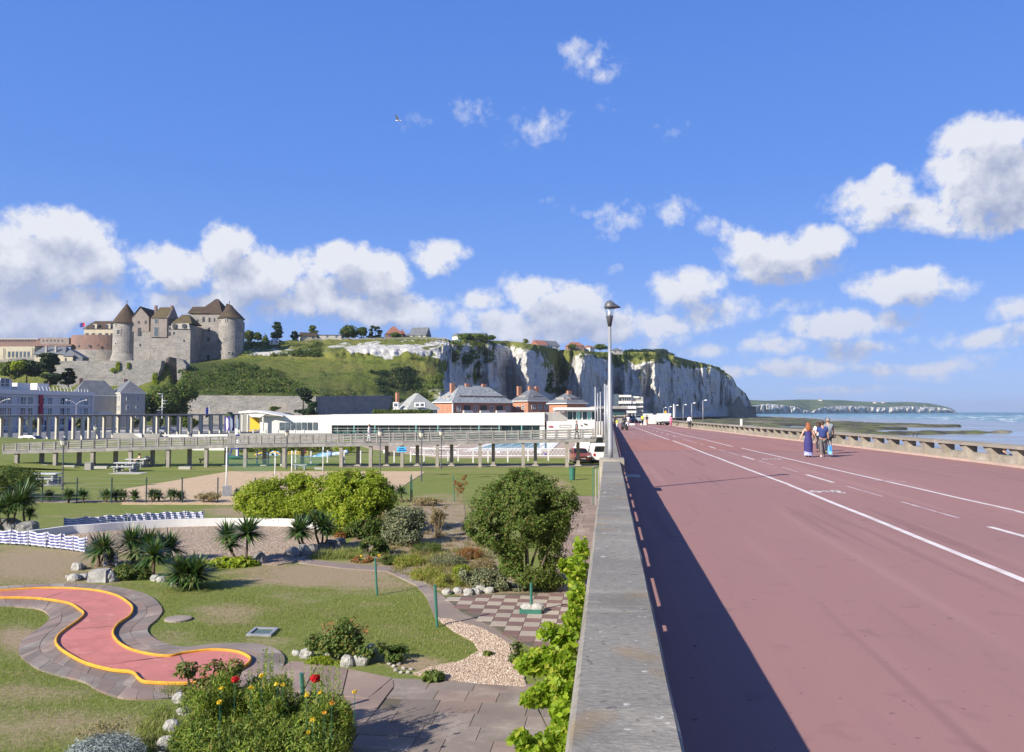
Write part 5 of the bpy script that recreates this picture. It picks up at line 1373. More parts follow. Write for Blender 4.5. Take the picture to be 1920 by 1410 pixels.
b = MB(); b.prism([gpl(*q, GZ + .1) for q in ((886, 844), (1028, 842.5), (1044, 828.5), (936, 829))], GZ + .1, GZ + .125); b.build('water', 'pool_water', sp_)
for k in range(1, 6):
 t = k / 6.0; A = gp(886 + 142 * t, 844 - 1.5 * t, GZ + .15); B = gp(936 + 108 * t, 829 - .5 * t, GZ + .15)
 b = MB(); b.bar(A, B, .16, .03); b.build('lane_rope', 'white_wall', sp_)
mat('fence_white', (.66, .66, .66), (.58, .58, .58), 2, .6)
lf_ = thing('lattice_fence', gp(950, 862, GZ), 'white crossed lattice fence round the swimming pool', 'fence')
def lattice(px0, px1, d0, d1, z1):
 A, B = C(px0, 772, d0), C(px1, 772, d1); A.z = B.z = 0
 for z in (GZ + .12, GZ + z1): b = MB(); b.bar(A + UP * z, B + UP * z, .05, .09); b.build('rail', 'fence_white', lf_)
 Ln = (B - A).length; n_ = int(Ln / .42); e = (B - A) / Ln; b = MB()
 for i in range(n_):
  u = A + e * (i * .42)
  b.bar(u + UP * (GZ + .12), u + e * .6 + UP * (GZ + z1), .026, .026); b.bar(u + e * .6 + UP * (GZ + .12), u + UP * (GZ + z1), .026, .026)
 b.build('lattice', 'fence_white', lf_, kind='stuff')
lattice(828, 1066, 93, 93, .92)
lattice(770, 828, 96, 93.4, .92)
cp_ = MB(); cp_.box((0, 0, .62), (.13, .13, 1.24)); cp_.box((0, 0, 1.26), (.16, .16, .05))
post0 = None
PST = [(482, 874, 'green'), (503, 876, ''), (527, 877, ''), (554, 871, ''), (583, 873, ''), (614, 871, ''), (645, 873, ''), (676, 872, ''), (739, 872, ''), (770, 872, ''), (795, 872, ''), (840, 872, ''), (859, 868, ''), (887, 871, ''), (915, 870, ''), (952, 870, ''), (990, 868, ''), (1028, 867, ''), (1066, 869, ''), (1105, 866, '')]
PL_ = []
for px, py, _ in PST:
 p = gp(px, py - 3, GZ)
 l = '%s white square fence post from the left at the edge of the far lawn' % ORD[len(PL_)]; PL_.append(1)
 if post0 is None: post0 = cp_.build('fence_post', 'fence_white', None, world_co=False); o = post0
 else: o = post0.copy(); COL.objects.link(o)
 o.location = V(p); tag(o, l, 'post', 'white posts along the far lawn'); o.rotation_euler = (0, 0, YAW)
wf = thing('wire_fence', gp(800, 868, GZ), 'thin wire strung along the white posts of the far lawn', 'wire fence')
for k in (.45, .85, 1.2):
 b = MB(); P0 = [V(gp(px, py - 3, GZ)) + UP * k for px, py, _ in PST]; b.tube(P0, .012, 4); b.build('wire', 'galvanised', wf)
mat('blue_sheet', (.10, .30, .62), (.45, .62, .85), 2.5, .5, lo=.45, hi=.6); mat('navy_plastic', (.03, .04, .22), (.05, .06, .3), 3, .5)
def slump(name, pts, d, label, cat, mt, h=.8):
 """low inflatable: rounded tubes along pixels"""
 o = thing(name, gp(pts[0][0], pts[0][1], GZ), label, cat)
 P_ = [V(at(x, y, d)) for x, y in pts]; P2 = smooth_curve([tuple(p) for p in P_], 4)
 b = MB(); b.tube(P2, [h * (.75 + .35 * abs(math.sin(i * 1.3))) for i in range(len(P2))], 8); b.build('body', mt, o, smooth=True)
 return o
o = slump('inflatable', [(483, 858), (493, 854), (505, 856), (516, 851), (526, 858)], 96, 'deflated blue inflatable slide with yellow trim behind the left net', 'inflatable', 'blue_sheet', .42)
b = MB(); b.tube([at(478, 853, 95.5), at(490, 849, 95.5), at(500, 852, 95.5)], .10, 6); b.tube([at(505, 851, 95.4), at(516, 846.5, 95.4), at(526, 853, 95.4)], .09, 6); b.build('yellow_trim', 'yellow_paint', o)
o = slump('inflatable', [(560, 860), (580, 861), (600, 856), (622, 852)], 93, 'long blue and white plastic sheet inflatable lying behind the right net', 'inflatable', 'blue_sheet', .35)
slump('inflatable', [(612, 855), (630, 852), (652, 847)], 96, 'white and blue inflatable rolled out towards the hedge', 'inflatable', mat('white_blue', (.70, .74, .82), (.15, .30, .62), 3, .5), .28)
o = thing('play_fence', gp(575, 862, GZ), 'small yellow barrier enclosure with a red ball on top behind the net', 'play fence')
for i in range(12):
 x = 541 + i * 3.2; b = MB(); b.bar(at(x, 847 - (i % 3), 97), at(x, 857, 97), .06); b.build('bar', 'yellow_paint', o)
for y in (847, 856): b = MB(); b.bar(at(540, y, 97), at(578, y - 1, 97), .06); b.build('rail', 'yellow_paint', o)
b = MB(); b.ball(at(570, 846, 97), .28, 10, 7); b.build('ball', 'flag_red', o)
o = thing('play_tower', gp(445, 864, GZ), 'dark blue climbing frame with a white central pole seen under the bridge', 'climbing frame')
b = MB()
for k in range(6):
 a = k * math.pi / 3; c_ = V(at(445, 863, 88)); c_.z = GZ + .4; b.bar(c_ + Vector((math.cos(a) * .95, math.sin(a) * .95, 0)), c_ + Vector((math.cos(a) * .12, math.sin(a) * .12, 2.3)), .1)
 b.bar(c_ + Vector((math.cos(a) * .7, math.sin(a) * .7, .8)), c_ + Vector((math.cos(a + 1.05) * .7, math.sin(a + 1.05) * .7, .8)), .12)
b.build('frame', 'navy_plastic', o)
b = MB(); c_ = V(at(445, 863, 87.5)); b.box((c_.x, c_.y, GZ + 1.3), (.26, .26, 2.0), YAW); b.build('pole', 'white_paint', o)
b = MB(); c_ = V(at(445, 868, 88)); b.lathe((c_.x, c_.y, GZ), [(.9, 0), (1.15, .25), (1.0, .4)], 14); b.build('net_base', mat('dark_green_plastic', (.02, .12, .09), None), o)
mat('sign_blue', (.06, .40, .80), (.08, .43, .82), 1, .5); mat('sign_white', (.72, .72, .74), None, rough=.6)
def sign(px0, px1, pyt, pyb, d, mt, label, post=True, lines=0, ink='sign_white'):
 c_ = C((px0 + px1) / 2, (pyt + pyb) / 2, d); o = thing('sign', (c_.x, c_.y, GZ), label, 'sign')
 pbox('panel', mt, px0, px1, pyt, pyb, d, .05, o)
 if post: b = MB(); b.box((c_.x + .04, c_.y + .1, (GZ + c_.z) / 2), (.07, .07, c_.z - GZ), YAW); b.build('post', 'galvanised', o)
 return o
s_ = sign(744.5, 762, 838, 847.5, 72, 'sign_blue', 'bright blue information sign with rows of small writing hung below the footbridge', False)
random.seed(3)
for row, y in enumerate((840.2, 843.4)):
 x = 748.5 if row == 0 else 746.5
 while x < (758 if row == 0 else 760.5):
  w = random.uniform(.35, .8); pbox('letter', mat('sign_ink', (.02, .10, .28), None), x, x + w, y, y + 1.7, 71.97, .02, s_); x += w + .35
b = MB(); 
for x in (746, 760): b.bar(at(x, 833, 72.1), at(x, 839, 72.1), .03)
b.build('hanger', 'galvanised', s_)
sign(669, 674.5, 837.5, 846.5, 100, 'sign_white', 'small white notice leaning by the hedge behind the bridge', True)
sign(719, 728, 843.5, 849.5, 96, 'sign_white', 'small white rectangular notice left of the timber crate', True)
sign(851, 856, 846.5, 853, 97, 'sign_white', 'white notice on the lattice fence, left part', False)
sign(931, 937.5, 846, 849.5, 97, 'sign_white', 'small flat white notice on the lattice fence', False)
sign(1005, 1014.5, 842.5, 850, 97, 'sign_white', 'largest white notice on the lattice fence, right part', False)
sign(441, 446, 803.5, 814.5, 118, 'sign_white', 'plain white upright panel on the terrace edge left of the yellow door', True)
cr_b = thing('timber_crate', gp(740, 866, GZ), 'stack of dark wooden boards standing on the lawn under the bridge', 'crate')
for k in range(7): pbox('board', 'ruin_wood' if 'ruin_wood' in MATS else mat('ruin_wood', (.10, .085, .065), (.07, .06, .05), 3, .9), 728, 750, 849 + k * 2.1, 850.5 + k * 2.1, 94, .5, cr_b)
for x in (728.5, 749): pbox('corner_post', 'ruin_wood', x - .6, x + .6, 848.5, 864, 93.9, .7, cr_b)
tb = thing('table', gp(1010, 866, GZ), 'grey trestle enclosure with a blue sack behind the fence near the red car', 'table')
for y in (851, 853): pbox('top_rail', 'concrete_grey', 967, 1060, y, y + 1, 95, .4, tb)
for x in (968, 985, 1003, 1022, 1040, 1059): pbox('leg', 'concrete_grey', x - .6, x + .6, 852, 868, 95, .2, tb)
pbox('panel', 'concrete_grey', 967, 978, 854, 867, 95.3, .2, tb); pbox('crate_panel', mat('straw', (.30, .27, .17), None), 1030, 1042, 854, 866, 95.6, .6, tb)
bs_ = thing('sack', gp(1022, 861, GZ), 'blue sack hanging between the trestles', 'sack'); b = MB(); c_ = V(at(1022, 856, 94.6)); b.ball(c_, .42, 8, 7, (.8, .6, 1.1)); b.build('cloth', 'banner_purple', bs_, smooth=True)
def lounger(px, py, label):
 p = gp(px, py, GZ); o = thing('sun_lounger', p, label, 'sun lounger', 'white loungers by the pool')
 b = MB(); b.box((p[0], p[1], GZ + .3), (1.3, .6, .08), YAW); b.build('seat', 'fence_white', o)
 b = MB(); b.bar(V(p) + EU * .6 + UP * .3, V(p) + EU * 1.15 + UP * .85, .6, .07); b.build('backrest', 'fence_white', o)
 b = MB()
 for s in (-.5, .5): b.bar(V(p) + EU * s, V(p) + EU * s + UP * .3, .06)
 b.build('legs', 'fence_white', o)
for i, (x, y) in enumerate(((802, 846), (812, 846), (822, 845), (838, 841), (850, 841))): lounger(x, y, ['sun lounger farthest left by the pool terrace', 'second white sun lounger from the left', 'middle white sun lounger', 'fourth white sun lounger from the left', 'sun lounger nearest the pool water'][i])
# ================================================================ vehicles
mat('car_glass', (.03, .035, .04), None, rough=.06, spec=.8); mat('tyre', (.02, .02, .02), None, rough=.8); mat('rim_metal', (.4, .4, .42), None, rough=.35, metal=.7)
mat('head_light', (.75, .78, .8), None, rough=.08, spec=.8); mat('tail_light', (.4, .02, .02), None, rough=.2); mat('plate_white', (.75, .75, .72), None, rough=.5)
def paint(name, c): return mat(name, c, None, rough=.25, spec=.5, Coat=0) if False else mat(name, c, None, rough=.28, spec=.55)
paint('car_red_brown', (.20, .05, .025)); paint('car_white', (.72, .72, .72)); paint('car_silver', (.38, .40, .43)); paint('car_blue', (.04, .06, .14)); paint('car_dark', (.05, .055, .06))
def vehicle(name, loc, rz, col, label, cat, L_=4.1, W_=1.75, H_=1.45, kind='hatch', group=None):
 o = thing(name, loc, label, cat, group, rz)
 if kind == 'van': low = [(-L_/2, .35), (-L_/2, 1.0), (-L_/2 + .05, H_ - .15), (-L_/2 + .2, H_), (L_*.12, H_), (L_*.24, H_ - .12), (L_*.38, 1.12), (L_*.47, .95), (L_/2, .75), (L_/2, .35)]; gl = (.96, 1.1)
 else: low = [(-L_/2, .35), (-L_/2 - .02, .8), (-L_/2 + .12, 1.0), (-L_*.36, H_ - .08), (-L_*.2, H_), (L_*.06, H_), (L_*.26, 1.0), (L_*.42, .86), (L_/2, .70), (L_/2 + .02, .35)]; gl = (.92, 1.0)
 b = MB(); n = len(low)
 def ring(y, s, dz=0): return [(x * s, y, z + dz if z < H_ - .3 else z) for x, z in low]
 def inset(z): return .0 if z < .9 else (z - .9) / (H_ - .9) * .20
 ys = [-1, -.86, .86, 1]; vs = []
 for k, t in enumerate(ys):
  for x, z in low:
   hw = W_ / 2 - inset(z); zz = z - (.05 if abs(t) == 1 else 0) if z > .5 else z
   vs.append((x * (.985 if abs(t) == 1 else 1), hw * t, zz))
 fs = []
 for k in range(3):
  for i in range(n): fs.append((k * n + i, k * n + (i + 1) % n, (k + 1) * n + (i + 1) % n, (k + 1) * n + i))
 fs.append(tuple(range(n))[::-1]); fs.append(tuple(range(3 * n, 4 * n)))
 b.add(vs, fs); body = b.build('body', col, o, world_co=False)
 def panel(pts, nm, mt): q = MB(); q.add(pts, [tuple(range(len(pts)))]); q.add([(p[0], p[1], p[2]) for p in pts], [tuple(range(len(pts)))[::-1]]); return q.build(nm, mt, o, world_co=False)
 if kind == 'van': fr = ((L_*.245, H_ - .16), (L_*.375, 1.16)); rr = ((-L_/2 + .01, H_ - .25), (-L_/2 - .02, 1.15))
 else: fr = ((L_*.07, H_ - .05), (L_*.25, 1.03)); rr = ((-L_*.345, H_ - .12), (-L_/2 + .16, 1.04))
 for (a, c, nm) in ((fr[0], fr[1], 'windscreen'), (rr[0], rr[1], 'rear_window')):
  s = .03 if nm == 'windscreen' else -.03; wt_, wb = W_ / 2 - .26, W_ / 2 - .12
  panel([(a[0] + s, -wt_, a[1] + .02), (a[0] + s, wt_, a[1] + .02), (c[0] + s, wb, c[1] + .02), (c[0] + s, -wb, c[1] + .02)], nm, 'car_glass')
 for sd in (-1, 1):
  y0, y1 = (W_ / 2 - .01) * sd, (W_ / 2 - .19) * sd
  if kind == 'van': xs_ = [(L_*.14, L_*.30, L_*.14, L_*.25)]
  else: xs_ = [(-L_*.02, L_*.20, -L_*.02, L_*.07), (-L_*.33, -L_*.04, -L_*.28, -L_*.04)]
  for (b0, b1, t0, t1) in xs_: panel([(b0, y0, 1.0), (b1, y0, 1.0), (t1, y1, H_ - .12), (t0, y1, H_ - .12)], 'side_window', 'car_glass')
  for wx in (-L_ * .30, L_ * .31):
   w = MB(); c0 = (wx, (W_ / 2 - .11) * sd, .31); w.tube([(wx, (W_ / 2 - .2) * sd, .31), (wx, (W_ / 2 + .01) * sd, .31)], .31, 16); wh = w.build('wheel', 'tyre', o, world_co=False)
   w = MB(); w.tube([(wx, (W_ / 2 - .05) * sd, .31), (wx, (W_ / 2 + .02) * sd, .31)], .19, 12); w.build('rim', 'rim_metal', wh, world_co=False)
  h_ = MB(); h_.box((L_ / 2 - .03, (W_ / 2 - .28) * sd, .70), (.12, .38, .16)); h_.build('headlight', 'head_light', o, world_co=False)
  h_ = MB(); h_.box((-L_ / 2 + .0, (W_ / 2 - .17) * sd, .86), (.1, .2, .26)); h_.build('tail_light', 'tail_light', o, world_co=False)
  h_ = MB(); h_.box((L_ * .2, (W_ / 2 + .08) * sd, 1.0), (.12, .18, .12)); h_.build('wing_mirror', col, o, world_co=False)
 for x, z in ((L_ / 2 + .02, .48), (-L_ / 2 - .02, .6)):
  h_ = MB(); h_.box((x, 0, z), (.04, .5, .11)); h_.build('number_plate', 'plate_white', o, world_co=False)
 h_ = MB(); h_.box((L_ / 2 + .0, 0, .66), (.05, .8, .1)); h_.build('grille', 'car_dark', o, world_co=False)
 h_ = MB(); h_.box((0, 0, .28), (L_ * .98, W_ * .96, .14)); h_.build('bumper', 'car_dark', o, world_co=False)
 return o
towards = YAW - math.pi / 2
p = gp(1086, 867, GZ); vehicle('parked_car', p, towards + .12, 'car_red_brown', 'dark red brown hatchback facing the camera behind the fence beside the parapet', 'car')
p = gp(1122, 866, GZ); vehicle('parked_van', p, towards + math.pi + .05, 'car_white', 'white van parked right beside the parapet, back to the camera', 'van', 4.3, 1.85, 1.95, 'van')
p = gp(1103, 855, GZ); vehicle('parked_van', p, towards + math.pi + .3, 'car_white', 'larger white van parked behind the red car', 'van', 4.9, 2.0, 2.5, 'van')
p = gp(62, 829, GZ + .5); vehicle('parked_car', (p[0], p[1], GZ + .02), YAW - .12, 'car_white', 'white hatchback behind the left end of the footbridge', 'car', 4.6, 1.8, 1.5)
p = gp(292, 813, GZ); vehicle('parked_car', p, YAW + .1, 'car_silver', 'silver car seen through the pergola columns', 'car', 4.3, 1.8, 1.45)
p = gp(312, 811.5, GZ); vehicle('parked_car', p, YAW + .1, 'car_blue', 'dark blue car seen through the pergola columns', 'car', 4.3, 1.8, 1.45)
for i, (x, c) in enumerate(((1183, 'car_blue'), (1190, 'car_dark'), (1196, 'car_silver'))):
 p = gp(x, 792.0 , 0); vehicle('parked_car', p, towards + .2, c, ['dark blue car at the far end, leftmost of three', 'black car between two others at the far end', 'silver car at the far end, rightmost of three'][i], 'car', group='cars at the far end of the promenade')
p = gp(1245, 797, 0); tk = thing('lorry', p, 'white lorry seen from behind with an orange warning triangle on the far promenade', 'lorry', None, towards + math.pi)
for nm, c_, s_, mt in (('box_body', (0, 0, 1.25), (3.2, 1.75, 1.35), 'car_white'), ('chassis', (0, 0, .5), (3.4, 1.5, .3), 'car_dark'), ('cab', (2.0, 0, 1.1), (1.1, 1.7, 1.4), 'car_white')):
 b = MB(); b.box(c_, s_); b.build(nm, mt, tk, world_co=False)
for x in (-1.0, 1.8):
 for y in (-.75, .75): b = MB(); b.tube([(x, y - .12, .36), (x, y + .12, .36)], .36, 14); b.build('wheel', 'tyre', tk, world_co=False)
for y in (-.5, .5): b = MB(); b.box((-1.62, y, .55), (.06, .3, .14)); b.build('tail_light', 'tail_light', tk, world_co=False)
b = MB(); b.add([(-1.4, -.28, 1.95), (-1.4, .28, 1.95), (-1.4, 0, 2.45), (-1.34, -.28, 1.95), (-1.34, .28, 1.95), (-1.34, 0, 2.45)], [(0, 1, 2), (5, 4, 3), (0, 3, 4, 1), (1, 4, 5, 2), (2, 5, 3, 0)]); b.build('warning_triangle', mat('warning_orange', (.75, .35, .03), None), tk, world_co=False)
for (x0, x1, y0, y1, d, l) in [(1209, 1224, 775.8, 794, 142, 'white kiosk container farther left behind the other'), (1220, 1236, 778, 795, 138, 'white kiosk container left of the lorry'), (1260, 1266, 789, 797, 132, 'small white box kiosk at the start of the sea balustrade')]:
 o = thing('kiosk', C((x0 + x1) / 2, 795, d), l, 'kiosk'); pbox('walls', 'white_wall', x0, x1, y0, y1, d, 2.4, o); pbox('roof_edge', 'concrete_pale', x0 - .3, x1 + .3, y0 - .5, y0, d, 2.5, o); pbox('door_seam', 'concrete_grey', (x0 + x1) / 2 - .1, (x0 + x1) / 2 + .1, y0 + 1, y1, d, .05, o, .03)
o = thing('awning_stall', C(1250, 790, 150), 'stall with a flat blue top behind the lorry', 'stall'); pbox('blue_top', 'sign_blue', 1246, 1256, 776, 779, 150, 2, o); pbox('frame', 'concrete_grey', 1248, 1254, 779, 794, 150.4, 1, o)
for (x0, x1, l) in ((1180, 1190.5, 'white concrete barrier block, left one across the far promenade'), (1202, 1214, 'white concrete barrier block, right one across the far promenade')):
 o = thing('barrier_block', gp((x0 + x1) / 2, 797.5, 0), l, 'barrier'); b = MB(); P_ = [C(x0, 797.5, 131), C(x1, 797.5, 131), C(x1 - .6, 793.8, 131), C(x0 + .6, 793.8, 131)]; prismpoly(b, P_, [p + EF * .6 for p in P_]); b.build('block', 'white_wall', o)
p = gp(1171, 806.5, 0); sc_ = thing('scooter', p, 'black motor scooter parked on the promenade near the pavilion', 'scooter', None, towards + .3)
for x in (-.6, .6): b = MB(); b.tube([(x, -.06, .27), (x, .06, .27)], .27, 14); b.build('wheel', 'tyre', sc_, world_co=False)
b = MB(); b.tube([(-.75, 0, .75), (-.4, 0, .72), (-.1, 0, .45), (.35, 0, .42), (.5, 0, .9)], [.16, .2, .17, .15, .14], 8); b.build('body', 'car_dark', sc_, world_co=False, smooth=True)
b = MB(); b.ball((-.35, 0, .86), .2, 8, 6, (1.6, .7, .4)); b.build('saddle', 'tyre', sc_, world_co=False, smooth=True)
b = MB(); b.tube([(.5, -.32, 1.05), (.48, 0, 1.0), (.5, .32, 1.05)], .03, 6); b.build('handlebar', 'tyre', sc_, world_co=False)
b = MB(); b.ball((.62, 0, .85), .12, 8, 6); b.build('headlight', 'head_light', sc_, world_co=False)
p = C(1263.5, 772, 300); o = thing('pole', (p.x, p.y, 0), 'thin white mast between the far lamp posts', 'pole'); b = MB(); b.lathe((p.x, p.y, 0), [(.35, 0), (.22, zpx(757.5, 300))], 8); b.build('shaft', 'white_paint', o)
o = thing('marker_post', xline(1389, 0), 'short white marker post on the sea balustrade', 'post'); q = o.location; b = MB(); b.box((q.x, q.y, 1.15), (.18, .18, .62)); b.build('shaft', 'white_paint', o)
# ================================================================ the garden: lawns, paths, minigolf
m = newmat('lawn_near')
co = texco(m, 'world'); dry = N(m, 'Attribute', attribute_name='dry').outputs['Fac']
n1_ = noise(m, texco(m, 'world', (.5, .9, 1)), 1, 5, .62); n2_ = noise(m, co, 9, 4, .7); n3_ = noise(m, co, 60, 3, .7)
f_ = ramp(m, math_(m, 'ADD', dry, math_(m, 'ADD', math_(m, 'MULTIPLY_ADD', n1_, 1.6, -.80), math_(m, 'MULTIPLY_ADD', n2_, .7, -.35))), .22, .72)
gcol = mix(m, ramp(m, n2_, .35, .65), (.165, .215, .048), (.25, .275, .080))
dcol = mix(m, ramp(m, n2_, .35, .65), (.35, .265, .165), (.44, .34, .23))
c_ = mix(m, f_, gcol, dcol)
c_ = mix(m, ramp(m, n3_, .3, .7, .38, 0), c_, (.06, .07, .025))
out(m, principled(m, c_, .95, .1, 0, bump(m, math_(m, 'ADD', n3_, n2_), .8, .03)))
DRY = [(60, 1060, 140, 40, 1), (170, 1050, 90, 30, 1), (330, 1075, 70, 25, .4), (600, 1075, 170, 26, 1), (700, 1090, 110, 24, .8), (480, 1085, 90, 22, .6), (420, 1150, 80, 22, .7), (560, 1120, 90, 14, .5),
    (320, 1190, 60, 16, .5), (620, 1180, 80, 14, .3), (780, 1245, 60, 18, 1), (740, 1235, 60, 16, .6), (30, 1200, 50, 40, .9), (60, 1300, 120, 25, .6), (150, 1360, 160, 40, .7), (30, 1380, 80, 40, .6), (240, 1395, 80, 30, .6),
    (560, 948, 160, 10, .8), (250, 975, 220, 12, .5), (450, 960, 80, 12, .8), (740, 1180, 60, 14, .3), (820, 965, 70, 40, .9), (850, 1030, 100, 50, .9), (1020, 915, 50, 22, .9), (500, 1205, 70, 14, .6), (700, 1130, 60, 14, .35), (110, 1085, 140, 18, .8)]
gx = np.concatenate([np.linspace(-75, -20, 90), np.linspace(-19.8, -.3, 118)]); gy = np.concatenate([np.linspace(4, 30, 150), np.linspace(30.3, 66.2, 110)])
GX, GY = np.meshgrid(gx, gy)
pxx, pyy = proj(np.stack([GX, GY, np.full(GX.shape, -3.0)], -1))
Dm = np.full(GX.shape, .16)
for (x, y, rx, ry, w) in DRY: Dm = np.maximum(Dm, w * np.clip(1.25 - np.sqrt(((pxx - x) / rx) ** 2 + ((pyy - y) / ry) ** 2), 0, 1) ** .7)
Zl = -3.006 + (fbm(GX * .35, GY * .35, 0, 3, 12) - .5) * .012
link('lawn', gridmesh('lawn', np.stack([GX, GY, Zl], -1), {'dry': Dm}), 'lawn_near', kind='structure')
LZ = -3.0
mat('slab_pink', (.26, .195, .165), (.215, .165, .145), 1.1, .9, .2, fine=.14, fscale=60, rnd=.16, c3=(.36, .30, .25), s3=.7, bmp=.4, bscale=30, bdist=.01)
mat('slab_grey', (.235, .195, .17), (.19, .16, .145), 1.1, .9, .2, fine=.16, fscale=60, rnd=.18, c3=(.34, .30, .26), s3=.8, bmp=.4, bscale=30, bdist=.01)
mat('path_concrete', (.26, .205, .175), (.215, .175, .155), .7, .92, .2, fine=.14, fscale=70, bmp=.3, c3=(.36, .32, .28), s3=.6)
mat('path_joint', (.155, .13, .11), (.11, .10, .075), 3, .95, .1)
mat('gravel_pink', (.36, .28, .215), (.29, .22, .17), 20, .95, .1, fine=.35, fscale=45, bmp=1.0, bscale=45, bdist=.03)
mat('course_pink', (.53, .19, .165), (.475, .175, .155), .8, .75, .25, fine=.07, fscale=50, c3=(.37, .135, .12), s3=1.2, bmp=.15)
spots('course_pink', .9, .5, .72, (.36, .16, .13), .6); spots('course_pink', 30, .68, .72, (.25, .12, .10), .6); spots('course_pink', 3, .62, .7, (.62, .30, .26), .4)
mat('border_yellow', (.66, .34, .035), (.52, .25, .04), 6, .7, .25, fine=.15, fscale=50)
def rspace(pts, n):
 P = np.array([np.array(p[:2], float) for p in pts]); s_ = np.r_[0, np.cumsum(np.linalg.norm(np.diff(P, axis=0), axis=1))]
 t = np.linspace(0, s_[-1], n); return np.stack([np.interp(t, s_, P[:, 0]), np.interp(t, s_, P[:, 1])], -1)
def Z4(pts, ox=0, oy=1080, k=3.84): return [(ox + x / k, oy + y / k) for x, y in pts]
up_ = Z4([(-420, 150), (-200, 135), (0, 122), (330, 103), (640, 115), (830, 155), (930, 215), (955, 260), (930, 310), (850, 365), (815, 420), (825, 465), (880, 520), (1000, 570), (1200, 600), (1330, 577), (1530, 555), (1700, 568), (1790, 605), (1800, 635), (1765, 672), (1650, 732), (1540, 772), (1420, 795)])
lo_ = Z4([(-420, 205), (-200, 185), (0, 175), (250, 178), (480, 210), (570, 258), (603, 295), (560, 342), (440, 430), (404, 480), (418, 530), (490, 585), (620, 652), (800, 700), (950, 718), (1000, 765), (1060, 790), (1290, 800), (1420, 795)])
CUR = [np.array(p) for p in smooth_curve([gp(x, y, LZ)[:2] for x, y in up_], 7)]
CLR = [np.array(p) for p in smooth_curve([gp(x, y, LZ)[:2] for x, y in lo_], 7)]
mg = thing('minigolf_lane', gp(230, 1180, LZ), 'winding pink minigolf lane with a raised yellow border', 'minigolf lane')
poly = [tuple(p) for p in CUR] + [tuple(p) for p in CLR[::-1][1:]]
UU, LL = rspace(CUR, 90), rspace(CLR, 90)
b = MB(); vs = [(p[0], p[1], LZ + .055) for p in UU] + [(p[0], p[1], LZ + .055) for p in LL]
b.add(vs, [(90 + i, 90 + i + 1, i + 1, i) for i in range(89)])
b.prism
o = b.build('playing_surface', 'course_pink', mg)
for c_, nm in ((CUR, 'border'), (CLR, 'border')):
 b = MB(); b.tube([(p[0], p[1], LZ + .078) for p in c_], .029, 6); b.build(nm, 'border_yellow', mg, smooth=True)
 b = MB(); b.tube([(p[0], p[1], LZ + .055) for p in c_], .026, 6); b.build('border_foot', 'border_yellow', mg, smooth=True)
for (x0, y0, x1, y1) in ((290, 170, 450, 115), (540, 380, 880, 355), (1290, 560, 1400, 760)):
 A, B = [gp(*q, LZ + .06) for q in Z4([(x0, y0), (x1, y1)])]
 strip(A, B, .025, 'lane_joint', 'path_joint', LZ + .0585).parent = None
uo = Z4([(-420, 85), (-200, 85), (0, 80), (340, 62), (640, 65), (900, 95), (1080, 150), (1168, 240), (1140, 310), (1070, 375), (1080, 430), (1180, 490), (1330, 515), (1560, 495), (1800, 492), (1960, 520), (2050, 590), (2020, 690), (1900, 770), (1700, 830)])
lo2 = Z4([(-420, 250), (-200, 235), (0, 222), (150, 228), (300, 250), (355, 305), (305, 365), (170, 460), (130, 520), (150, 590), (260, 670), (400, 720), (600, 770), (700, 830), (850, 882), (1000, 895), (1200, 888), (1330, 860)])
sg = thing('stone_edging', gp(60, 1240, LZ), 'grey pink stone slab edging laid round the winding minigolf lane', 'paving')
def ring_slabs(inner, outer, n, rows, seed):
 rg = random.Random(seed); I, O = rspace(smooth_curve([gp(x, y, LZ)[:2] for x, y in inner] if not isinstance(inner[0], np.ndarray) else inner, 1), 400), rspace(smooth_curve([gp(x, y, LZ)[:2] for x, y in outer], 7), 400)
 base = MB(); base.add([(p[0], p[1], LZ + .022) for p in I] + [(p[0], p[1], LZ + .022) for p in O], [(i, i + 1, 401 + i, 400 + i) for i in range(399)])
 base.build('bedding', 'path_joint', sg)
 for r in range(rows):
  cut = [0]; 
  while cut[-1] < 399: cut.append(min(399, cut[-1] + rg.randint(int(400 / n * .55), int(400 / n * 1.45))))
  t0, t1 = r / rows, (r + 1) / rows
  for a, c in zip(cut[:-1], cut[1:]):
   if c - a < 2: continue
   k = max(2, (c - a) // 4); idx = np.linspace(a + .12, c - .12, k + 1)
   g_ = .012
   def pt(i, t):
    i0 = int(i); f = i - i0; i1 = min(i0 + 1, 399); p = I[i0] * (1 - f) + I[i1] * f; q = O[i0] * (1 - f) + O[i1] * f; return p + (q - p) * t
   lo = [pt(i, t0 + .008) for i in idx]; hi = [pt(i, t1 - .008) for i in idx]
   z = LZ + .034 + rg.uniform(-.003, .004); nn = len(idx); b = MB()
   vs = [(p[0], p[1], z) for p in lo] + [(p[0], p[1], z) for p in hi] + [(p[0], p[1], z - .05) for p in lo] + [(p[0], p[1], z - .05) for p in hi]
   fs = [(i, i + 1, nn + i + 1, nn + i) for i in range(nn - 1)] + [(i, 2 * nn + i, 2 * nn + i + 1, i + 1) for i in range(nn - 1)] + [(nn + i, nn + i + 1, 3 * nn + i + 1, 3 * nn + i) for i in range(nn - 1)]
   fs += [(0, nn, 3 * nn, 2 * nn), (nn - 1, 3 * nn - 1, 4 * nn - 1, 2 * nn - 1)]
   b.add(vs, fs); me_o = b.build('slab', 'slab_pink' if rg.random() < .55 else 'slab_grey', sg)
ring_slabs([np.array(p) for p in CUR][:-7], uo, 34, 2, 3)
ring_slabs([np.array(p) for p in CLR][:-7], lo2, 30, 2, 4)
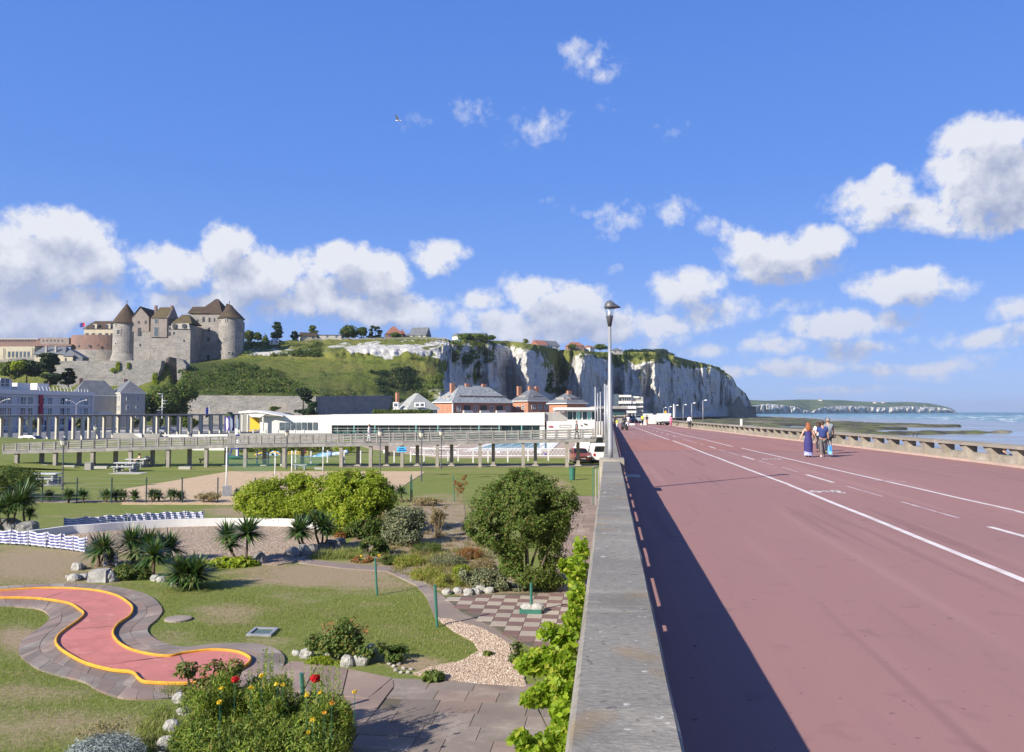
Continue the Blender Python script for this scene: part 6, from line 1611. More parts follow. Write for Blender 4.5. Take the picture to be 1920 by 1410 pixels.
def clip_cells(poly, x0, x1, y0, y1, rows, wmin, wmax, parent, seed, mats, z=.05, inset=.006):
 rg = random.Random(seed); y = y0; n_ = 0
 while y < y1:
  h = rg.uniform(*rows); x = x0 + rg.uniform(-.3, .3)
  while x < x1:
   w = rg.uniform(wmin, wmax); cx_, cy_ = x + w / 2, y + h / 2
   a, c = proj(np.array([cx_, cy_, LZ]))
   if inpoly(a, c, poly):
    b = MB(); b.box((cx_, cy_, LZ + .024 - z / 2 + rg.uniform(-.002, .003)), (w - inset * 2, h - inset * 2, z), rg.uniform(-.006, .006)); b.build('slab', rg.choice(mats), parent); n_ += 1
   x += w
  y += h
 return n_
tr = thing('slab_terrace', gp(850, 1340, LZ), 'terrace of large rectangular stone slabs at the foot of the vine', 'paving')
tp = [(738, 1274), (1000, 1288), (1120, 1290), (1120, 1500), (560, 1500), (690, 1338)]
sheet_o = tri_fill([gp(x, y, LZ)[:2] for x, y in tp], LZ, LZ + .012, 'bedding', 'path_joint', None, tr)
print('slabs', clip_cells([(736, 1276), (1000, 1290), (1110, 1292), (1110, 1490), (575, 1490), (694, 1338)], -7.5, -.2, 9.5, 16, (.46, .64), .45, 1.15, tr, 5, ['slab_pink', 'slab_grey', 'slab_grey']))
_PL = 1
def plate(name, pts, z1, material, parent=None, kind='structure'):
 o = tri_fill([gp(x, y, LZ)[:2] for x, y in pts], LZ - .05, LZ + z1, name, material, None if parent else kind, parent)
 return o
cpth = thing('concrete_path', gp(640, 1270, LZ), 'curving path of large pink grey cast panels between lane and slab terrace', 'path')
plate('screed', [(545, 1244), (740, 1276), (735, 1500), (380, 1500), (470, 1290)], .010, 'path_joint', cpth)
for pts in ([(545, 1242), (596, 1247), (566, 1300), (500, 1290), (470, 1262), (520, 1262)], [(598, 1247), (652, 1257), (640, 1305), (600, 1320), (568, 1302)], [(654, 1257), (735, 1274), (690, 1312), (642, 1308)], [(640, 1310), (688, 1314), (736, 1278), (738, 1290), (700, 1340), (655, 1395), (600, 1500), (500, 1500), (560, 1370)], [(480, 1300), (566, 1302), (600, 1322), (560, 1370), (500, 1500), (400, 1500), (420, 1360)]):
 plate('panel', pts, .035, 'slab_pink', cpth)
GRV = [(818, 1160), (846, 1163), (905, 1180), (950, 1205), (975, 1230), (985, 1290), (900, 1284), (800, 1272), (775, 1264), (810, 1252), (868, 1240), (898, 1222), (888, 1204), (852, 1186)]
plate('gravel_patch', GRV, .016, 'gravel_pink')
PIT = [(80, 1016), (150, 998), (235, 990), (330, 986), (430, 984), (545, 985), (600, 992), (640, 1010), (640, 1030), (590, 1040), (560, 1052), (520, 1060), (440, 1058), (340, 1046), (240, 1036), (150, 1026)]
plate('gravel_pit', PIT, .02, 'gravel_pink')
plate('sand_court', [(228, 918), (430, 884), (792, 884), (796, 886), (755, 912), (716, 938), (700, 946), (228, 946)], .02, mat('court_sand', (.56, .42, .275), (.47, .35, .235), 3, .95, .1, fine=.2, fscale=20, bmp=1.0, bscale=6, bdist=.08))
plate('soil_bed', [(790, 940), (870, 945), (880, 1030), (1010, 1090), (1000, 1122), (870, 1118), (800, 1100), (690, 1050), (640, 1030), (690, 985)], .012, mat('dry_soil', (.27, .20, .14), (.33, .27, .18), 1.5, .95, .1, fine=.3, fscale=15, bmp=1, bscale=14, bdist=.05, c3=(.19, .19, .07), s3=1.1))
plate('footpath', [(560, 1046), (640, 1058), (730, 1064), (790, 1084), (812, 1106), (846, 1128), (870, 1150), (925, 1180), (975, 1210), (960, 1222), (900, 1186), (845, 1166), (815, 1158), (800, 1120), (780, 1098), (725, 1072), (640, 1066), (560, 1056)], .022, 'path_concrete')
plate('footpath', [(1070, 930), (1122, 930), (1118, 1010), (1120, 1200), (990, 1200), (1020, 1120), (1045, 1040)], .018, 'path_joint')
wp = thing('side_path', gp(1085, 985, LZ), 'narrow path of pale pink slabs running beside the parapet', 'path')
print('wp', clip_cells([(1060, 925), (1125, 925), (1125, 1130), (1010, 1130), (1040, 1040), (1062, 975)], -2.3, -.1, 19, 49, (1.0, 1.3), .6, .68, wp, 9, ['slab_pink'], .055))
ck = thing('checkerboard_paving', gp(960, 1160, LZ), 'checkerboard of brown and pale pebble tiles beside the round bush', 'paving')
CKP = [(838, 1122), (960, 1118), (1100, 1118), (1100, 1215), (1010, 1215), (968, 1196), (925, 1172), (872, 1148)]
plate('bedding', [(832, 1120), (960, 1114), (1105, 1114), (1105, 1220), (1005, 1220), (962, 1198), (918, 1174), (866, 1150)], .024, 'path_joint', ck)
mat('tile_brown', (.20, .125, .115), (.16, .105, .10), 2, .9, .2, fine=.15, fscale=60, rnd=.15); mat('tile_pebble', (.42, .37, .31), (.30, .26, .22), 30, .9, .2, fine=.3, fscale=70, rnd=.1)
tmb = MB(); tmb.box((0, 0, 0), (.388, .388, .04)); me_t = {}
for k in ('tile_brown', 'tile_pebble'):
 me = bpy.data.meshes.new('tile'); me.from_pydata(tmb.v, [], tmb.f); me.materials.append(MATS[k]); me_t[k] = me
for i in range(-24, 0):
 for j in range(34, 66):
  x, y = i * .4 + .1, j * .4
  a, c = proj(np.array([x, y, LZ]))
  if inpoly(a, c, CKP):
   o = bpy.data.objects.new('tile', me_t['tile_brown' if (i + j) % 2 else 'tile_pebble']); COL.objects.link(o); o.parent = ck; o.location = Vector((x, y, LZ + .02 + random.uniform(-.002, .003))) - ck.location
def pebbles(name, poly, n, r, mt, z=LZ + .02, parent=None):
 xs_, ys_ = [p[0] for p in poly], [p[1] for p in poly]; pts = []
 W = np.array([gp(x, y, LZ)[:2] for x, y in poly]); lo, hi = W.min(0), W.max(0)
 q = RNG.random((n * 3, 2)) * (hi - lo) + lo; a, c = proj(np.concatenate([q, np.full((len(q), 1), LZ)], 1)); q = q[inpoly(a, c, poly)][:n]
 n = len(q); s_ = r * (.5 + RNG.random((n, 3))); u = np.array([[1, 0, 0], [0, 1, 0], [-1, 0, 0], [0, -1, 0], [0, 0, .7], [0, 0, -.5]], float)
 an = RNG.random(n) * 6.28; ca, sa = np.cos(an), np.sin(an)
 v = u[None] * s_[:, None, :]; x = v[..., 0] * ca[:, None] - v[..., 1] * sa[:, None]; y = v[..., 0] * sa[:, None] + v[..., 1] * ca[:, None]
 co = np.stack([x + q[:, :1], y + q[:, 1:2], v[..., 2] + z], -1).reshape(-1, 3); f0 = np.array([[0, 1, 4], [1, 2, 4], [2, 3, 4], [3, 0, 4]]); i6 = (np.arange(n) * 6)[:, None, None]
 f = (i6 + f0[None]).reshape(-1, 3)
 return link(name, npmesh(name, co, f, {'rnd': np.repeat(RNG.random(n), 6)}), mt, kind='stuff')
m = newmat('pebble_mix'); a_ = N(m, 'Attribute', attribute_name='rnd').outputs['Fac']
out(m, principled(m, mix(m, ramp(m, a_, .6, 1), mix(m, ramp(m, a_, 0, .5), (.25, .18, .135), (.38, .29, .225)), (.56, .50, .43)), .85, .2))
tag(pebbles('gravel', GRV, 9000, .028, 'pebble_mix'), 'loose pinkish gravel spread between lawn and checkerboard')
tag(pebbles('gravel', PIT, 22000, .020, 'pebble_mix'), 'pinkish gravel filling the curved minigolf pit')
cwt = [(20, 1006), (60, 998), (90, 994), (130, 988.5), (175, 985.5), (245, 980), (330, 975.5), (410, 973.5), (480, 973.5), (545, 975), (600, 980)]
W_ = smooth_curve([tuple(gp(x, y + 13, LZ)[:2]) for x, y in cwt], 6)
cw_ = thing('curved_wall', (W_[20][0], W_[20][1], LZ), 'low curved white painted wall round the gravel pit', 'low wall')
b = MB(); vs = []
for i, p in enumerate(W_):
 q = W_[min(i + 1, len(W_) - 1)] - W_[max(i - 1, 0)]; q /= np.linalg.norm(q); n_ = np.array([-q[1], q[0]]) * .09
 for s in (-1, 1):
  for z in (LZ - .02, LZ + .36): vs.append((p[0] + n_[0] * s, p[1] + n_[1] * s, z))
fs = []
for i in range(len(W_) - 1):
 a, c = 4 * i, 4 * i + 4; fs += [(a, c, c + 1, a + 1), (a + 1, c + 1, c + 3, a + 3), (a + 3, c + 3, c + 2, a + 2)]
b.add(vs, fs + [(0, 1, 3, 2)]); b.build('wall', 'white_wall', cw_)
mat('stripe_navy', (.08, .09, .27), (.10, .11, .30), 5, .85); mat('stripe_white', (.72, .73, .80), (.66, .67, .76), 5, .85); mat('stake_grey', (.30, .29, .30), None, rough=.7)
def windbreak(px0s, label, nstripe, h):
 """px0s: ground pixels along the foot"""
 P = [np.array(gp(x, y, LZ)[:2]) for x, y in px0s]; C_ = smooth_curve(P, 10)
 o = thing('windbreak', (P[0][0], P[0][1], LZ), label, 'windbreak'); nC = len(C_)
 for s in range(nstripe):
  b = MB(); vs = []
  for i, p in enumerate(C_):
   t = i / 10.0; sag = 1 - .16 * abs(math.sin(math.pi * t)); rip = .05 * math.sin(i * 1.7 + s * .3)
   q = C_[min(i + 1, nC - 1)] - C_[max(i - 1, 0)]; q = q / np.linalg.norm(q); n_ = np.array([-q[1], q[0]]) * rip
   for z in (s / nstripe, (s + 1) / nstripe): vs.append((p[0] + n_[0], p[1] + n_[1], LZ + .06 + z * h * sag))
  b.add(vs, [(2 * i, 2 * i + 2, 2 * i + 3, 2 * i + 1) for i in range(nC - 1)]); b.build('cloth_stripe', 'stripe_navy' if s % 2 else 'stripe_white', o)
 for p in P: b = MB(); b.tube([(p[0], p[1] - .04, LZ - .02), (p[0], p[1] - .04, LZ + .08 + h * 1.02)], .018, 6); b.build('stake', 'stake_grey', o)
windbreak([(121, 991), (160, 988), (202, 985), (240, 982), (275, 980), (312, 978), (347, 977), (383, 976)], 'long navy and white striped windbreak standing on the lawn behind the curved wall', 9, .42)
windbreak([(-60, 1018), (-20, 1020), (21, 1022), (54, 1024), (87, 1028), (115, 1031), (138, 1034), (160, 1038)], 'navy and white striped windbreak bending round the left end of the gravel pit', 9, .56)
windbreak([(196, 1066), (207, 1060), (219, 1064)], 'short loose end of striped cloth beside the small yucca', 7, .5)
ht_ = thing('hatch', gp(491, 1187, LZ), 'square hatch with pale metal frame and dark teal lid in the lawn', 'hatch')
hq = [gp(*q, LZ) for q in ((461, 1193), (508, 1194), (523, 1180), (478, 1179))]; hc = sum(hq) / 4
b = MB(); hi_ = [hc + (q - hc) * .76 for q in hq]
for i in range(4):
 j = (i + 1) % 4; b.hexa([V(hq[i]), V(hq[j]), V(hi_[j]), V(hi_[i])], [V(q) + UP * .05 for q in (hq[i], hq[j], hi_[j], hi_[i])])
b.build('frame', 'galvanised', ht_)
b = MB(); b.hexa([V(q) for q in hi_], [V(q) + UP * .02 for q in hi_]); b.build('lid', mat('lid_teal', (.10, .16, .16), (.07, .11, .11), 5, .4), ht_)
ft = thing('manhole_cover', gp(334, 1161, LZ), 'flat grey manhole cover set in the lawn near the lane', 'manhole cover'); b = MB(); b.lathe(V(gp(334, 1162, LZ)), [(.30, 0), (.30, .04), (.27, .045)], 20, 1.1, 1.0); b.build('plate', 'slab_grey', ft)
mat('stake_green', (.03, .13, .10), (.04, .16, .12), 6, .6, fine=.1)
def stake(px, py0, py1, label, r=.032):
 p = gp(px, py1, LZ); d = float((p - CO) @ cf); h = zpx(py0, d) - LZ
 o = thing('stake', p, label, 'stake'); b = MB(); q = V(p); b.tube([q - UP * .05, q + UP * h - EU * .06 + (EU * .0)], r, 8); b.build('post', 'stake_green', o)
 b = MB(); b.tube([q + UP * h - EU * .06, q + UP * (h + .015) - EU * .06], r * 1.15, 8); b.build('cap', 'stake_green', o)
 return o
stake(707, 1048, 1116, 'green stake on the lawn left of the footpath'); stake(820, 1098, 1176, 'green stake at the edge of lawn and gravel patch', .036)
stake(571, 1264, 1350, 'short green stake rising from the flower bed beside the red rose', .036); stake(773, 890, 940, 'green stake right of the yellow green bush', .035); stake(852, 893, 941, 'green stake beside the withered young tree', .03)
ty_ = thing('planter_tray', gp(995, 1152, LZ), 'green metal tray holding pale rocks and a green post on the checkerboard', 'tray')
tc = V(gp(996, 1150, LZ)); b = MB()
for dx, dy, sx, sy in ((0, -.22, .56, .02), (0, .22, .56, .02), (-.27, 0, .02, .42), (.27, 0, .02, .42)): b.box(tc + Vector((dx, dy, .08)), (sx, sy, .14))
b.box(tc + UP * .035, (.54, .42, .02)); b.build('tray', 'stake_green', ty_)
rk_p = mat('garden_rock', (.40, .39, .36), (.26, .255, .245), 3.5, .95, .15, fine=.2, fscale=18, bmp=1.0, bscale=9, bdist=.05, c3=(.52, .50, .47), s3=4)
b = MB(); b.tube([tc, tc + UP * .78], .036, 8); b.build('post', 'stake_green', ty_)
for i, (dx, dy, r) in enumerate(((-.12, .0, .17), (.13, .03, .2))):
 o = rockmesh('rock', (tc.x + dx, tc.y + dy, tc.z + .12), r, ty_, seed=i + 5)
mat('fence_dark_green', (.02, .05, .045), None, rough=.5)
gf = thing('mesh_fence', gp(250, 944, LZ), 'low wire mesh fence with dark green posts behind the row of yuccas', 'fence')
fp = [(-60, 942), (16, 942), (79, 942), (144, 943), (209, 943), (274, 943), (341, 943), (408, 943), (478, 944), (560, 944), (640, 943), (770, 941)]
for px, py in fp:
 p = gp(px, py, LZ); b = MB(); b.box((p[0], p[1], LZ + .72), (.055, .055, 1.46), YAW); b.build('post', 'fence_dark_green', gf)
b = MB(); A, B = gp(-60, 942, LZ), gp(660, 943, LZ); e = V(B) - V(A); Ln = e.length; e.normalize()
for z in np.linspace(.1, 1.35, 6): b.bar(V(A) + UP * z, V(B) + UP * z, .007)
b.build('wire', 'stake_grey', gf, kind='stuff')
plate('kerb_line', [(-100, 938), (430, 938), (430, 942), (-100, 942.5)], .012, 'path_concrete')
gt = thing('gate', gp(1113, 950, LZ), 'open green and grey metal gate panel beside the parapet', 'gate')
def fbar(a, c, w, mt, nm): b = MB(); b.bar(a, c, w); b.build(nm, mt, gt)
for (x, y0, y1, mt) in ((1112, 879, 948, 'stake_green'), (1117, 879, 948, 'galvanised'), (1122, 879, 940, 'galvanised')):
 p = V(gp(x, y1, LZ)); d = (p - V(CO)).dot(EF); fbar(p, Vector((p.x, p.y, zpx(y0, d))), .05, mt, 'post')
p = V(gp(1112, 948, LZ)); d = (p - V(CO)).dot(EF); zt_ = zpx(879, d); q = V(gp(1122, 940, LZ)); fbar(Vector((p.x, p.y, zt_)), Vector((q.x, q.y, zt_)), .05, 'stake_green', 'top_rail')
o = thing('bin', gp(1073, 898, LZ), 'dark teal waste bin behind the round bush', 'bin'); q = gp(1073, 900, LZ); b = MB(); b.lathe((q[0], q[1], LZ), [(.2, 0), (.24, .9), (.25, .92), (.23, .95)], 12); b.build('drum', 'stake_green', o)
mat('net_green', (.10, .28, .22), None); mat('net_cord', (.45, .58, .52), None)
vp = []
for i, (px, py0, py1, l) in enumerate([(424, 838, 930, 'nearest and tallest white net post, on a grey padded base'), (515.5, 848, 902, 'second white net post on the sand court'), (547, 845, 898, 'third white net post on the sand court'), (605.5, 838, 886, 'farthest white net post at the back of the sand court')]):
 p = gp(px, py1, LZ); d = float((p - CO) @ cf); z1 = zpx(py0, d); o = thing('net_post', p, l, 'net post'); b = MB(); b.tube([(p[0], p[1], LZ), (p[0], p[1], z1)], .045 + .0 * i, 10); b.build('pole', 'white_paint', o, smooth=True); vp.append((p, z1))
 if i == 0:
  b = MB(); b.box((p[0] + .1, p[1] - .1, LZ + .3), (.5, .5, .62), YAW + .3); b.build('base_pad', mat('pad_grey', (.22, .23, .26), (.30, .31, .33), 8, .8), o)
 b = MB(); b.box((p[0], p[1], z1 - .3), (.1, .1, .08), YAW); b.build('bracket', 'galvanised', o)
def net(a, c, sag, label):
 A, B = V(a[0]), V(c[0]); za, zc = a[1] - .35, c[1] - .35
 o = thing('net', (A.x, A.y, LZ), label, 'net'); n_ = 24; top = []
 for i in range(n_ + 1): t = i / n_; p = A.lerp(B, t); top.append(Vector((p.x, p.y, za + (zc - za) * t - sag * math.sin(math.pi * t))))
 b = MB(); b.tube(top, .022, 5); b.build('top_cord', 'net_cord', o)
 b = MB()
 for k in range(1, 7):
  for i in range(n_): b.bar(top[i] - UP * k * .15, top[i + 1] - UP * k * .15, .006)
 for i in range(0, n_ * 3):
  t = i / 3; i0 = int(t); f = t - i0; p = top[i0].lerp(top[min(i0 + 1, n_)], f); b.bar(p, p - UP * .9, .006)
 b.build('mesh', 'net_green', o, kind='stuff')
net(vp[0], vp[1], .35, 'sagging green net between the nearest white post and the second'); net(vp[2], vp[3], .3, 'sagging green net between the two farther white posts')
mat('lantern_glass', (.55, .53, .46), None, rough=.3)
def lantern(px, py0, py1, label, d=None):
 p = gp(px, py1, LZ); d = float((p - CO) @ cf); z1 = zpx(py0, d); s = 1.0
 o = thing('lantern_post', p, label, 'lamp post', 'dark lantern posts in the lawn')
 b = MB(); b.lathe((p[0], p[1], LZ), [(.07, 0), (.07, .5), (.045, .6), (.04, z1 - LZ - .62)], 8); b.build('pole', 'dark_grey_metal', o)
 b = MB(); b.lathe((p[0], p[1], z1 - .62), [(.05, 0), (.17, .12), (.22, .42)], 8); b.build('glass', 'lantern_glass', o)
 b = MB(); b.lathe((p[0], p[1], z1 - .2), [(.25, 0), (.2, .1), (.04, .2)], 8); b.build('cap', 'dark_grey_metal', o)
 b = MB(); 
 for s_ in (-1, 1): b.tube([(p[0], p[1], z1 - .8), (p[0] + .2 * s_, p[1], z1 - .6), (p[0] + .24 * s_, p[1], z1 - .35)], .02, 5)
 b.build('bracket', 'dark_grey_metal', o)
for a in [(117, 820, 919, 'dark lantern post nearest the left side, rising behind the green fence'), (178, 796, 876, 'lantern post beside the square bin under the bridge'), (311, 817, 870, 'slim lantern post left of the picnic table lamp'), (355.5, 812, 871, 'slim lantern post left of the net'), (537, 806, 880, 'thin lantern post between the nets behind the bench'),
    (712.5, 804, 897, 'big lantern post rising behind the yellow green bush'), (790, 806, 902, 'lantern post at the right corner of the sand court'), (827, 805, 880, 'lantern post beside the footbridge support right of the sand')]: lantern(*a)
def two_arm(px, py0, py1, d, label, arms=(-1, 1)):
 p = C(px, 772, d); z0 = GZ; z1 = zpx(py0, d); o = thing('street_light', (p.x, p.y, z0), label, 'street light')
 b = MB(); b.lathe((p.x, p.y, 0), [(.12, z0), (.08, z1 - 1.0)], 8); b.build('pole', 'galvanised', o)
 for s in arms:
  b = MB(); P_ = [p + UP * (z1 - 1.0), p + EU * s * .8 + UP * (z1 - .35), p + EU * s * 1.9 + UP * (z1 - .02)]
  P_ = [Vector((v.x, v.y, v.z - p.z)) + UP * 0 for v in P_]; b.tube([Vector((v.x, v.y, v.z)) for v in P_], .06, 6); b.build('arm', 'galvanised', o)
  b = MB(); b.ball(P_[-1] + EU * s * .3, .35, 8, 5, (1, .5, .3)); b.build('lamp_head', 'white_paint', o)
two_arm(143, 750, 800, 180, 'two armed white street light in front of the hotel'); two_arm(-2, 748, 800, 175, 'street light whose white arm enters at the left edge', (1,))
p = C(304, 772, 200); o = thing('sculpture_mast', (p.x, p.y, GZ), 'white mast with stacked tilted discs in front of the dark tree', 'sculpture')
b = MB(); b.tube([(p.x, p.y, GZ), (p.x, p.y, zpx(738, 200))], .12, 8); b.build('mast', 'white_paint', o)
for (dx, y, mt) in ((-3, 739, 'white_paint'), (-1, 745, 'glass_blue'), (5, 752, 'white_paint'), (5, 757.5, 'white_paint'), (1, 764.5, 'white_paint'), (-4, 770, 'white_paint'), (-5, 774.5, 'flag_blue'), (-4, 778, 'white_paint')):
 q = C(304 + dx, y, 200); b = MB(); b.lathe(q, [(.1, -.05), (.75, .1), (.8, .16), (.1, .08)], 12, 1, .8); b.build('disc', mt, o, smooth=True)
flag(392, 761, 812, 190, ['flag_blue'], 'white flagpole with a hanging navy flag in front of the rubble wall', .8, -1)
for i, (x, y) in enumerate(((425, 783), (433, 783), (444, 784))):
 o = thing('beach_flag', C(x, 810, 150), ['leftmost of three tall feather banners by the pool entrance', 'middle feather banner, white and blue', 'feather banner nearest the canopy'][i], 'banner'); P_ = [C(x, 811, 150), C(x - 1.6, 790, 150), C(x - .6, 782, 150), C(x + 2.8, 786, 150), C(x + 3.2, 800, 150)]
 b = MB(); prismpoly(b, P_, [q + EF * .05 for q in P_]); b.build('cloth', ['sign_white', 'glass_blue', 'glass_blue'][i], o); b = MB(); b.tube([C(x - .2, 813, 150), P_[1], P_[2]], .03, 5); b.build('rod', 'galvanised', o)
o = thing('kiosk', C(427, 800, 176), 'small kiosk with a pointed green roof behind the pergola', 'kiosk'); ppoly('roof', mat('roof_green', (.06, .09, .04), None), [(420, 781), (427, 772.5), (434.5, 781)], 176, 2.5, o); pbox('booth', 'banner_purple', 421, 433.5, 781, 808, 176, 2.2, o)
mat('table_grey', (.28, .29, .31), (.34, .35, .37), 3, .7); mat('table_top', (.55, .56, .58), (.48, .49, .52), 3, .6)
def picnic(px, py, label, s=1.0, w=1.9):
 p = V(gp(px, py, LZ)); o = thing('picnic_table', p, label, 'picnic table')
 def bx_(nm, dx, dy, z, sx, sy, sz, mt): b = MB(); c_ = p + EU * dx + EF * dy + UP * z; b.box(c_, (sx, sy, sz), YAW); b.build(nm, mt, o)
 bx_('tabletop', 0, 0, .76, w, .8, .07, 'table_top'); bx_('seat', 0, -.72, .46, w, .3, .06, 'table_top'); bx_('seat', 0, .72, .46, w, .3, .06, 'table_top')
 for s_ in (-1, 1):
  bx_('leg', s_ * w * .36, 0, .37, .12, .6, .74, 'table_grey')
  bx_('foot', s_ * w * .36, 0, .22, .12, 1.7, .1, 'table_grey')
  for q in (-.72, .72): bx_('seat_leg', s_ * w * .36, q, .22, .1, .12, .44, 'table_grey')
 return o
picnic(237, 884, 'grey picnic table on a pale pad right of the square bin'); picnic(257, 876, 'picnic table with a pale top just behind the other one'); picnic(82, 908, 'picnic table with white top right of the large left bush', 1, 2.1)
plate('table_pad', [(203, 888.5), (262, 889), (278, 886), (225, 885)], .02, 'concrete_pale'); plate('table_pad', [(58, 913), (110, 910), (120, 908), (70, 909)], .02, 'concrete_pale')
o = thing('bin', gp(167, 880, LZ), 'square grey concrete waste bin beside the lawn path', 'bin'); q = gp(167, 881, LZ); b = MB(); b.box((q[0], q[1], LZ + .3), (.55, .55, .62), YAW); b.box((q[0], q[1], LZ + .63), (.6, .6, .04), YAW); b.build('body', 'concrete_grey', o)
for i, (x0, x1, y) in enumerate(((68, 90, 876.5), (118, 141, 877.5), (178, 202, 879), (336, 358, 880))):
 o = thing('kerb_stone', gp((x0 + x1) / 2, y, LZ), ['leftmost low stone kerb block on the lawn', 'stone kerb block left of the square bin', 'stone kerb block just right of the square bin', 'stone kerb block near the sand court corner'][i], 'kerb stone'); A, B = V(gp(x0, y, LZ)), V(gp(x1, y, LZ)); b = MB(); b.bar(A + UP * .12, B + UP * .12, .35, .26); b.build('block', 'concrete_pale', o)
o = thing('bench', gp(562, 881, LZ), 'plain grey bench on the grass behind the sand court', 'bench'); A, B = V(gp(550, 881, LZ)), V(gp(576, 881, LZ)); b = MB(); b.bar(A + UP * .46, B + UP * .46, .42, .08); b.build('seat', 'table_grey', o)
for t in (.18, .82): q = A.lerp(B, t); b = MB(); b.box(q + UP * .22, (.14, .36, .44), YAW); b.build('leg', 'table_grey', o)
plate('table_pad', [(588, 880.5), (605, 880.5), (604, 878), (590, 878)], .1, 'concrete_pale')
plate('lawn_path', [(640, 876.5), (1120, 875), (1120, 871.5), (640, 873)], .02, 'path_concrete')
# ================================================================ plants and trees
leafmat('leaf_yellowgreen', (.11, .18, .012), (.35, .42, .035), (.40, .40, .07), .4)
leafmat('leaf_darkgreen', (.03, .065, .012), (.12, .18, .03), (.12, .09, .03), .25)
leafmat('leaf_mid', (.05, .09, .02), (.13, .19, .04), (.20, .19, .05), .3)
leafmat('leaf_greygreen', (.09, .115, .06), (.22, .24, .14), (.28, .26, .14), .2)
leafmat('leaf_bed', (.11, .19, .03), (.30, .39, .075), (.40, .42, .11), .35)
leafmat('leaf_vine', (.13, .22, .015), (.33, .44, .04), (.40, .42, .06), .5, .45)
leafmat('leaf_tan', (.22, .17, .09), (.36, .29, .16), (.20, .20, .07), .25)
leafmat('leaf_rust', (.22, .08, .03), (.34, .17, .06), (.20, .20, .05), .25)
leafmat('leaf_tussock', (.16, .17, .045), (.33, .31, .10), (.30, .22, .09), .3)
leafmat('leaf_silver', (.22, .26, .27), (.42, .46, .47), None, .15)
leafmat('yucca_leaf', (.02, .06, .018), (.10, .17, .045), (.19, .20, .07), .15, .45, .4)
leafmat('conifer_leaf', (.012, .032, .012), (.045, .075, .025), None, .12)
leafmat('grass_blade', (.15, .20, .04), (.29, .32, .09), (.42, .36, .20), .35, .8, .1)
mat('bark', (.12, .095, .07), (.08, .065, .05), 5, .95, bmp=.5); mat('yucca_trunk', (.13, .09, .065), (.09, .065, .05), 12, .95, bmp=.8, bscale=30); mat('twig_tan', (.26, .20, .13), None, rough=.9)
def gpd(px, py):
 p = gp(px, py, LZ); return p, float((p - CO) @ cf)
def blob(px, py, d, rpx, rpy, depth=1.0):
 """ellipsoid seen at a pixel with pixel radii"""
 p = at(px, py, d); return (p[0], p[1], p[2], rpx / F * d, rpx / F * d * depth, rpy / F * d)
def stems(o, base, tops, r, mt='bark', nm='stem'):
 for t in tops:
  b = MB(); a, c = V(base), V(t); mid = a.lerp(c, .5) + Vector((random.uniform(-.1, .1), random.uniform(-.1, .1), .05)) * (c - a).length * .5
  b.tube([a - UP * .05, mid, c], [r, r * .7, r * .3], 6); b.build(nm, mt, o)
def bush(name, base, blobs, n, size, mt, label, cat='bush', clump=2.2, thr=.42, nst=5, shell=.45, group=None, **k):
 p, d = gpd(*base); o = thing(name, p, label, cat, group); B = [blob(x, y, d + dd, rx, ry, dp) for (x, y, dd, rx, ry, dp) in blobs]
 leafcloud('foliage', B, n, size, mt, o, clump=clump, thr=thr, shell=shell, up=.7, **k)
 stems(o, p, [B[i % len(B)][:3] for i in range(nst)], .025)
 return o
bush('bush', (540, 978), [(490, 935, 0, 48, 36, 1), (540, 925, .5, 50, 36, 1), (600, 925, 0, 48, 38, 1), (470, 950, 0, 30, 22, 1), (515, 950, -.5, 55, 24, 1), (580, 948, -.5, 50, 26, 1), (560, 902, .4, 26, 16, 1), (620, 900, .5, 28, 16, 1)], 30000, .062, 'leaf_yellowgreen', 'broad yellow green bush beside the sand court, left of the taller one', thr=.44)
bush('bush', (672, 1004), [(640, 940, .2, 46, 38, 1), (690, 930, 0, 48, 42, 1), (655, 905, .6, 40, 24, 1), (695, 900, .4, 26, 20, 1), (712, 948, .2, 34, 32, 1), (660, 968, -.3, 48, 26, 1), (635, 985, 0, 26, 18, 1), (720, 975, 0, 30, 20, 1)], 32000, .060, 'leaf_yellowgreen', 'tall rounded yellow green bush in the middle of the garden', thr=.44)
leafcloud('foliage', [blob(690, 988, 33, 40, 18, 1)], 5000, .06, 'leaf_darkgreen', bpy.data.objects['bush.001'] if 'bush.001' in bpy.data.objects else None)  # darker leaves low on the bush, its shade put into their colour
p, d = gpd(990, 1108)
rb = thing('round_bush', p, 'large round dark green bush with bare lower stems beside the parapet path', 'bush')
B = [blob(*a) for a in [(980, 925, d + .2, 62, 42, 1), (925, 950, d, 44, 40, 1), (1035, 945, d, 50, 46, 1), (985, 960, d - .3, 66, 46, 1), (900, 985, d, 30, 30, 1), (930, 1005, d - .2, 40, 26, 1), (1062, 965, d, 30, 30, 1), (1020, 1000, d - .1, 46, 30, 1), (975, 905, d + .2, 40, 26, 1), (1020, 912, d + .2, 30, 24, 1),
   (960, 1030, d, 34, 24, 1), (1035, 1040, d + .1, 30, 26, 1), (995, 1075, d - .1, 44, 26, 1), (1030, 1085, d, 30, 24, 1), (960, 1060, d, 26, 20, 1)]]
leafcloud('foliage', B, 60000, .036, leafmat('leaf_roundbush', (.04, .08, .015), (.165, .235, .045), (.15, .12, .04), .3), rb, clump=2.2, thr=.455, up=.6, shell=.4, asp=.6)
for i in range(9):
 t = B[i][:3]; b = MB(); a = V(p) + Vector((random.uniform(-.25, .25), random.uniform(-.2, .2), 0)); c = V(t); b.tube([a, a.lerp(c, .45) + UP * .15, c], [.035, .028, .012], 6); b.build('stem', 'bark', rb)
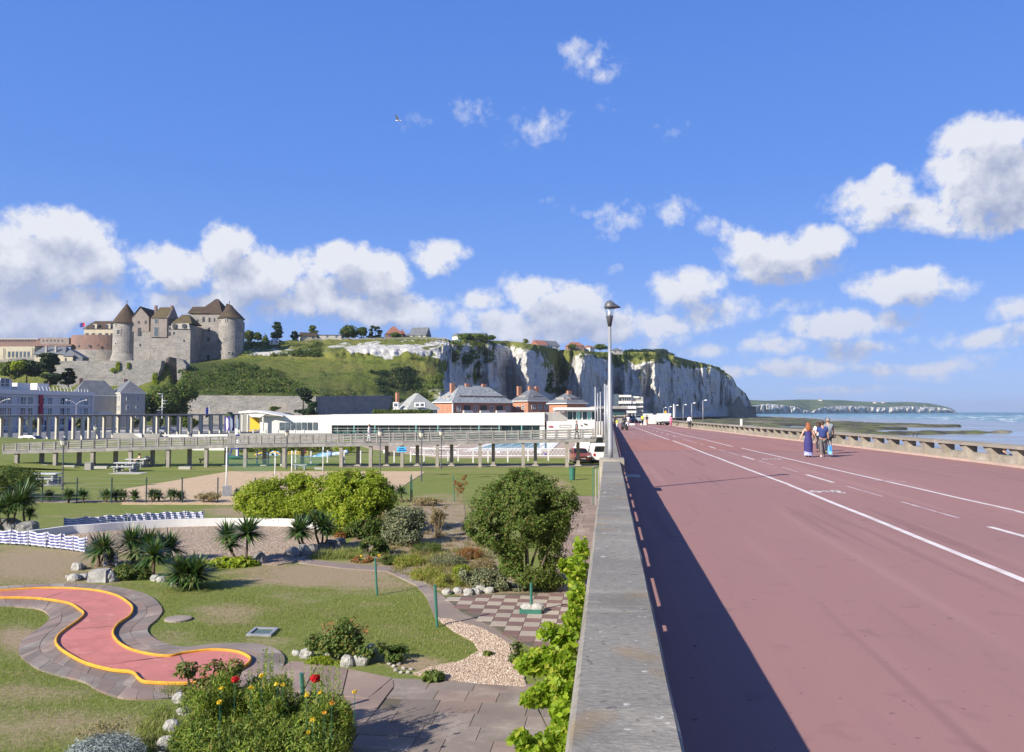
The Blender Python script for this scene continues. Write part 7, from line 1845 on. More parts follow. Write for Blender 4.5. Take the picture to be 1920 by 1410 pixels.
bush('shrub', (757, 1022), [(752, 985, 0, 34, 34, 1), (775, 975, .2, 26, 26, 1), (735, 1000, 0, 22, 20, 1), (765, 1005, -.2, 28, 18, 1)], 11000, .05, 'leaf_greygreen', 'grey green shrub right of the tall yellow green bush', 'shrub', thr=.42)
bush('shrub', (700, 1042), [(700, 1022, 0, 24, 16, 1), (712, 1032, 0, 18, 12, 1)], 2600, .05, 'leaf_mid', 'small fresh green shrub at the foot of the grey green shrub', 'shrub')
bush('shrub', (455, 1060), [(415, 1057, 0, 26, 12, 1), (445, 1056, 0, 26, 11, 1), (470, 1060, 0, 16, 8, 1)], 1800, .085, 'leaf_yellowgreen', 'low broad leaved light green plant under the right yucca pair', 'plant', asp=.8)
bush('shrub', (38, 935), [(18, 900, 0, 34, 28, 1), (52, 902, 0, 26, 24, 1), (-20, 905, 0, 40, 34, 1), (-70, 905, 0, 45, 36, 1)], 16000, .06, 'leaf_darkgreen', 'large olive green bush at the left edge behind the fence', 'bush', thr=.42)
leafcloud('foliage', [blob(16, 892, 46, 30, 18, 1), blob(45, 898, 46, 22, 16, 1)], 3500, .055, 'leaf_mid', bpy.data.objects['shrub.003'])
bush('shrub', (236, 1085), [(240, 1072, 0, 26, 14, 1), (265, 1078, 0, 18, 12, 1)], 2600, .04, 'leaf_mid', 'low green shrub among rocks between the two left yuccas', 'shrub')
bush('shrub', (700, 1052), [(680, 1052, 0, 22, 9, 1), (715, 1056, 0, 16, 8, 1)], 2200, .04, 'leaf_rust', 'low rust red ground plant beside the path', 'plant')
bush('shrub', (632, 1008), [(640, 1005, 0, 12, 9, 1)], 700, .05, 'leaf_rust', 'small orange plant in front of the tall yellow green bush', 'plant')
bush('shrub', (960, 1105), [(905, 1085, 0, 30, 18, 1), (940, 1090, 0, 30, 18, 1), (970, 1100, 0, 26, 14, 1), (880, 1075, 0, 20, 16, 1)], 9000, .035, 'leaf_greygreen', 'low variegated shrubs at the foot of the round bush', 'shrub')
bush('shrub', (985, 1240), [(985, 1215, 0, 26, 16, 1), (975, 1240, 0, 22, 14, 1)], 2600, .035, 'leaf_silver' if False else 'leaf_mid', 'dark blue green succulent clump beside the vine', 'plant')
bush('shrub', (812, 1276), [(812, 1268, 0, 20, 7, 1)], 380, .06, 'leaf_mid', 'small leafy weed growing at the edge of the gravel patch', 'plant', asp=.8)
bush('shrub', (915, 1230), [(915, 1226, 0, 10, 5, 1), (930, 1252, 0, 12, 5, 1)], 260, .045, 'leaf_mid', 'small weeds sprouting in the gravel patch', 'plant')
def twiggy(px, py, h, w, n, label, mt='twig_tan', leaf='leaf_tan', nl=500, sz=.03, cat='plant', name='dry_plant', lean=.0, r=.010):
 p, d = gpd(px, py); o = thing(name, p, label, cat); b = MB(); tips = []
 H = h / F * d; W = w / F * d
 for i in range(n):
  a = random.uniform(0, 6.28); rr = random.uniform(.1, 1) * W; t = V(p) + Vector((rr * math.cos(a), rr * math.sin(a) * .7, H * random.uniform(.65, 1))); s = V(p) + Vector((rr * .3 * math.cos(a), rr * .2 * math.sin(a), 0))
  b.tube([s, s.lerp(t, .5) + Vector((random.uniform(-.03, .03), 0, 0)), t], [r, r * .8, r * .4], 4); tips.append(t)
  for q in range(3): u = s.lerp(t, random.uniform(.4, .9)); v = u + Vector((random.uniform(-.15, .15), random.uniform(-.1, .1), random.uniform(.05, .2))); b.tube([u, v], r * .5, 3); tips.append(v)
 b.build('stems', mt, o, kind='stuff')
 leafcloud('foliage', [(t.x, t.y, t.z, .10, .10, .09) for t in tips], nl, sz, leaf, o, clump=1, thr=0, shell=.1); return o
twiggy(818, 1008, 58, 22, 26, 'tall withered grey brown shrub behind the grey green one', nl=1600, sz=.035)
twiggy(864, 942, 50, 14, 7, 'withered young tree with rust brown leaves at the lawn edge', leaf='leaf_rust', nl=420, sz=.05)
twiggy(858, 940, 40, 6, 4, 'thin leafless sapling right beside the green stake', nl=60, leaf='leaf_rust')
twiggy(390, 942, 14, 30, 40, 'dry tan weeds at the foot of the fence left of the net base', nl=1400, sz=.05)
twiggy(800, 948, 10, 40, 40, 'low dry grass and pale flowers at the right edge of the sand court', nl=1200, sz=.05)
twiggy(720, 1010, 50, 12, 8, 'thin flowering spikes beside the grey green shrub', nl=260)
twiggy(640, 1236, 66, 50, 14, 'tall reddish stemmed plant in the small rock bed', leaf='leaf_rust', nl=300, sz=.03, r=.006)
twiggy(190, 1420, 55, 55, 14, 'dry seed heads rising behind the silver plant', nl=520, sz=.02, r=.004)
def tussock(pts, n, L_, label, mt='leaf_tussock', name='tussock', w=.012, spread=.8, cat='ground plants', kind='stuff', bend=.6):
 base = []; 
 for (px, py, rx, ry, wgt) in pts:
  m_ = int(n * wgt); a = RNG.random(m_) * 6.28; r = np.sqrt(RNG.random(m_)); 
  X = px + rx * r * np.cos(a); Y = py + ry * r * np.sin(a)
  v = cam_fwd[None] + cr[None] * ((X - CX) / F)[:, None] + cam_up[None] * ((CY - Y) / F)[:, None]; t = (LZ - CAMZ) / v[:, 2]; base.append(CO[None] + v * t[:, None])
 base = np.concatenate(base); m_ = len(base)
 c = base[RNG.integers(0, m_, max(4, m_ // 60))]; k = RNG.integers(0, len(c), m_); base = c[k] + RNG.normal(size=(m_, 3)) * np.array([.10, .10, 0])
 d = RNG.normal(size=(m_, 3)) * np.array([spread, spread, .15]); d[:, 2] = 1; d /= np.linalg.norm(d, axis=1, keepdims=True)
 o = blades(name, base, d, L_ * (.5 + RNG.random(m_)), w, mt, None, bend, 3, kind); o['label'] = label; return o
tussock([(850, 1050, 70, 24, .3), (790, 1060, 60, 22, .3), (850, 1090, 60, 18, .3), (750, 1045, 40, 18, .2)], 9000, .24, 'yellow green tussocks of low plants in the dry bed')
tussock([(760, 1035, 60, 22, .3), (840, 1010, 60, 25, .3), (900, 1045, 40, 22, .2)], 2600, .34, 'tan dry stalks standing in the flower bed', 'leaf_tan')
tussock([(660, 1040, 24, 8, .5), (610, 1043, 30, 6, .5)], 2500, .28, 'fringe of green grass beside the small rocks', 'grass_blade')
leafmat('leaf_lime', (.16, .21, .03), (.38, .42, .08), (.36, .22, .09), .35)
for (x, y, rx, ry, mt, l) in [(800, 1078, 34, 13, 'leaf_lime', 'low lime green mound nearest the footpath bend'), (846, 1090, 30, 14, 'leaf_lime', 'low lime green mound above the row of pale rocks'), (838, 1052, 36, 14, 'leaf_greygreen', 'low grey green mound in the middle of the dry bed'), (766, 1052, 30, 12, 'leaf_lime', 'low lime green mound behind the rust red plant'),
  (880, 1040, 26, 14, 'leaf_rust', 'reddish brown low plants left of the round bush'), (800, 1028, 30, 11, 'leaf_mid', 'fresh green low mound below the withered shrub'), (735, 1050, 22, 9, 'leaf_mid', 'small green mound at the bend of the footpath'), (905, 1062, 26, 16, 'leaf_tan', 'pale straw coloured clump beside the round bush'), (865, 1068, 16, 8, 'leaf_yellowgreen', 'small bright yellow green tuft in the dry bed')]:
 bush('ground_plant', (x, y + 8), [(x, y, 0, rx, ry, .8), (x + rx * .5, y - 3, .3, rx * .5, ry * .8, .8), (x - rx * .5, y + 2, -.2, rx * .5, ry * .7, .8)], 2400, .034, mt, l, 'plant', clump=5, thr=.42, asp=.3, nst=1)
def yucca_heads(o, heads, L_, n=70):
 for (c, s) in heads:
  m_ = int(n * 2.0); th = RNG.random(m_) * 2 * math.pi; el = np.arcsin(-.35 + 1.33 * RNG.random(m_)); dr = np.stack([np.cos(el) * np.cos(th), np.cos(el) * np.sin(th), np.sin(el)], -1)
  base = np.tile(np.array([c.x, c.y, c.z]), (m_, 1)) + dr * .05
  ob = blades('leaf_rosette', base, dr, L_ * 1.12 * s * (.7 + .4 * RNG.random(m_)), .085 * s, 'yucca_leaf', o, bend=.22, seg=3, kind='stuff')
def yucca(px, py, heads, L_, label, group=None, n=75, trunk=.05):
 """heads: (px, py, scale) of each rosette; they branch from one foot"""
 p, d = gpd(px, py); o = thing('yucca', p, label, 'yucca', group); hs = []
 for (hx, hy, s) in heads:
  dd = d + random.uniform(-.25, .25); c = V(at(hx, hy, dd)); a = V(p); m1 = a.lerp(c, .5); m1.x = a.x + (c.x - a.x) * .75
  b = MB(); b.tube([a - UP * .05, m1, c], [trunk, trunk * .8, trunk * .7], 7); b.build('trunk', 'yucca_trunk', o); hs.append((c, s))
 yucca_heads(o, hs, L_, n); return o
yr = [(95, 941, 928), (128, 943, 926), (158, 943, 927), (197, 942, 927), (219, 941, 926), (229, 941, 928), (255, 942, 928), (286, 942, 925), (300, 941, 928), (322, 942, 926), (341, 942, 929)]
for i, (x, y, hy) in enumerate(yr): yucca(x, y, [(x - 2, hy + 3, .9), (x + (5 if i % 2 else -4), hy + 1, .75)], .52, '%s yucca from the left in the row along the mesh fence' % ORD[i], 'yuccas in a row along the mesh fence', 46, .05)
yucca(183, 1062, [(187, 1034, 1.0), (196, 1026, .8)], .72, 'short yucca with one dense head between rocks and gravel pit')
yucca(250, 1058, [(256, 1028, 1.0), (277, 1022, .95), (244, 1012, .8)], .75, 'tallest yucca group of the left rock bed, at the back')
yucca(310, 1052, [(318, 1028, .95), (300, 1020, .7)], .7, 'yucca at the right of the left rock bed leaning over the gravel')
yucca(288, 1082, [(288, 1042, 1.0)], .62, 'single stemmed yucca in front of the tall group', n=90)
yucca(268, 1080, [(272, 1070, .7)], .42, 'small yucca seedling between the shrub and the single stemmed yucca')
yucca(350, 1104, [(340, 1075, 1.0), (366, 1078, 1.05), (352, 1086, .8)], .62, 'spreading trunkless yucca at the front of the rock bed', n=120)
yucca(452, 1058, [(426, 1005, 1.0), (433, 1020, .7)], .62, 'leaning yucca, left one of the pair right of the gravel pit', n=85)
yucca(460, 1060, [(464, 1000, 1.05)], .66, 'upright yucca, right one of the pair by the gravel pit', n=100)
yucca(582, 1036, [(562, 995, 1.0), (556, 1002, .6)], .68, 'yucca leaning left behind the dark rocks', n=90)
yucca(602, 1030, [(590, 975, .75), (606, 988, 1.0), (615, 998, .6)], .66, 'taller yucca beside the yellow green bush', n=90)
yucca(10, 1000, [(18, 950, 1.0), (34, 942, 1.0), (-4, 955, 1.0)], .70, 'yucca group farthest left on the dark rocks', n=95)
yucca(48, 996, [(44, 932, 1.1), (56, 965, .5)], .75, 'tall yucca leaning on the dark rocks near the windbreak', n=110)
yucca(755, 942, [(752, 922, .9), (735, 920, .7)], .55, 'yucca half hidden behind the right yellow green bush')
yucca(872, 1004, [(876, 988, .8)], .45, 'small yucca peeping out left of the round bush')
yucca(440, 940, [(446, 924, .7)], .5, 'small yucca beside the grey net base')
def rocks(lst, label_fn, group=None, mt='garden_rock', name='rock'):
 for i, (px, py, r, fl) in enumerate(lst):
  p, d = gpd(px, py); rr = r / F * d; o = thing(name, p, label_fn(i), 'rock', group); rockmesh('stone', (p[0], p[1], LZ + rr * .35), (rr, rr * .8, rr * fl), o, mt, seed=i * 3 + int(px))
p, d = gpd(187, 1090); o = thing('rock', p, 'largest squared grey block among the rocks of the left bed', 'rock'); b = MB(); c_ = V(p); w_, h_ = 36 / F * d, 22 / F * d
b.hexa([c_ + EU * x + EF * y for x, y in ((-w_ / 2, -.2), (w_ / 2 * .95, -.22), (w_ / 2, .22), (-w_ / 2 * .95, .2))], [c_ + EU * x + EF * y + UP * z for x, y, z in ((-w_ / 2 * .9, -.15, h_ * .9), (w_ / 2 * .9, -.17, h_), (w_ / 2 * .85, .2, h_ * 1.02), (-w_ / 2 * .8, .16, h_ * .95))]); b.build('stone', 'garden_rock', o)
rl = [(127, 1083, 5, .6), (138, 1088, 12, .6), (158, 1085, 9, .7), (145, 1068, 10, 1.0), (156, 1065, 6, .7), (207, 1090, 12, 1.1), (218, 1088, 8, .8), (291, 1088, 9, .8), (303, 1090, 8, .9), (333, 1098, 14, 1.0), (212, 1058, 8, .6)]
rn = ['smallest pale stone at the left tip of the left bed', 'flat yellowish stone at the front left of the bed', 'round pale stone left of the squared block', 'upright pointed grey stone behind the left bed', 'small stone right of the pointed one', 'tall rough stone right against the squared block', 'low stone between squared block and shrub', 'small stone left of the spreading yucca', 'second small stone left of the spreading yucca', 'rounded lichen stone at the foot of the spreading yucca', 'pale stone beside the loose striped cloth']
rocks(rl, lambda i: rn[i])
mat('dark_rock', (.25, .245, .235), (.14, .14, .135), 3, .95, fine=.2, fscale=20, bmp=1, bscale=8, bdist=.06, c3=(.34, .34, .32), s3=5)
rocks([(487, 1056, 13, 1.2), (470, 1056, 9, .8)], lambda i: ['dark pointed rock right of the broad leaved plant', 'dark rock under the upright yucca'][i], mt='dark_rock')
rocks([(548, 1044, 15, .9), (568, 1042, 15, 1.0), (585, 1036, 13, .9), (606, 1030, 12, .8), (622, 1026, 12, .8), (638, 1020, 10, .9)], lambda i: ['grey rock at the left end of the dark rock row', 'rough holed rock, second in the dark rock row', 'third rock of the row, under the leaning yucca', 'fourth dark rock of the row', 'fifth dark rock of the row', 'rock at the right end of the row by the bush'][i], mt='dark_rock')
rocks([(18, 998, 22, .8), (50, 1000, 20, .8), (-15, 1000, 20, .8)], lambda i: ['broad dark rock under the farthest left yuccas', 'dark rock right beside the striped windbreak', 'dark rock at the left edge of the picture'][i], mt='dark_rock')
rocks([(556, 1228, 8, .7), (575, 1232, 12, 1.0), (619, 1226, 11, .8), (651, 1248, 12, 1.3), (676, 1245, 16, .8), (694, 1228, 12, 1.2), (622, 1240, 7, .6)], lambda i: ['smallest pale rock at the left tip of the small rock bed', 'round pale rock, second from the left in the small bed', 'pale rock under the leafy plant in the small bed', 'tall whitish rock at the front of the small bed', 'broad grey rock at the front right of the small bed', 'upright rock at the right of the small bed', 'little stone in front of the small bed'][i])
rocks([(838, 1114, 9, .8), (858, 1112, 9, .8), (878, 1116, 10, .9), (893, 1114, 9, 1.0), (903, 1110, 10, 1.3), (918, 1112, 9, .9), (936, 1104, 9, .8)], lambda i: '%s pale rock from the left in the edge of the checkerboard bed' % ORD[i])
rocks([(336, 1315, 12, 1.0), (345, 1338, 13, .7), (322, 1372, 14, 1.1), (310, 1405, 16, 1.2), (300, 1440, 18, 1.2)], lambda i: ['topmost pale rock edging the flower bed', 'second rock from the top edging the flower bed', 'third rock edging the flower bed', 'large rock edging the flower bed near the bottom', 'lowest rock edging the flower bed'][i])
pb_ = [(x, y, 4, .7) for x, y in ((722, 1240), (730, 1246), (738, 1250), (748, 1246), (757, 1254), (765, 1262), (752, 1262), (742, 1258), (733, 1236), (771, 1256))]
rocks(pb_, lambda i: '%s small loose pebble trailing right of the small rock bed' % ORD[i], 'loose pebbles right of the small rock bed', name='pebble')
bush('shrub', (640, 1240), [(640, 1190, 0, 26, 28, 1), (625, 1205, 0, 30, 18, 1), (655, 1205, 0, 26, 20, 1), (690, 1215, 0, 30, 16, 1), (590, 1205, 0, 18, 14, 1)], 3800, .040, 'leaf_mid', 'leafy rose bush in the middle of the small rock bed', 'bush', asp=.7, thr=.44)
bush('shrub', (600, 1245), [(600, 1240, 0, 26, 7, 1), (625, 1246, 0, 18, 5, 1)], 1300, .03, 'leaf_yellowgreen', 'low yellow green creeping plant in front of the small bed', 'plant')
bush('shrub', (730, 1240), [(740, 1225, 0, 26, 12, 1), (755, 1240, 0, 18, 8, 1)], 900, .04, 'leaf_mid', 'loose green weeds at the right of the small rock bed', 'plant')
p, d = gpd(500, 1420)
fbd = thing('flower_bed', p, 'dense bed of green herbs and yellow flowers at the bottom of the picture', 'flower bed')
fb_b = [blob(*a) for a in [(430, 1340, 12.4, 70, 45, .8), (520, 1350, 12.2, 70, 50, .8), (600, 1350, 12.4, 55, 48, .8), (380, 1390, 11.8, 60, 40, .8), (470, 1400, 11.6, 80, 50, .8), (570, 1400, 11.6, 80, 50, .8), (635, 1380, 12.2, 30, 40, .8), (410, 1300, 12.8, 50, 26, .8), (560, 1310, 12.8, 60, 26, .8), (500, 1300, 12.8, 60, 22, .8)]]
fb_b = fb_b[:7]
for i in range(34):
 qx = random.uniform(350, 650); ty_b = float(np.interp(qx, [350, 400, 460, 560, 620, 660], [1330, 1278, 1285, 1288, 1300, 1350])); qr = random.uniform(12, 30)
 fb_b.append(blob(qx, random.uniform(ty_b + 4, 1400), random.uniform(11.8, 12.9), qr, qr * random.uniform(.7, 1.5), .8))
leafcloud('foliage', fb_b, 24000, .030, 'leaf_bed', fbd, clump=4, thr=.43, asp=.35, shell=.3)
leafcloud('foliage', fb_b[:7], 12000, .035, 'leaf_mid', fbd, clump=3, thr=.46, asp=.30, shell=.3)
for mt_, n_, w_ in (('leaf_bed', 7000, .020), ('leaf_lime', 2600, .026), ('leaf_mid', 2500, .030)):
 Bq = np.array(fb_b); k_ = RNG.integers(0, len(Bq), n_); dq = RNG.normal(size=(n_, 3)); dq[:, 2] = np.abs(dq[:, 2]) * .8; dq /= np.linalg.norm(dq, axis=1, keepdims=True)
 bq = Bq[k_, :3] + dq * Bq[k_, 3:6] * (.75 + .3 * RNG.random((n_, 1))); d2 = dq * .6 + RNG.normal(size=(n_, 3)) * .5; d2[:, 2] = np.abs(d2[:, 2]) + .35; d2 /= np.linalg.norm(d2, axis=1, keepdims=True)
 blades('long_leaves', bq, d2, .06 + .09 * RNG.random(n_), w_, mt_, fbd, .5, 2, kind='stuff')
def spikes(o, pts, n, H, mt):
 for i in range(n):
  px, py, dd = random.choice(pts); px += random.uniform(-28, 28); a = V(at(px, 1440, dd)); a.z = LZ; h = H * random.uniform(.7, 1.15); lean = Vector((random.uniform(-.12, .12), random.uniform(-.1, .1), 0))
  top = a + UP * h + lean; m_ = 70; t = .25 + .75 * RNG.random(m_); th = RNG.random(m_) * 6.28
  base = np.array(a)[None] + (np.array(top) - np.array(a))[None] * t[:, None]; dr = np.stack([np.cos(th) * .8, np.sin(th) * .8, np.full(m_, .6)], -1)
  blades('leafy_spike', base, dr, .10 * (1.25 - t * .8), .016, mt, o, .3, 2, kind='stuff')
spikes(fbd, [(560, 0, 12.6), (600, 0, 12.4), (630, 0, 12.5), (520, 0, 12.8), (480, 0, 12.7), (590, 0, 12.0), (430, 0, 12.4), (500, 0, 12.2)], 80, 1.38, 'leaf_bed')
bush('rose_bush', (385, 1420), [(400, 1262, .3, 26, 24, 1), (425, 1275, .2, 26, 22, 1), (350, 1255, .4, 20, 16, 1), (385, 1290, .1, 40, 18, 1), (440, 1250, .3, 18, 14, 1)], 1500, .034, leafmat('leaf_rose', (.06, .09, .02), (.17, .20, .05), (.30, .12, .06), .3), 'rose bush with reddish young leaves standing before the minigolf lane', 'bush', asp=.75, thr=.35, nst=9)
leafmat('petal_yellow', (.70, .42, .02), (.80, .60, .05), None, .3); leafmat('petal_red', (.42, .01, .02), (.70, .03, .04), None, .3); leafmat('petal_orange', (.60, .25, .03), (.7, .4, .06), None, .3)
def flower(px, py, d_, r, mt, label, cat='flower', group=None, n=26):
 c = at(px, py, d_); o = thing('flower', c, label, cat, group); leafcloud('petals', [(c[0], c[1], c[2], r, r, r * .7)], n, r * .5, mt, o, clump=.1, thr=-1, shell=.3, asp=.8)
 b = MB(); a = V(c); b.tube([a - UP * (.5), a], .004, 4); b.build('flower_stem', 'stake_green', o)
flower(592, 1272, 12.0, .065, 'petal_red', 'large red rose head beside the short green stake', n=90); flower(440, 1274, 11.9, .05, 'petal_red', 'red rose cluster at the right of the rose bush', n=60)
yf = [(491, 1266, 'yellow flower highest at the left of the stake'), (520, 1283, 'yellow flower left of the red rose'), (600, 1298, 'yellow flower right under the red rose'), (665, 1297, 'yellow flower farthest right over the stone path'), (470, 1289, 'pale yellow flower pair over the green mass'), (412, 1316, 'yellow flower low on the left side of the bed'), (415, 1290, 'yellow flower just under the rose leaves'), (622, 1318, 'orange yellow flower on the right side'), (608, 1336, 'orange withered flower right of centre'), (586, 1349, 'yellow flower in the middle of the bed'), (578, 1372, 'yellow flower near the bottom of the bed'), (475, 1409, 'orange yellow flower at the very bottom'), (530, 1284, 'yellow flower touching the path edge'), (575, 1302, 'small yellow flower below the green stake')]
for i, (x, y, l) in enumerate(yf): flower(x, y, 11.35 if y > 1300 else 11.9, .034, 'petal_orange' if i in (7, 8) else 'petal_yellow', l, group='yellow flowers of the bottom bed')
for (x, y, mt, l) in ((677, 1043, 'petal_yellow', 'yellow flower on the fresh green shrub'), (711, 1041, 'petal_yellow', 'second yellow flower right on the fresh green shrub'), (664, 1212, 'petal_orange', 'orange flower in the small rock bed'), (600, 1200, 'petal_orange', 'orange bloom left in the small rock bed')): flower(x, y, gpd(x, y + 20)[1], .05, mt, l)
bush('silver_plant', (195, 1450), [(195, 1408, 0, 62, 24, 1), (165, 1412, 0, 40, 18, 1), (235, 1412, 0, 36, 18, 1)], 12000, .022, 'leaf_silver', 'silvery blue cushion plant at the bottom left', 'plant', thr=.35, asp=.3, nst=1)
tussock([(290, 1390, 20, 30, .5), (300, 1350, 16, 20, .3), (330, 1300, 12, 10, .2)], 2200, .16, 'long grass along the rocks of the flower bed', 'grass_blade')
LAWNS = [[(0, 1135), (75, 1142), (95, 1165), (30, 1200), (30, 1225), (70, 1258), (150, 1280), (215, 1312), (310, 1318), (310, 1420), (-60, 1420), (-60, 1135)],
   [(300, 1110), (400, 1080), (560, 1058), (640, 1068), (725, 1075), (780, 1100), (800, 1122), (815, 1160), (885, 1205), (895, 1222), (800, 1255), (560, 1225), (470, 1205), (300, 1200), (272, 1175), (300, 1145)], [(-60, 1050), (130, 1052), (200, 1090), (330, 1100), (300, 1108), (225, 1100), (100, 1096), (-60, 1102)]]
def lawn_blades(poly, n, L_):
 W = np.array([gp(x, y, LZ)[:2] for x, y in poly]); lo, hi = W.min(0), W.max(0); q = RNG.random((n * 2, 2)) * (hi - lo) + lo
 a, c = proj(np.concatenate([q, np.full((len(q), 1), LZ)], 1)); q = q[inpoly(a, c, poly)][:n]; a, c = proj(np.concatenate([q, np.full((len(q), 1), LZ)], 1))
 dry_ = np.full(len(q), .06)
 for (x, y, rx, ry, w) in DRY: dry_ = np.maximum(dry_, w * np.clip(1.25 - np.sqrt(((a - x) / rx) ** 2 + ((c - y) / ry) ** 2), 0, 1) ** .7)
 nn = fbm(q[:, 0] * .8, q[:, 1] * .8, 0, 3, 5); keep = RNG.random(len(q)) > dry_ * 1.15 + (nn < .42) * .4; q = q[keep]
 m_ = len(q); d_ = RNG.normal(size=(m_, 3)) * .45; d_[:, 2] = 1; d_ /= np.linalg.norm(d_, axis=1, keepdims=True)
 tag(blades('grass', np.concatenate([q, np.full((m_, 1), LZ - .005)], 1), d_, L_ * (.4 + RNG.random(m_)), .011, 'grass_blade', None, .4, 1, 'stuff'), 'short mown grass blades of the near lawn')
lawn_blades(LAWNS[0], 75000, .06); lawn_blades(LAWNS[1], 100000, .06); lawn_blades(LAWNS[2], 25000, .055)
def vleaf_mesh(k):
 rg = random.Random(k); pts = [(0, -.45), (.28, -.5), (.52, -.2), (.42, .05), (.5, .32), (.22, .3), (0, .62), (-.22, .3), (-.5, .32), (-.42, .05), (-.52, -.2), (-.28, -.5)]
 vs = [(0, 0, -.06)] + [(x * rg.uniform(.9, 1.1), y * rg.uniform(.9, 1.1), .10 * (abs(x) + abs(y)) * rg.uniform(-.3, 1.2)) for x, y in pts]
 me = bpy.data.meshes.new('leaf'); me.from_pydata(vs, [], [(0, i, i % 12 + 1) for i in range(1, 13)]); a = me.attributes.new('rnd', 'FLOAT', 'POINT'); a.data.foreach_set('value', np.full(13, rg.random(), np.float32)); me.materials.append(MATS['leaf_vine']); return me
VM = [vleaf_mesh(k) for k in range(9)]
vb = [(1090, 1030, 15, 14, 22), (1080, 1070, 14, 20, 26), (1062, 1062, 14, 14, 12), (1082, 1120, 13, 16, 30), (1078, 1165, 12.2, 18, 28), (1062, 1205, 11.4, 24, 28), (1030, 1185, 11.4, 20, 14), (1020, 1240, 10.8, 40, 24), (990, 1250, 10.8, 24, 14), (1060, 1260, 10.3, 26, 36), (1040, 1300, 10, 40, 24), (1060, 1340, 9.6, 24, 30), (1050, 1390, 9.2, 26, 30), (1010, 1395, 9.2, 16, 14), (975, 1385, 9.1, 16, 12), (990, 1408, 9.0, 20, 10), (1000, 1310, 10, 20, 14)]
vn = thing('grape_vine', (-.5, 11, LZ), 'bright green broad leaved vine climbing along the garden side of the parapet', 'vine')
for (px, py, dd, rx, ry) in vb[::2]:
 a = V(at(px, py, dd)); b = MB(); s = Vector((-.35, a.y + random.uniform(-.3, .3), LZ)); b.tube([s, s.lerp(a, .5) + UP * .3, a], [.018, .013, .006], 5); b.build('stem', 'bark', vn)
tot = sum(rx * ry for _, _, _, rx, ry in vb); cnt = 0
big, small = [], []
for (px, py, dd, rx, ry) in vb:
 m_ = int(1500 * rx * ry / tot)
 for i in range(m_):
  a = random.uniform(0, 6.28); r = math.sqrt(random.random()); q = at(px + rx * r * math.cos(a), py + ry * r * math.sin(a), dd + random.uniform(-.35, .35))
  if q[0] > -.26: q[0] = -.26 - random.uniform(0, .2)
  (big if (random.random() < .2) else small).append(q)
for q in big[:298]:
 o = bpy.data.objects.new('leaf', random.choice(VM)); COL.objects.link(o); o.parent = vn; o.location = V(q) - vn.location + Vector((-.03, -.06, .03)); o.rotation_euler = (random.uniform(.1, 1.2), random.uniform(-.6, .4), random.uniform(-1.2, 1.2)); s = random.uniform(.075, .12); o.scale = (s, s, s)
sm = np.array(small); B = [(x, y, z, .06, .06, .05) for x, y, z in sm]
leafcloud('foliage', B, 9000, .040, 'leaf_vine', vn, clump=.1, thr=-1, shell=.1, asp=.8, kind='stuff', up=.6)
# ================================================================ trees of the town and the hill
def tree(px, pyb, d, pyt, wpx, label, mt='leaf_darkgreen', n=2600, size=.45, kind='round', name='tree', group=None, trunk=True):
 base = C(px, pyb, d); z0 = base.z; z1 = zpx(pyt, d); H = z1 - z0; W = wpx / F * d / 2
 o = thing(name, base, label, 'tree', group); B = []
 if kind == 'cone':
  for i in range(6): t = i / 6; B.append((base.x, base.y, z0 + H * (.2 + .75 * t), W * (1 - t * .85), W * (1 - t * .85), H * .11))
 elif kind == 'layer':
  for i in range(20): t = random.uniform(.12, 1); a = random.uniform(0, 6.28); r = W * (1.05 - t * .8) * random.uniform(.2, .75); B.append((base.x + EU.x * r * math.cos(a), base.y + r * math.sin(a), z0 + H * t * .95, W * .38, W * .38, H * .055))
 elif kind == 'flat':
  for i in range(7): t = random.uniform(.45, 1); B.append((base.x + EU.x * random.uniform(-.6, .6) * W, base.y + random.uniform(-.5, .5) * W, z0 + H * t * .93, W * random.uniform(.45, .7) * (1.25 - t * .5), W * .5, H * .07))
 else:
  for i in range(8): a = random.uniform(0, 6.28); r = random.uniform(.2, .62) * W; B.append((base.x + EU.x * r * math.cos(a), base.y + r * math.sin(a), z0 + H * random.uniform(.38, .82), W * .5, W * .5, H * .22))
  B.append((base.x, base.y, z0 + H * .68, W * .72, W * .72, H * .3))
 leafcloud('crown', B, n, size, mt, o, clump=1.2 / max(W, .5), thr=.40, shell=.45, asp=.6)
 if trunk: b = MB(); b.tube([base - UP * .5, base + UP * H * .35, base + UP * H * .75], [H * .035, H * .025, H * .01], 7); b.build('trunk', 'bark', o)
 return o
random.seed(21)
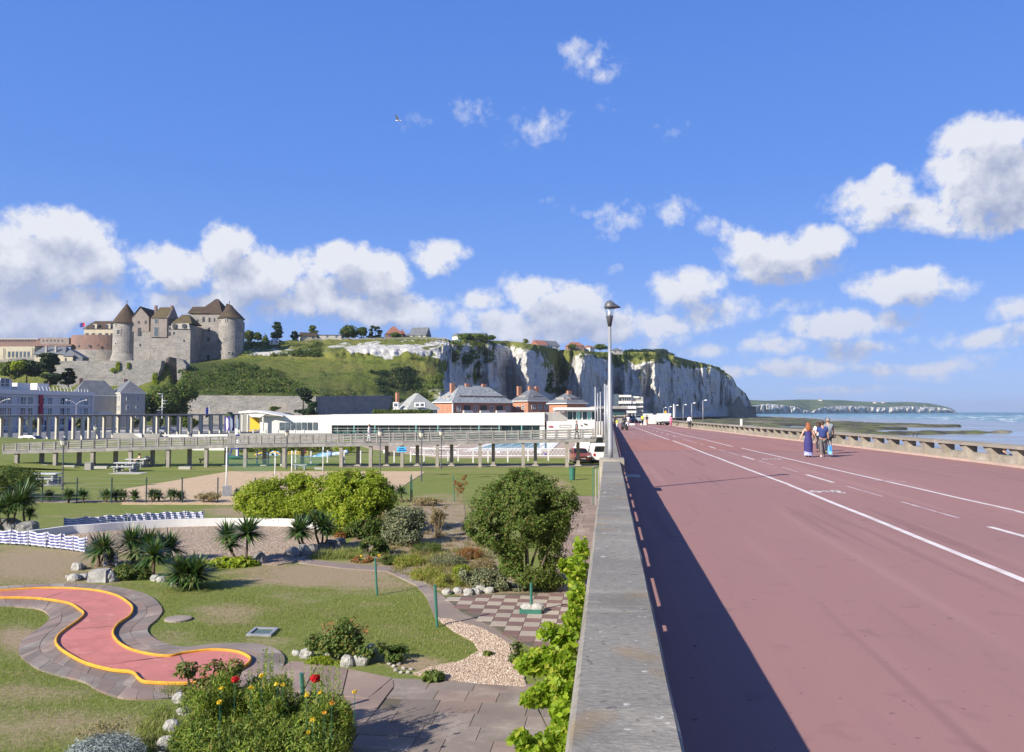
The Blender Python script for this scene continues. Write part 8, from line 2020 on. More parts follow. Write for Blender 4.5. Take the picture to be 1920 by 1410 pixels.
TR = [(20, 716, 300, 677, 62, 'leaf_mid', 3600, .6, 'round', 'broad green tree behind the left end of the hotel'), (50, 716, 305, 675, 50, 'conifer_leaf', 3200, .6, 'round', 'dark tree between the bright tree and the big cypress'), (33, 700, 296, 676, 24, 'leaf_yellowgreen', 1100, .5, 'round', 'bright yellow green tree top among the dark ones'),
   (92, 728, 292, 662, 64, 'conifer_leaf', 8000, .5, 'layer', 'large spreading dark cypress in front of the slate roofed house'), (128, 724, 300, 690, 34, 'conifer_leaf', 2500, .5, 'layer', 'smaller cypress right of the large one'),
   (318, 798, 300, 722, 96, 'leaf_darkgreen', 9000, .5, 'round', 'big dark tree at the foot of the ruined rampart'), (262, 798, 290, 735, 40, 'leaf_mid', 2600, .5, 'round', 'green tree behind the old grey house'), (285, 790, 300, 740, 50, 'conifer_leaf', 3500, .5, 'round', 'dark shrubby tree between the old house and the big dark tree'),
   (568, 796, 318, 722, 58, 'conifer_leaf', 7500, .45, 'layer', 'dark cypress against the rubble fortress wall'), (585, 792, 314, 752, 36, 'conifer_leaf', 2500, .45, 'layer', 'lower cypress branches right of the wall corner'), (515, 776, 322, 762, 26, 'leaf_mid', 500, .4, 'flat', 'small umbrella shaped tree on the roof edge line'),
   (520, 646, 470, 604, 34, 'conifer_leaf', 3500, .6, 'layer', 'spreading pine above the white cottage on the hill'), (553, 646, 475, 613, 22, 'conifer_leaf', 1600, .55, 'layer', 'smaller pine right of the spreading pine'), (587, 640, 500, 608, 30, 'leaf_mid', 1800, .6, 'layer', 'light green tree behind the long bungalow'),
   (468, 648, 480, 620, 22, 'leaf_mid', 1300, .6, 'round', 'green tree next to the castle tower on the hill'), (483, 648, 480, 624, 18, 'leaf_darkgreen', 900, .6, 'round', 'darker tree second from the castle tower'), (497, 648, 480, 618, 16, 'leaf_mid', 900, .55, 'cone', 'pointed tree third from the castle tower'),
   (655, 640, 490, 609, 40, 'leaf_darkgreen', 3200, .6, 'round', 'dark round tree right of the long bungalow'), (678, 640, 492, 613, 26, 'leaf_darkgreen', 1500, .6, 'round', 'dark tree second right of the bungalow'), (704, 640, 495, 610, 36, 'conifer_leaf', 3000, .6, 'layer', 'dark pine left of the brown roofed house'), (742, 636, 488, 622, 20, 'leaf_mid', 900, .5, 'round', 'small tree in front of the brown roofed house'),
   (873, 642, 520, 625, 36, 'leaf_mid', 1800, .6, 'round', 'green hedge tree at the cliff corner'), (905, 640, 530, 627, 40, 'leaf_mid', 1700, .6, 'round', 'hedge tree right of the cliff corner'), (920, 640, 535, 628, 20, 'leaf_darkgreen', 700, .6, 'round', 'dark bush at the end of the cliff corner hedge'),
   (1074, 656, 690, 645, 20, 'leaf_darkgreen', 700, .8, 'round', 'dark tree in front of the red roofed farm'), (1127, 660, 720, 645, 28, 'leaf_darkgreen', 1100, .9, 'round', 'round tree left of the lamp on the cliff'), (985, 645, 640, 636, 16, 'leaf_mid', 400, .8, 'layer', 'low thin tree left of the white house'),
   (60, 812, 175, 783, 22, 'leaf_greygreen', 1200, .3, 'round', 'pale street tree in front of the hotel, left'), (151, 812, 180, 783, 22, 'leaf_greygreen', 1200, .3, 'round', 'pale street tree in front of the hotel, right'), (250, 808, 185, 783, 26, 'leaf_greygreen', 1200, .3, 'round', 'pale street tree below the old grey house'), (297, 806, 185, 784, 18, 'leaf_greygreen', 900, .3, 'round', 'pale street tree under the disc mast'),
   (355, 806, 190, 784, 36, 'leaf_mid', 1500, .35, 'round', 'low green tree behind the pergola under the rubble wall')]
for (px, pyb, d, pyt, w, mt, n, sz, kd, l) in TR: tree(px, pyb, d, pyt, w, l, mt, n, sz, kd)
for i, (x, y, w, h) in enumerate(((1185, 661, 30, 7), (1210, 661, 34, 8), (1235, 662, 36, 10), (1252, 668, 26, 9), (1268, 675, 16, 6), (1340, 691, 18, 4), (1352, 697, 12, 4))):
 dd = cd(x) + 60; b0 = blob(x, y - h * .2, dd, w / 2, h * .6, 1.0); o = thing('tree', V(b0[:3]), '%s dark wind shaped copse from the lamp along the cliff top' % ORD[i], 'tree', 'copses on the cliff top'); leafcloud('crown', [b0], 900, .9, 'conifer_leaf', o, clump=.2, thr=.35)
def scrub(poly, n, rmin, rmax, mt, sz, label, per=26, seed=4):
 rg = np.random.default_rng(seed); pj = proj(HILL.reshape(-1, 3)); X, Y = pj[0].reshape(HILL.shape[:2]), pj[1].reshape(HILL.shape[:2])
 rows_ok = (HROW > .9)
 cand = np.argwhere(inpoly(X, Y, poly) & rows_ok)
 if not len(cand): print('no scrub', label); return
 c = cand[rg.integers(0, len(cand), n)]; P = HILL[c[:, 0], c[:, 1]]
 g_ = fbm(P[:, 0] * .05, P[:, 1] * .05, P[:, 2] * .08, 3, seed); P = P[g_ > .42]
 r = rmin + (rmax - rmin) * rg.random(len(P)); B = [(p[0], p[1], p[2] + q * .3, q, q, q * .6) for p, q in zip(P, r)]
 tag(leafcloud('scrub', B, len(P) * per, sz, mt, None, clump=.3, thr=.30, shell=.5, kind='stuff', seed=seed), label)
scrub([(340, 692), (455, 684), (520, 700), (560, 735), (340, 740)], 420, 1.2, 3.0, 'leaf_darkgreen', .5, 'dense dark scrub on the slope below the castle', 40)
scrub([(345, 700), (470, 690), (560, 720), (600, 740), (345, 742)], 260, 1.0, 2.6, 'leaf_mid', .45, 'lighter green scrub mixed on the slope below the castle', 30, 6)
scrub([(690, 700), (770, 690), (800, 740), (720, 745)], 160, 1.2, 2.6, 'conifer_leaf', .5, 'dark gorse patch on the slope above the slate villa', 34, 7)
scrub([(560, 640), (600, 642), (598, 668), (556, 668)], 90, 1.4, 3.0, 'leaf_darkgreen', .5, 'dark bushes below the bungalow', 34, 8)
scrub([(450, 645), (560, 642), (560, 668), (450, 668)], 90, 1.0, 2.2, 'leaf_mid', .45, 'hedge bushes on the upper slope beside the castle', 30, 9)
scrub([(845, 642), (935, 642), (920, 690), (850, 690)], 160, 1.2, 3.0, 'leaf_darkgreen', .6, 'ivy and scrub hanging on the shaded cliff corner', 30, 10)
scrub([(1035, 680), (1066, 690), (1066, 735), (1020, 738), (1028, 700)], 200, 1.4, 3.2, 'leaf_darkgreen', .7, 'dark scrub filling the green gully', 30, 11)
scrub([(600, 745), (840, 760), (830, 700), (700, 728)], 120, 1.0, 2.4, 'leaf_mid', .5, 'low scrub at the foot of the grassy slope', 24, 12)
scrub([(1080, 664), (1200, 662), (1300, 686), (1300, 694), (1190, 672), (1080, 672)], 200, 1.2, 2.6, 'leaf_mid', .8, 'scrub along the cliff top edge', 20, 13)
def hedge(name, pts, d, h, t_, label, mt='leaf_mid', n=3000, sz=.16):
 o = thing(name, at(*pts[0], d), label, 'hedge'); B = []
 P_ = [at(x, y, d) for x, y in pts]
 for a, c in zip(P_[:-1], P_[1:]):
  k = max(2, int(np.linalg.norm(c - a) / (h * .6)))
  for i in range(k): q = a + (c - a) * (i / k); B.append((q[0], q[1], q[2] + h * .4, h * .6, t_, h * .55))
 leafcloud('foliage', B, n, sz, mt, o, clump=.8, thr=.36, shell=.55); return o
hedge('hedge', [(704, 776), (812, 776)], 226, 1.4, 1.0, 'clipped green hedge in front of the slate villa', n=3500, sz=.2)
hedge('hedge', [(455, 851), (640, 850), (662, 848)], 103, 1.2, .8, 'dark hedge behind the playground under the bridge', 'leaf_darkgreen', 4200, .12)
hedge('hedge', [(641, 846), (664, 845)], 101, 1.7, .8, 'bright green hedge bush right of the playground hedge', 'leaf_yellowgreen', 1500, .10)
for (x, y, rx, ry, n, l) in ((221, 686, 4, 9, 500, 'bright ivy streak on the rampart below the round tower'), (212, 694, 5, 4, 250, 'small ivy tuft left of the bright streak'), (240, 685, 3, 6, 260, 'ivy patch right of the bright streak'), (290, 715, 6, 18, 700, 'ivy on the ruined end of the rampart')):
 o = thing('ivy', at(x, y, 387.4), l, 'ivy'); leafcloud('foliage', [blob(x, y, 387.4, rx, ry, .3)], n, .35, 'leaf_yellowgreen', o, thr=.3)
def hill_house(px0, px1, pye, pyr, pyb, d, wm, rm, label, rot=R(20), over=.4, hipped=True, dep=9, chim=None):
 a, c = C(px0, 772, d), C(px1, 772, d); mid = (a + c) / 2; W = (c - a).length; z0, zE, zR = zpx(pyb, d) - 1, zpx(pye, d), zpx(pyr, d)
 t = thing('house', (mid.x, mid.y, z0), label, 'house'); b = MB(); b.box((mid.x, mid.y, (z0 + zE) / 2), (W, dep, zE - z0), YAW + rot); b.build('walls', wm, t)
 ex = Vector((math.cos(YAW + rot), math.sin(YAW + rot), 0)); ey = Vector((-ex.y, ex.x, 0)); m0 = Vector((mid.x, mid.y, 0))
 q = [m0 + ex * s * (W / 2 + over) + ey * u * (dep / 2 + over) + UP * zE for s, u in ((-1, -1), (1, -1), (1, 1), (-1, 1))]; k = (W / 2 - dep * .45) if hipped else (W / 2 + over)
 r0, r1 = m0 - ex * max(k, .3) + UP * zR, m0 + ex * max(k, .3) + UP * zR
 b = MB(); b.add(q + [r0, r1], [(0, 1, 5, 4), (1, 2, 5), (2, 3, 4, 5), (3, 0, 4), (3, 2, 1, 0)]); b.build('roof', rm, t)
 for i in range(2 if W < 12 else 4):
  u = -W / 2 + W * (i + .5) / (2 if W < 12 else 4); p = m0 + ex * u - ey * (dep / 2 + .03); b = MB(); b.box((p.x, p.y, (z0 + 1 + zE) / 2 + .2), (1.3, .1, min(1.4, (zE - z0) * .4)), YAW + rot); b.build('window', 'window_glass', t)
 if chim: p = m0 + ex * chim * W; b = MB(); b.box((p.x, p.y, zR + .2), (.8, .8, 2.2), YAW); b.build('chimney', 'castle_light', t)
 return t
mat('red_roof', (.30, .13, .09), (.24, .11, .08), .5, .9, fine=.1)
hill_house(504, 520, 640, 634, 644, 462, 'white_wall', 'white_wall', 'tiny white cottage under the spreading pine', chim=None, dep=6)
t = hill_house(572, 641, 629.5, 627.5, 636, 486, 'grey_render', 'slate', 'long low modern bungalow with flat grey roof on the hill', rot=0, hipped=False, dep=8)
hill_house(562, 590, 631, 623.5, 638, 482, 'cream_wall', 'tile_roof', 'house with a gabled roof at the left end of the bungalow', rot=R(25), hipped=False, dep=8)
hill_house(722, 752, 627, 612, 634, 496, 'castle_brick', 'red_roof', 'tall house with big brown red hipped roof on the hill', rot=R(15), dep=9)
hill_house(748, 758, 628, 618, 634, 500, 'castle_brick', 'red_roof', 'small red roofed wing right of the big brown roof', dep=6)
hill_house(772, 803, 630, 614, 636, 498, 'grey_render', 'slate', 'house with a steep dark slate gable roof on the hill', rot=R(-12), hipped=False, dep=10)
hill_house(757, 776, 631, 625, 636, 500, 'grey_render', 'slate', 'low slate roofed annexe left of the steep gable', dep=7)
hill_house(853, 862, 630.5, 625, 634, 530, 'white_wall', 'slate', 'little white gabled house behind the cliff corner hedge', hipped=False, rot=R(50), dep=7)
hill_house(864, 912, 628.5, 624.5, 634, 545, 'grey_render', 'slate', 'long low slate roof behind the cliff corner hedge', rot=R(-8), hipped=False)
hill_house(1000, 1022, 648, 638, 655, 650, 'white_wall', 'red_roof', 'white house with red brown roof, left one at the cliff edge', rot=R(30), hipped=False, dep=12)
hill_house(1020, 1044, 649, 639, 656, 660, 'white_wall', 'slate', 'white house right beside the other at the cliff edge', rot=R(30), hipped=False, dep=12)
hill_house(1062, 1094, 649, 641.5, 657, 700, 'castle_brick', 'red_roof', 'brick farmhouse with red roof behind the dark tree', rot=R(12), chim=-.2)
hill_house(1099, 1111, 652, 648, 658, 705, 'white_wall', 'red_roof', 'small white gabled cottage right of the farmhouse', rot=R(40), hipped=False, dep=8)
hill_house(1146, 1166, 658, 652.5, 663, 740, 'grey_render', 'slate', 'grey stone house just right of the lamp post on the cliff', rot=R(10), chim=.4)
fo = thing('hill_fence', at(690, 638, 478), 'low rail fence along the top of the grassy slope', 'fence')
for i in range(26): x = 590 + i * 10; b = MB(); p = at(x, 638.5, 479); b.box((p[0], p[1], p[2] + .2), (.3, .3, 2.2), YAW); b.build('post', 'bridge_rail', fo)
for k in (.5, 1.1): b = MB(); b.bar(V(at(590, 638.5, 479)) + UP * k, V(at(840, 636, 479)) + UP * k, .22); b.build('rail', 'bridge_rail', fo)
for (x, y, l) in ((1538, 751.5, 'tiny white house on the ridge of the distant headland'), (1640, 756, 'farm buildings left on the distant headland'), (1655, 755.5, 'farm buildings right on the distant headland'), (1733, 762.5, 'tiny pale house near the tip of the headland')):
 d_ = float(np.interp(x, [1340, 1500, 1560, 1700, 1796], [3000, 3600, 4000, 4700, 5200])) + 150; p = C(x, y, d_); o = thing('house', p, l, 'house'); b = MB(); b.box(p + UP * 3, (14, 10, 7), YAW); b.build('walls', 'white_wall', o); b = MB(); b.prism([(p.x - 8, p.y - 6), (p.x + 8, p.y - 6), (p.x + 8, p.y + 6), (p.x - 8, p.y + 6)], p.z + 6.5, p.z + 8.5); b.build('roof', 'red_roof', o)
# ================================================================ people and gulls
mat('skin', (.50, .28, .19), (.46, .25, .17), 8, .6); mat('skin_pale', (.58, .36, .27), None, rough=.6)
def skinmesh(name, verts, edges, radii, material, parent, sub=1, root=0):
 me = bpy.data.meshes.new(name); me.from_pydata([tuple(v) for v in verts], edges, []); ob = bpy.data.objects.new(name, me); COL.objects.link(ob)
 ob.modifiers.new('s', 'SKIN'); 
 for i, r in enumerate(radii): me.skin_vertices[0].data[i].radius = r if isinstance(r, tuple) else (r, r)
 me.skin_vertices[0].data[root].use_root = True
 if sub: s = ob.modifiers.new('u', 'SUBSURF'); s.levels = sub; s.render_levels = sub
 dg = bpy.context.evaluated_depsgraph_get(); ev = ob.evaluated_get(dg); m2 = bpy.data.meshes.new_from_object(ev)
 bpy.data.objects.remove(ob); m2.name = name
 m2.materials.clear(); m2.shade_smooth(); return link(name, m2, material, parent)
mat('shoe_white', (.65, .65, .63), None); mat('shoe_dark', (.03, .03, .03), None)
def person(loc, rz, H, label, top, bottom, hair, hairlen=.0, dress=False, arms=((.12, .0), (.12, .0)), stride=.16, sleeves=True, shoe='shoe_dark', group=None, skin='skin', extra=None, wide=1.0):
 """local frame: x right, y forward; H standing height; arms: outward swing, forward swing for left/right"""
 o = thing('person', loc, label, 'person', group, rz); s = H / 1.72; w = wide
 J = {'pelvis': (0, 0, .95), 'spine': (0, .01, 1.15), 'chest': (0, .0, 1.33), 'neck': (0, 0, 1.47), 'headb': (0, .015, 1.54), 'head': (0, .02, 1.62)}
 V_, E_, R_ = [], [], []
 def add(p, r, par=None): V_.append(Vector(p) * s); R_.append(tuple(q * s for q in r) if isinstance(r, tuple) else r * s); i = len(V_) - 1; (E_.append((par, i)) if par is not None else None); return i
 pel = add(J['pelvis'], (.145 * w, .11 * w)); sp_ = add(J['spine'], (.13 * w, .10 * w), pel); ch_ = add(J['chest'], (.15 * w, .105 * w), sp_); nk = add(J['neck'], (.055, .055), ch_); hb = add(J['headb'], (.062, .07), nk); hd = add(J['head'], (.078, .092), hb); add((0, .015, 1.69), (.05, .06), hd)
 hands, feet = [], []
 for sd, (ao, af), st in ((-1, arms[0], -stride), (1, arms[1], stride)):
  sh = add((.17 * sd * w, 0, 1.40), .055, ch_); el_ = add(((.20 + ao * .5) * sd, af * .4 - .02, 1.14), .04, sh); wr = add(((.21 + ao) * sd, af + .04, .90), .026, el_); ha = add(((.215 + ao) * sd, af + .06, .84), (.022, .036), wr)
  for f in range(4): k = add(((.215 + ao) * sd + (f - 1.5) * .004, af + .035 + f * .017, .785), .009, ha); add(((.21 + ao) * sd, af + .04 + f * .017, .755 + .006 * abs(f - 1.5)), .007, k)
  th = add(((.20 + ao) * sd, af + .10, .81), .010, ha); hands.append(V_[ha])
  hip = add((.09 * sd, 0, .90), .085 * w, pel); kn = add((.095 * sd, st * .55 + .03, .50), .058, hip); an = add((.095 * sd, st, .09), .038, kn); to = add((.10 * sd, st + .13, .035), .036, an); feet.append((sd, st))
 body = skinmesh('body', V_, E_, R_, skin, o)
 def cloth(name, pts, edges, rad, mt, sub=1): return skinmesh(name, [Vector(p) * s for p in pts], edges, [tuple(q * s for q in r) if isinstance(r, tuple) else r * s for r in rad], mt, o, sub)
 if not dress:
  pts = [(0, 0, .86), (0, .01, 1.12), (0, 0, 1.34), (0, 0, 1.50)]; ed = [(0, 1), (1, 2), (2, 3)]; rad = [(.20 * w, .155 * w), (.18 * w, .15 * w), (.20 * w, .15 * w), (.09, .09)]
  for sd, (ao, af) in ((-1, arms[0]), (1, arms[1])):
   i = len(pts); pts.append((.175 * sd * w, 0, 1.405)); ed.append((2, i)); rad.append(.08)
   pts.append(((.195 + ao * .35) * sd, af * .3 - .01, 1.21)); ed.append((i, i + 1)); rad.append(.072)
   if sleeves == 'long': pts.append(((.20 + ao) * sd, af, .93)); ed.append((i + 1, i + 2)); rad.append(.042)
  cloth('shirt', pts, ed, rad, top)
  pts = [(0, 0, .96)]; ed = []; rad = [(.158 * w, .125 * w)]
  for sd, st in feet:
   i = len(pts); pts += [(.09 * sd, 0, .87), (.096 * sd, st * .55 + .03, .50), (.096 * sd, st + .0, .12)]; ed += [(0, i), (i, i + 1), (i + 1, i + 2)]; rad += [.105 * w, .078, .062]
  cloth('trousers', pts, ed, rad, bottom)
 else:
  lp = MB(); prof = [(.155, 1.30, .115), (.17, 1.18, .125), (.15, 1.05, .115), (.20, .88, .155), (.215, .60, .17), (.20, .30, .17), (.22, .10, .19)]; n = 24; vs = []
  for k, (r, z, r2) in enumerate(prof):
   for a in range(n): t = 2 * math.pi * a / n; fold_ = 1 + .05 * math.sin(t * 7 + k) * (k / 6); vs.append((r * fold_ * math.cos(t) * s, (r2 * fold_ * math.sin(t) + (.02 if k > 3 else 0)) * s, z * s))
  fs = [(k * n + a, k * n + (a + 1) % n, (k + 1) * n + (a + 1) % n, (k + 1) * n + a) for k in range(len(prof) - 1) for a in range(n)]
  lp.add(vs, [f[::-1] for f in fs]); lp.build('dress', top, o, True, world_co=False)
  lp = MB(); vs = []
  for k, (r, z, r2) in enumerate(((.223, .30, .192), (.238, .09, .21))):
   for a in range(13): t = math.pi * 1.08 + math.pi * .75 * a / 12; vs.append((r * math.cos(t) * s, r2 * math.sin(t) * s, (z - (.0 if k else .08 * a / 12)) * s))
  lp.add(vs, [(a, 13 + a, 14 + a, a + 1) for a in range(12)]); lp.build('hem_print', bottom, o, True, world_co=False)
 for sd, st in feet:
  b = MB(); c = Vector((.1 * sd, st + .05, .045)) * s; b.ball(c, .05 * s, 10, 7, (.9, 2.5, .9)); b.build('shoe', shoe, o, True, world_co=False)
 b = MB(); b.ball((0, -.005 * s, 1.645 * s), .112 * s, 14, 10, (.92, 1.0, 1.02)); hv = [(x, y - (.025 * s if z < 1.62 * s else 0), z) for x, y, z in b.v]
 keep = MB(); keep.add([(x, min(y, .06 * s) , z if z > 1.585 * s else 1.585 * s) for x, y, z in hv], b.f); keep.build('hair', hair, o, True, world_co=False)
 if hairlen: skinmesh('long_hair', [Vector(p) * s for p in ((0, -.05, 1.68), (0, -.10, 1.54), (0, -.12, 1.42), (.01, -.12, 1.38 - hairlen * .10))], [(0, 1), (1, 2), (2, 3)], [(.12 * s, .07 * s), (.15 * s, .07 * s), (.15 * s, .06 * s), (.09 * s, .03 * s)], hair, o)
 for sd in (-1, 1): b = MB(); b.ball((.032 * sd * s, .108 * s, 1.64 * s), .011 * s, 6, 5); b.build('eye', 'shoe_dark', o, True, world_co=False)
 b = MB(); b.add([(-.014 * s, .108 * s, 1.60 * s), (.014 * s, .108 * s, 1.60 * s), (0, .108 * s, 1.645 * s), (0, .135 * s, 1.603 * s)], [(0, 1, 3), (1, 2, 3), (2, 0, 3)]); b.build('nose', skin, o, world_co=False)
 b = MB(); b.box((0, .104 * s, 1.572 * s), (.045 * s, .01 * s, .008 * s)); b.build('mouth', mat('lip', (.35, .12, .1), None), o, world_co=False)
 for sd in (-1, 1): b = MB(); b.ball((.088 * sd * s, .01 * s, 1.625 * s), .02 * s, 6, 5, (.5, .9, 1.3)); b.build('ear', skin, o, True, world_co=False)
 return o, [h for h in hands]
mat('dress_blue', (.035, .03, .13), (.05, .045, .18), 12, .8); mat('dress_hem', (.45, .48, .68), (.15, .17, .4), 14, .8); mat('hair_red', (.22, .07, .03), (.30, .11, .05), 20, .6); mat('hair_dark', (.05, .03, .02), None, rough=.6); mat('hair_grey', (.25, .22, .2), None)
mat('shirt_navy', (.03, .05, .17), (.04, .06, .2), 8, .85); mat('trouser_grey', (.12, .12, .12), (.15, .15, .15), 8, .9); mat('shirt_grey', (.20, .22, .25), (.24, .26, .29), 8, .9); mat('trouser_dark', (.04, .045, .06), None, rough=.9); mat('shirt_white', (.72, .73, .76), None, rough=.9); mat('shirt_pink', (.7, .2, .35), None, rough=.9); mat('hivis', (.65, .72, .08), None, rough=.7); mat('bag_blue', (.05, .25, .65), (.25, .55, .85), 3, .5, lo=.5, hi=.6)
away = 0.0
p = gp(1516, 857, 0); person(p, -.05, 1.66, 'woman in long strapless navy dress with long red hair', 'dress_blue', 'dress_hem', 'hair_red', 1.0, True, ((.20, -.10), (.20, .10)), .12, skin='skin_pale')
p = gp(1543, 857, 0); man, hands = person(p, -.05, 1.72, 'man in navy polo shirt and grey trousers, hand in hand with the woman', 'shirt_navy', 'trouser_grey', 'hair_dark', 0, False, ((.16, .12), (.06, -.05)), .15, shoe='shoe_white', wide=1.12)
hp = hands[1]; bag = thing('carrier_bag', Vector(man.location) + Vector((hp.x + .05, hp.y, .36)), 'bright blue shopping bag in the right hand of the man in the navy shirt', 'bag')
b = MB(); b.hexa([Vector(v) for v in ((-.07, -.17, -.22), (.07, -.17, -.22), (.07, .17, -.22), (-.07, .17, -.22))], [Vector(v) for v in ((-.05, -.2, .2), (.05, -.2, .2), (.05, .2, .2), (-.05, .2, .2))]); b.build('sack', 'bag_blue', bag, world_co=False)
b = MB(); b.tube([(0, -.13, .2), (0, -.05, .42), (0, .05, .42), (0, .13, .2)], .012, 5); b.build('handle', 'shirt_white', bag, world_co=False)
p = gp(1553, 851, 0); man2, hands = person(p, -.1, 1.85, 'tall man in grey shirt with a dark shoulder strap half hidden behind the couple', 'shirt_grey', 'trouser_dark', 'hair_grey', 0, False, ((.1, .1), (.1, .2)), .1, wide=1.1)
q = MB(); q.bar(Vector((-.17, -.10, 1.50)), Vector((.17, -.15, 1.0)), .04, .012); q.build('shoulder_strap', 'trouser_dark', man2, world_co=False)
q = MB(); q.lathe((0, .03, 1.83), [(.13, -.05), (.11, .03), (.04, .06)], 12); q.box((0, .15, 1.79), (.16, .12, .015)); q.build('cap', 'shirt_navy', man2, world_co=False)
p = gp(1546, 849, 0); person((p[0], p[1] + 1.2, 0), -.1, 1.64, 'woman in pale top almost hidden behind the man in the navy shirt', 'shirt_white', 'trouser_dark', 'hair_dark', .5, False)
p = gp(1293, 803.5, 0); person(p, 0, 1.72, 'walker in white shirt and black trousers by the sea balustrade far off', 'shirt_white', 'trouser_dark', 'hair_dark', sleeves='long')
p = gp(1171, 804, 0); person(p, .1, 1.75, 'dark clothed rider standing behind the black scooter', 'trouser_dark', 'trouser_dark', 'skin', sleeves='long')
p = gp(1178, 800, 0); person(p, .1, 1.65, 'person in white standing right of the scooter rider', 'shirt_white', 'shirt_white', 'hair_dark')
p = gp(1153, 800, 0); person(p, .3, 1.7, 'person in black crouched among bicycles at the shaded wall', 'trouser_dark', 'trouser_dark', 'hair_dark')
p = gp(1157, 803, 0); person(p, .3, 1.2, 'child in yellow top beside the shaded wall', 'hivis', 'shirt_white', 'hair_dark')
p = gp(1205, 797.5, 0); person(p, .2, 1.75, 'worker in yellow high visibility vest at the far barrier blocks', 'hivis', 'trouser_dark', 'hair_dark')
p = gp(1213, 798.5, 0); person(p, .2, 1.7, 'person in dark top and shorts at the far barrier blocks', 'trouser_dark', 'skin', 'hair_dark')
p = gp(1258, 799.5, 0); person(p, .0, 1.6, 'person in pink beside the lorry', 'shirt_pink', 'shirt_pink', 'hair_dark')
def onbridge(px, H, label, top, bot, face=math.pi / 2 + YAW, **k):
 z0, _ = bz(px); p = bpt(px, 1.3); person((p.x, p.y, z0 + .30), face, H, label, top, bot, 'hair_dark' if k.get('hair') is None else k['hair'], 0, False)
onbridge(688, 1.70, 'person in white top walking left along the footbridge', 'shirt_white', 'shirt_white', hair='hair_dark')
onbridge(1083, 1.72, 'dark clothed walker with bag near the right end of the footbridge', 'trouser_grey', 'trouser_dark', face=-math.pi / 2 + YAW, hair='hair_grey')
p = gp(262, 868, LZ)
o = thing('person', p, 'person in pale shirt and dark shorts sitting on the grass under the footbridge', 'person')
skinmesh('body', [Vector(v) for v in ((0, 0, .18), (0, -.05, .42), (0, -.02, .62), (0, .03, .72), (0, .06, .84), (-.18, .02, .6), (-.26, .2, .42), (-.12, .38, .4), (.18, .02, .6), (.26, .2, .42), (.12, .38, .4), (-.12, .35, .42), (-.12, .55, .06), (-.12, .68, .04), (.12, .35, .42), (.12, .55, .06), (.12, .68, .04))],
   [(0, 1), (1, 2), (2, 3), (3, 4), (2, 5), (5, 6), (6, 7), (2, 8), (8, 9), (9, 10), (0, 11), (11, 12), (12, 13), (0, 14), (14, 15), (15, 16)], [.16, .15, .15, .06, .10, .06, .04, .03, .06, .04, .03, .08, .045, .04, .08, .045, .04], 'skin', o)
skinmesh('shirt', [Vector(v) for v in ((0, -.02, .26), (0, -.05, .44), (0, -.02, .63), (-.18, .02, .6), (.18, .02, .6))], [(0, 1), (1, 2), (2, 3), (2, 4)], [.17, .165, .16, .075, .075], 'shirt_white', o)
skinmesh('shorts', [Vector(v) for v in ((0, 0, .16), (-.12, .3, .38), (.12, .3, .38))], [(0, 1), (0, 2)], [.175, .10, .10], 'trouser_dark', o)
b = MB(); b.ball((0, .05, .88), .115, 10, 8); b.build('hair', 'hair_dark', o, True, world_co=False)
o.rotation_euler = (0, 0, math.pi * .8)
o = thing('backpack', gp(275, 868, LZ), 'round black bag lying beside the person under the footbridge', 'bag'); q = V(gp(275, 868, LZ)); b = MB(); b.ball(q + UP * .35, .38, 10, 7, (1, .8, .9)); b.build('sack', 'car_dark', o, smooth=True); b = MB(); b.tube([q + UP * .6 - EU * .1, q + UP * .75, q + UP * .6 + EU * .1], .02, 5); b.build('handle', 'tyre', o)
o = thing('play_spring', gp(380, 869, LZ), 'black curved rocking figure on the lawn left of the net', 'playground toy'); q = V(gp(380, 869, LZ)); b = MB(); b.tube([q + EU * -.25, q + EU * -.2 + UP * .3, q + EU * .05 + UP * .45, q + EU * .3 + UP * .25, q + EU * .35], [.05, .09, .12, .08, .03], 7); b.build('figure', 'tyre', o, smooth=True)
b = MB(); b.ball(q + EU * -.3 + UP * .42, .1, 8, 6); b.build('head', 'tyre', o, smooth=True)
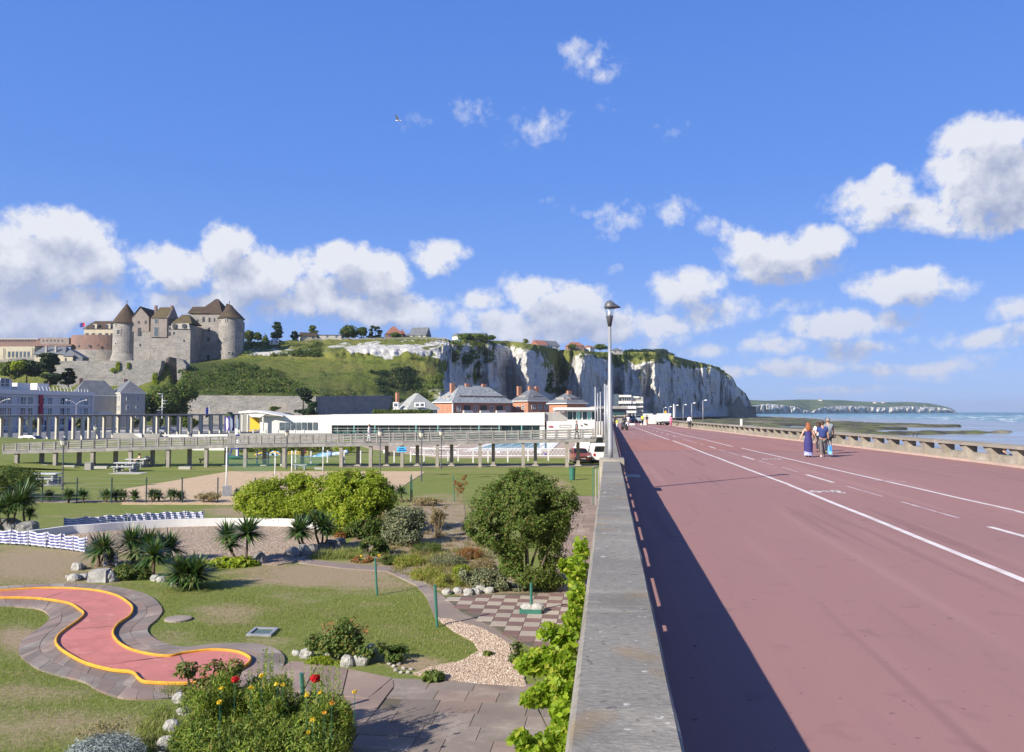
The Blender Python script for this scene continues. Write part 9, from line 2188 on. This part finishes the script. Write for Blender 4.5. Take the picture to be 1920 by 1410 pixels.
for (x, y, l) in ((1712, 818.5, 'left one of two tiny figures standing on the wet sand'), (1719, 818.5, 'right one of two tiny figures standing on the wet sand'), (1596, 804, 'tiny figure alone on the far wet sand')):
 p = gp(x, y, SEA + .1); person((p[0], p[1], SEA + .0), .4, 1.7, l, 'trouser_dark', 'trouser_dark', 'hair_dark')
for (x, l, hr, tp) in ((1880, 'person with dark hair sitting low behind the sea balustrade', 'hair_dark', 'shirt_grey'), (1899, 'person in white shirt behind the sea balustrade at the right edge', 'hair_dark', 'shirt_white')):
 q = xline(x, .9); person((q[0], q[1], -1.05), .2, 1.72, l, tp, 'trouser_dark', hr)
p = V(at(746, 226, 60)); gl = thing('gull', p, 'white gull gliding alone high in the blue sky', 'bird'); b = MB(); b.tube([p - EU * .18, p - EU * .05, p + EU * .1, p + EU * .22], [.015, .05, .045, .01], 8); b.build('body', 'white_paint', gl, True)
for s_ in (-1, 1):
 b = MB(); q = [p + EF * 0, p + EF * s_ * .28 + UP * .16, p + EF * s_ * .55 + UP * .10 - EU * .1 + UP * .1]; 
 vs = [q[0] + EU * .07, q[0] - EU * .07, q[1] + EU * .07 - EU * .04, q[1] - EU * .08 - EU * .04, q[2] - EU * .03 + UP * .08]; b.add(vs + [v + UP * .012 for v in vs], [(0, 1, 3, 2), (2, 3, 4), (5, 7, 8, 6), (7, 9, 8)]); b.build('wing', 'grey_wing' if 'grey_wing' in MATS else mat('grey_wing', (.5, .5, .52), None), gl)
b = MB(); b.ball(p + EU * .24, .04, 8, 6); b.build('head', 'white_paint', gl, True)
# ================================================================ air between here and the far headland
hz = newmat('haze_air'); v_ = N(hz, 'VolumePrincipled'); v_.inputs['Color'].default_value = (.72, .84, 1.0, 1); v_.inputs['Density'].default_value = 0.00007; v_.inputs['Anisotropy'].default_value = .2
o_ = N(hz, 'OutputMaterial'); L(hz, v_.outputs[0], o_.inputs['Volume'])
b = MB(); b.box((4150, 5000, 57), (17200, 15400, 129)); b.build('haze', hz, kind='stuff')
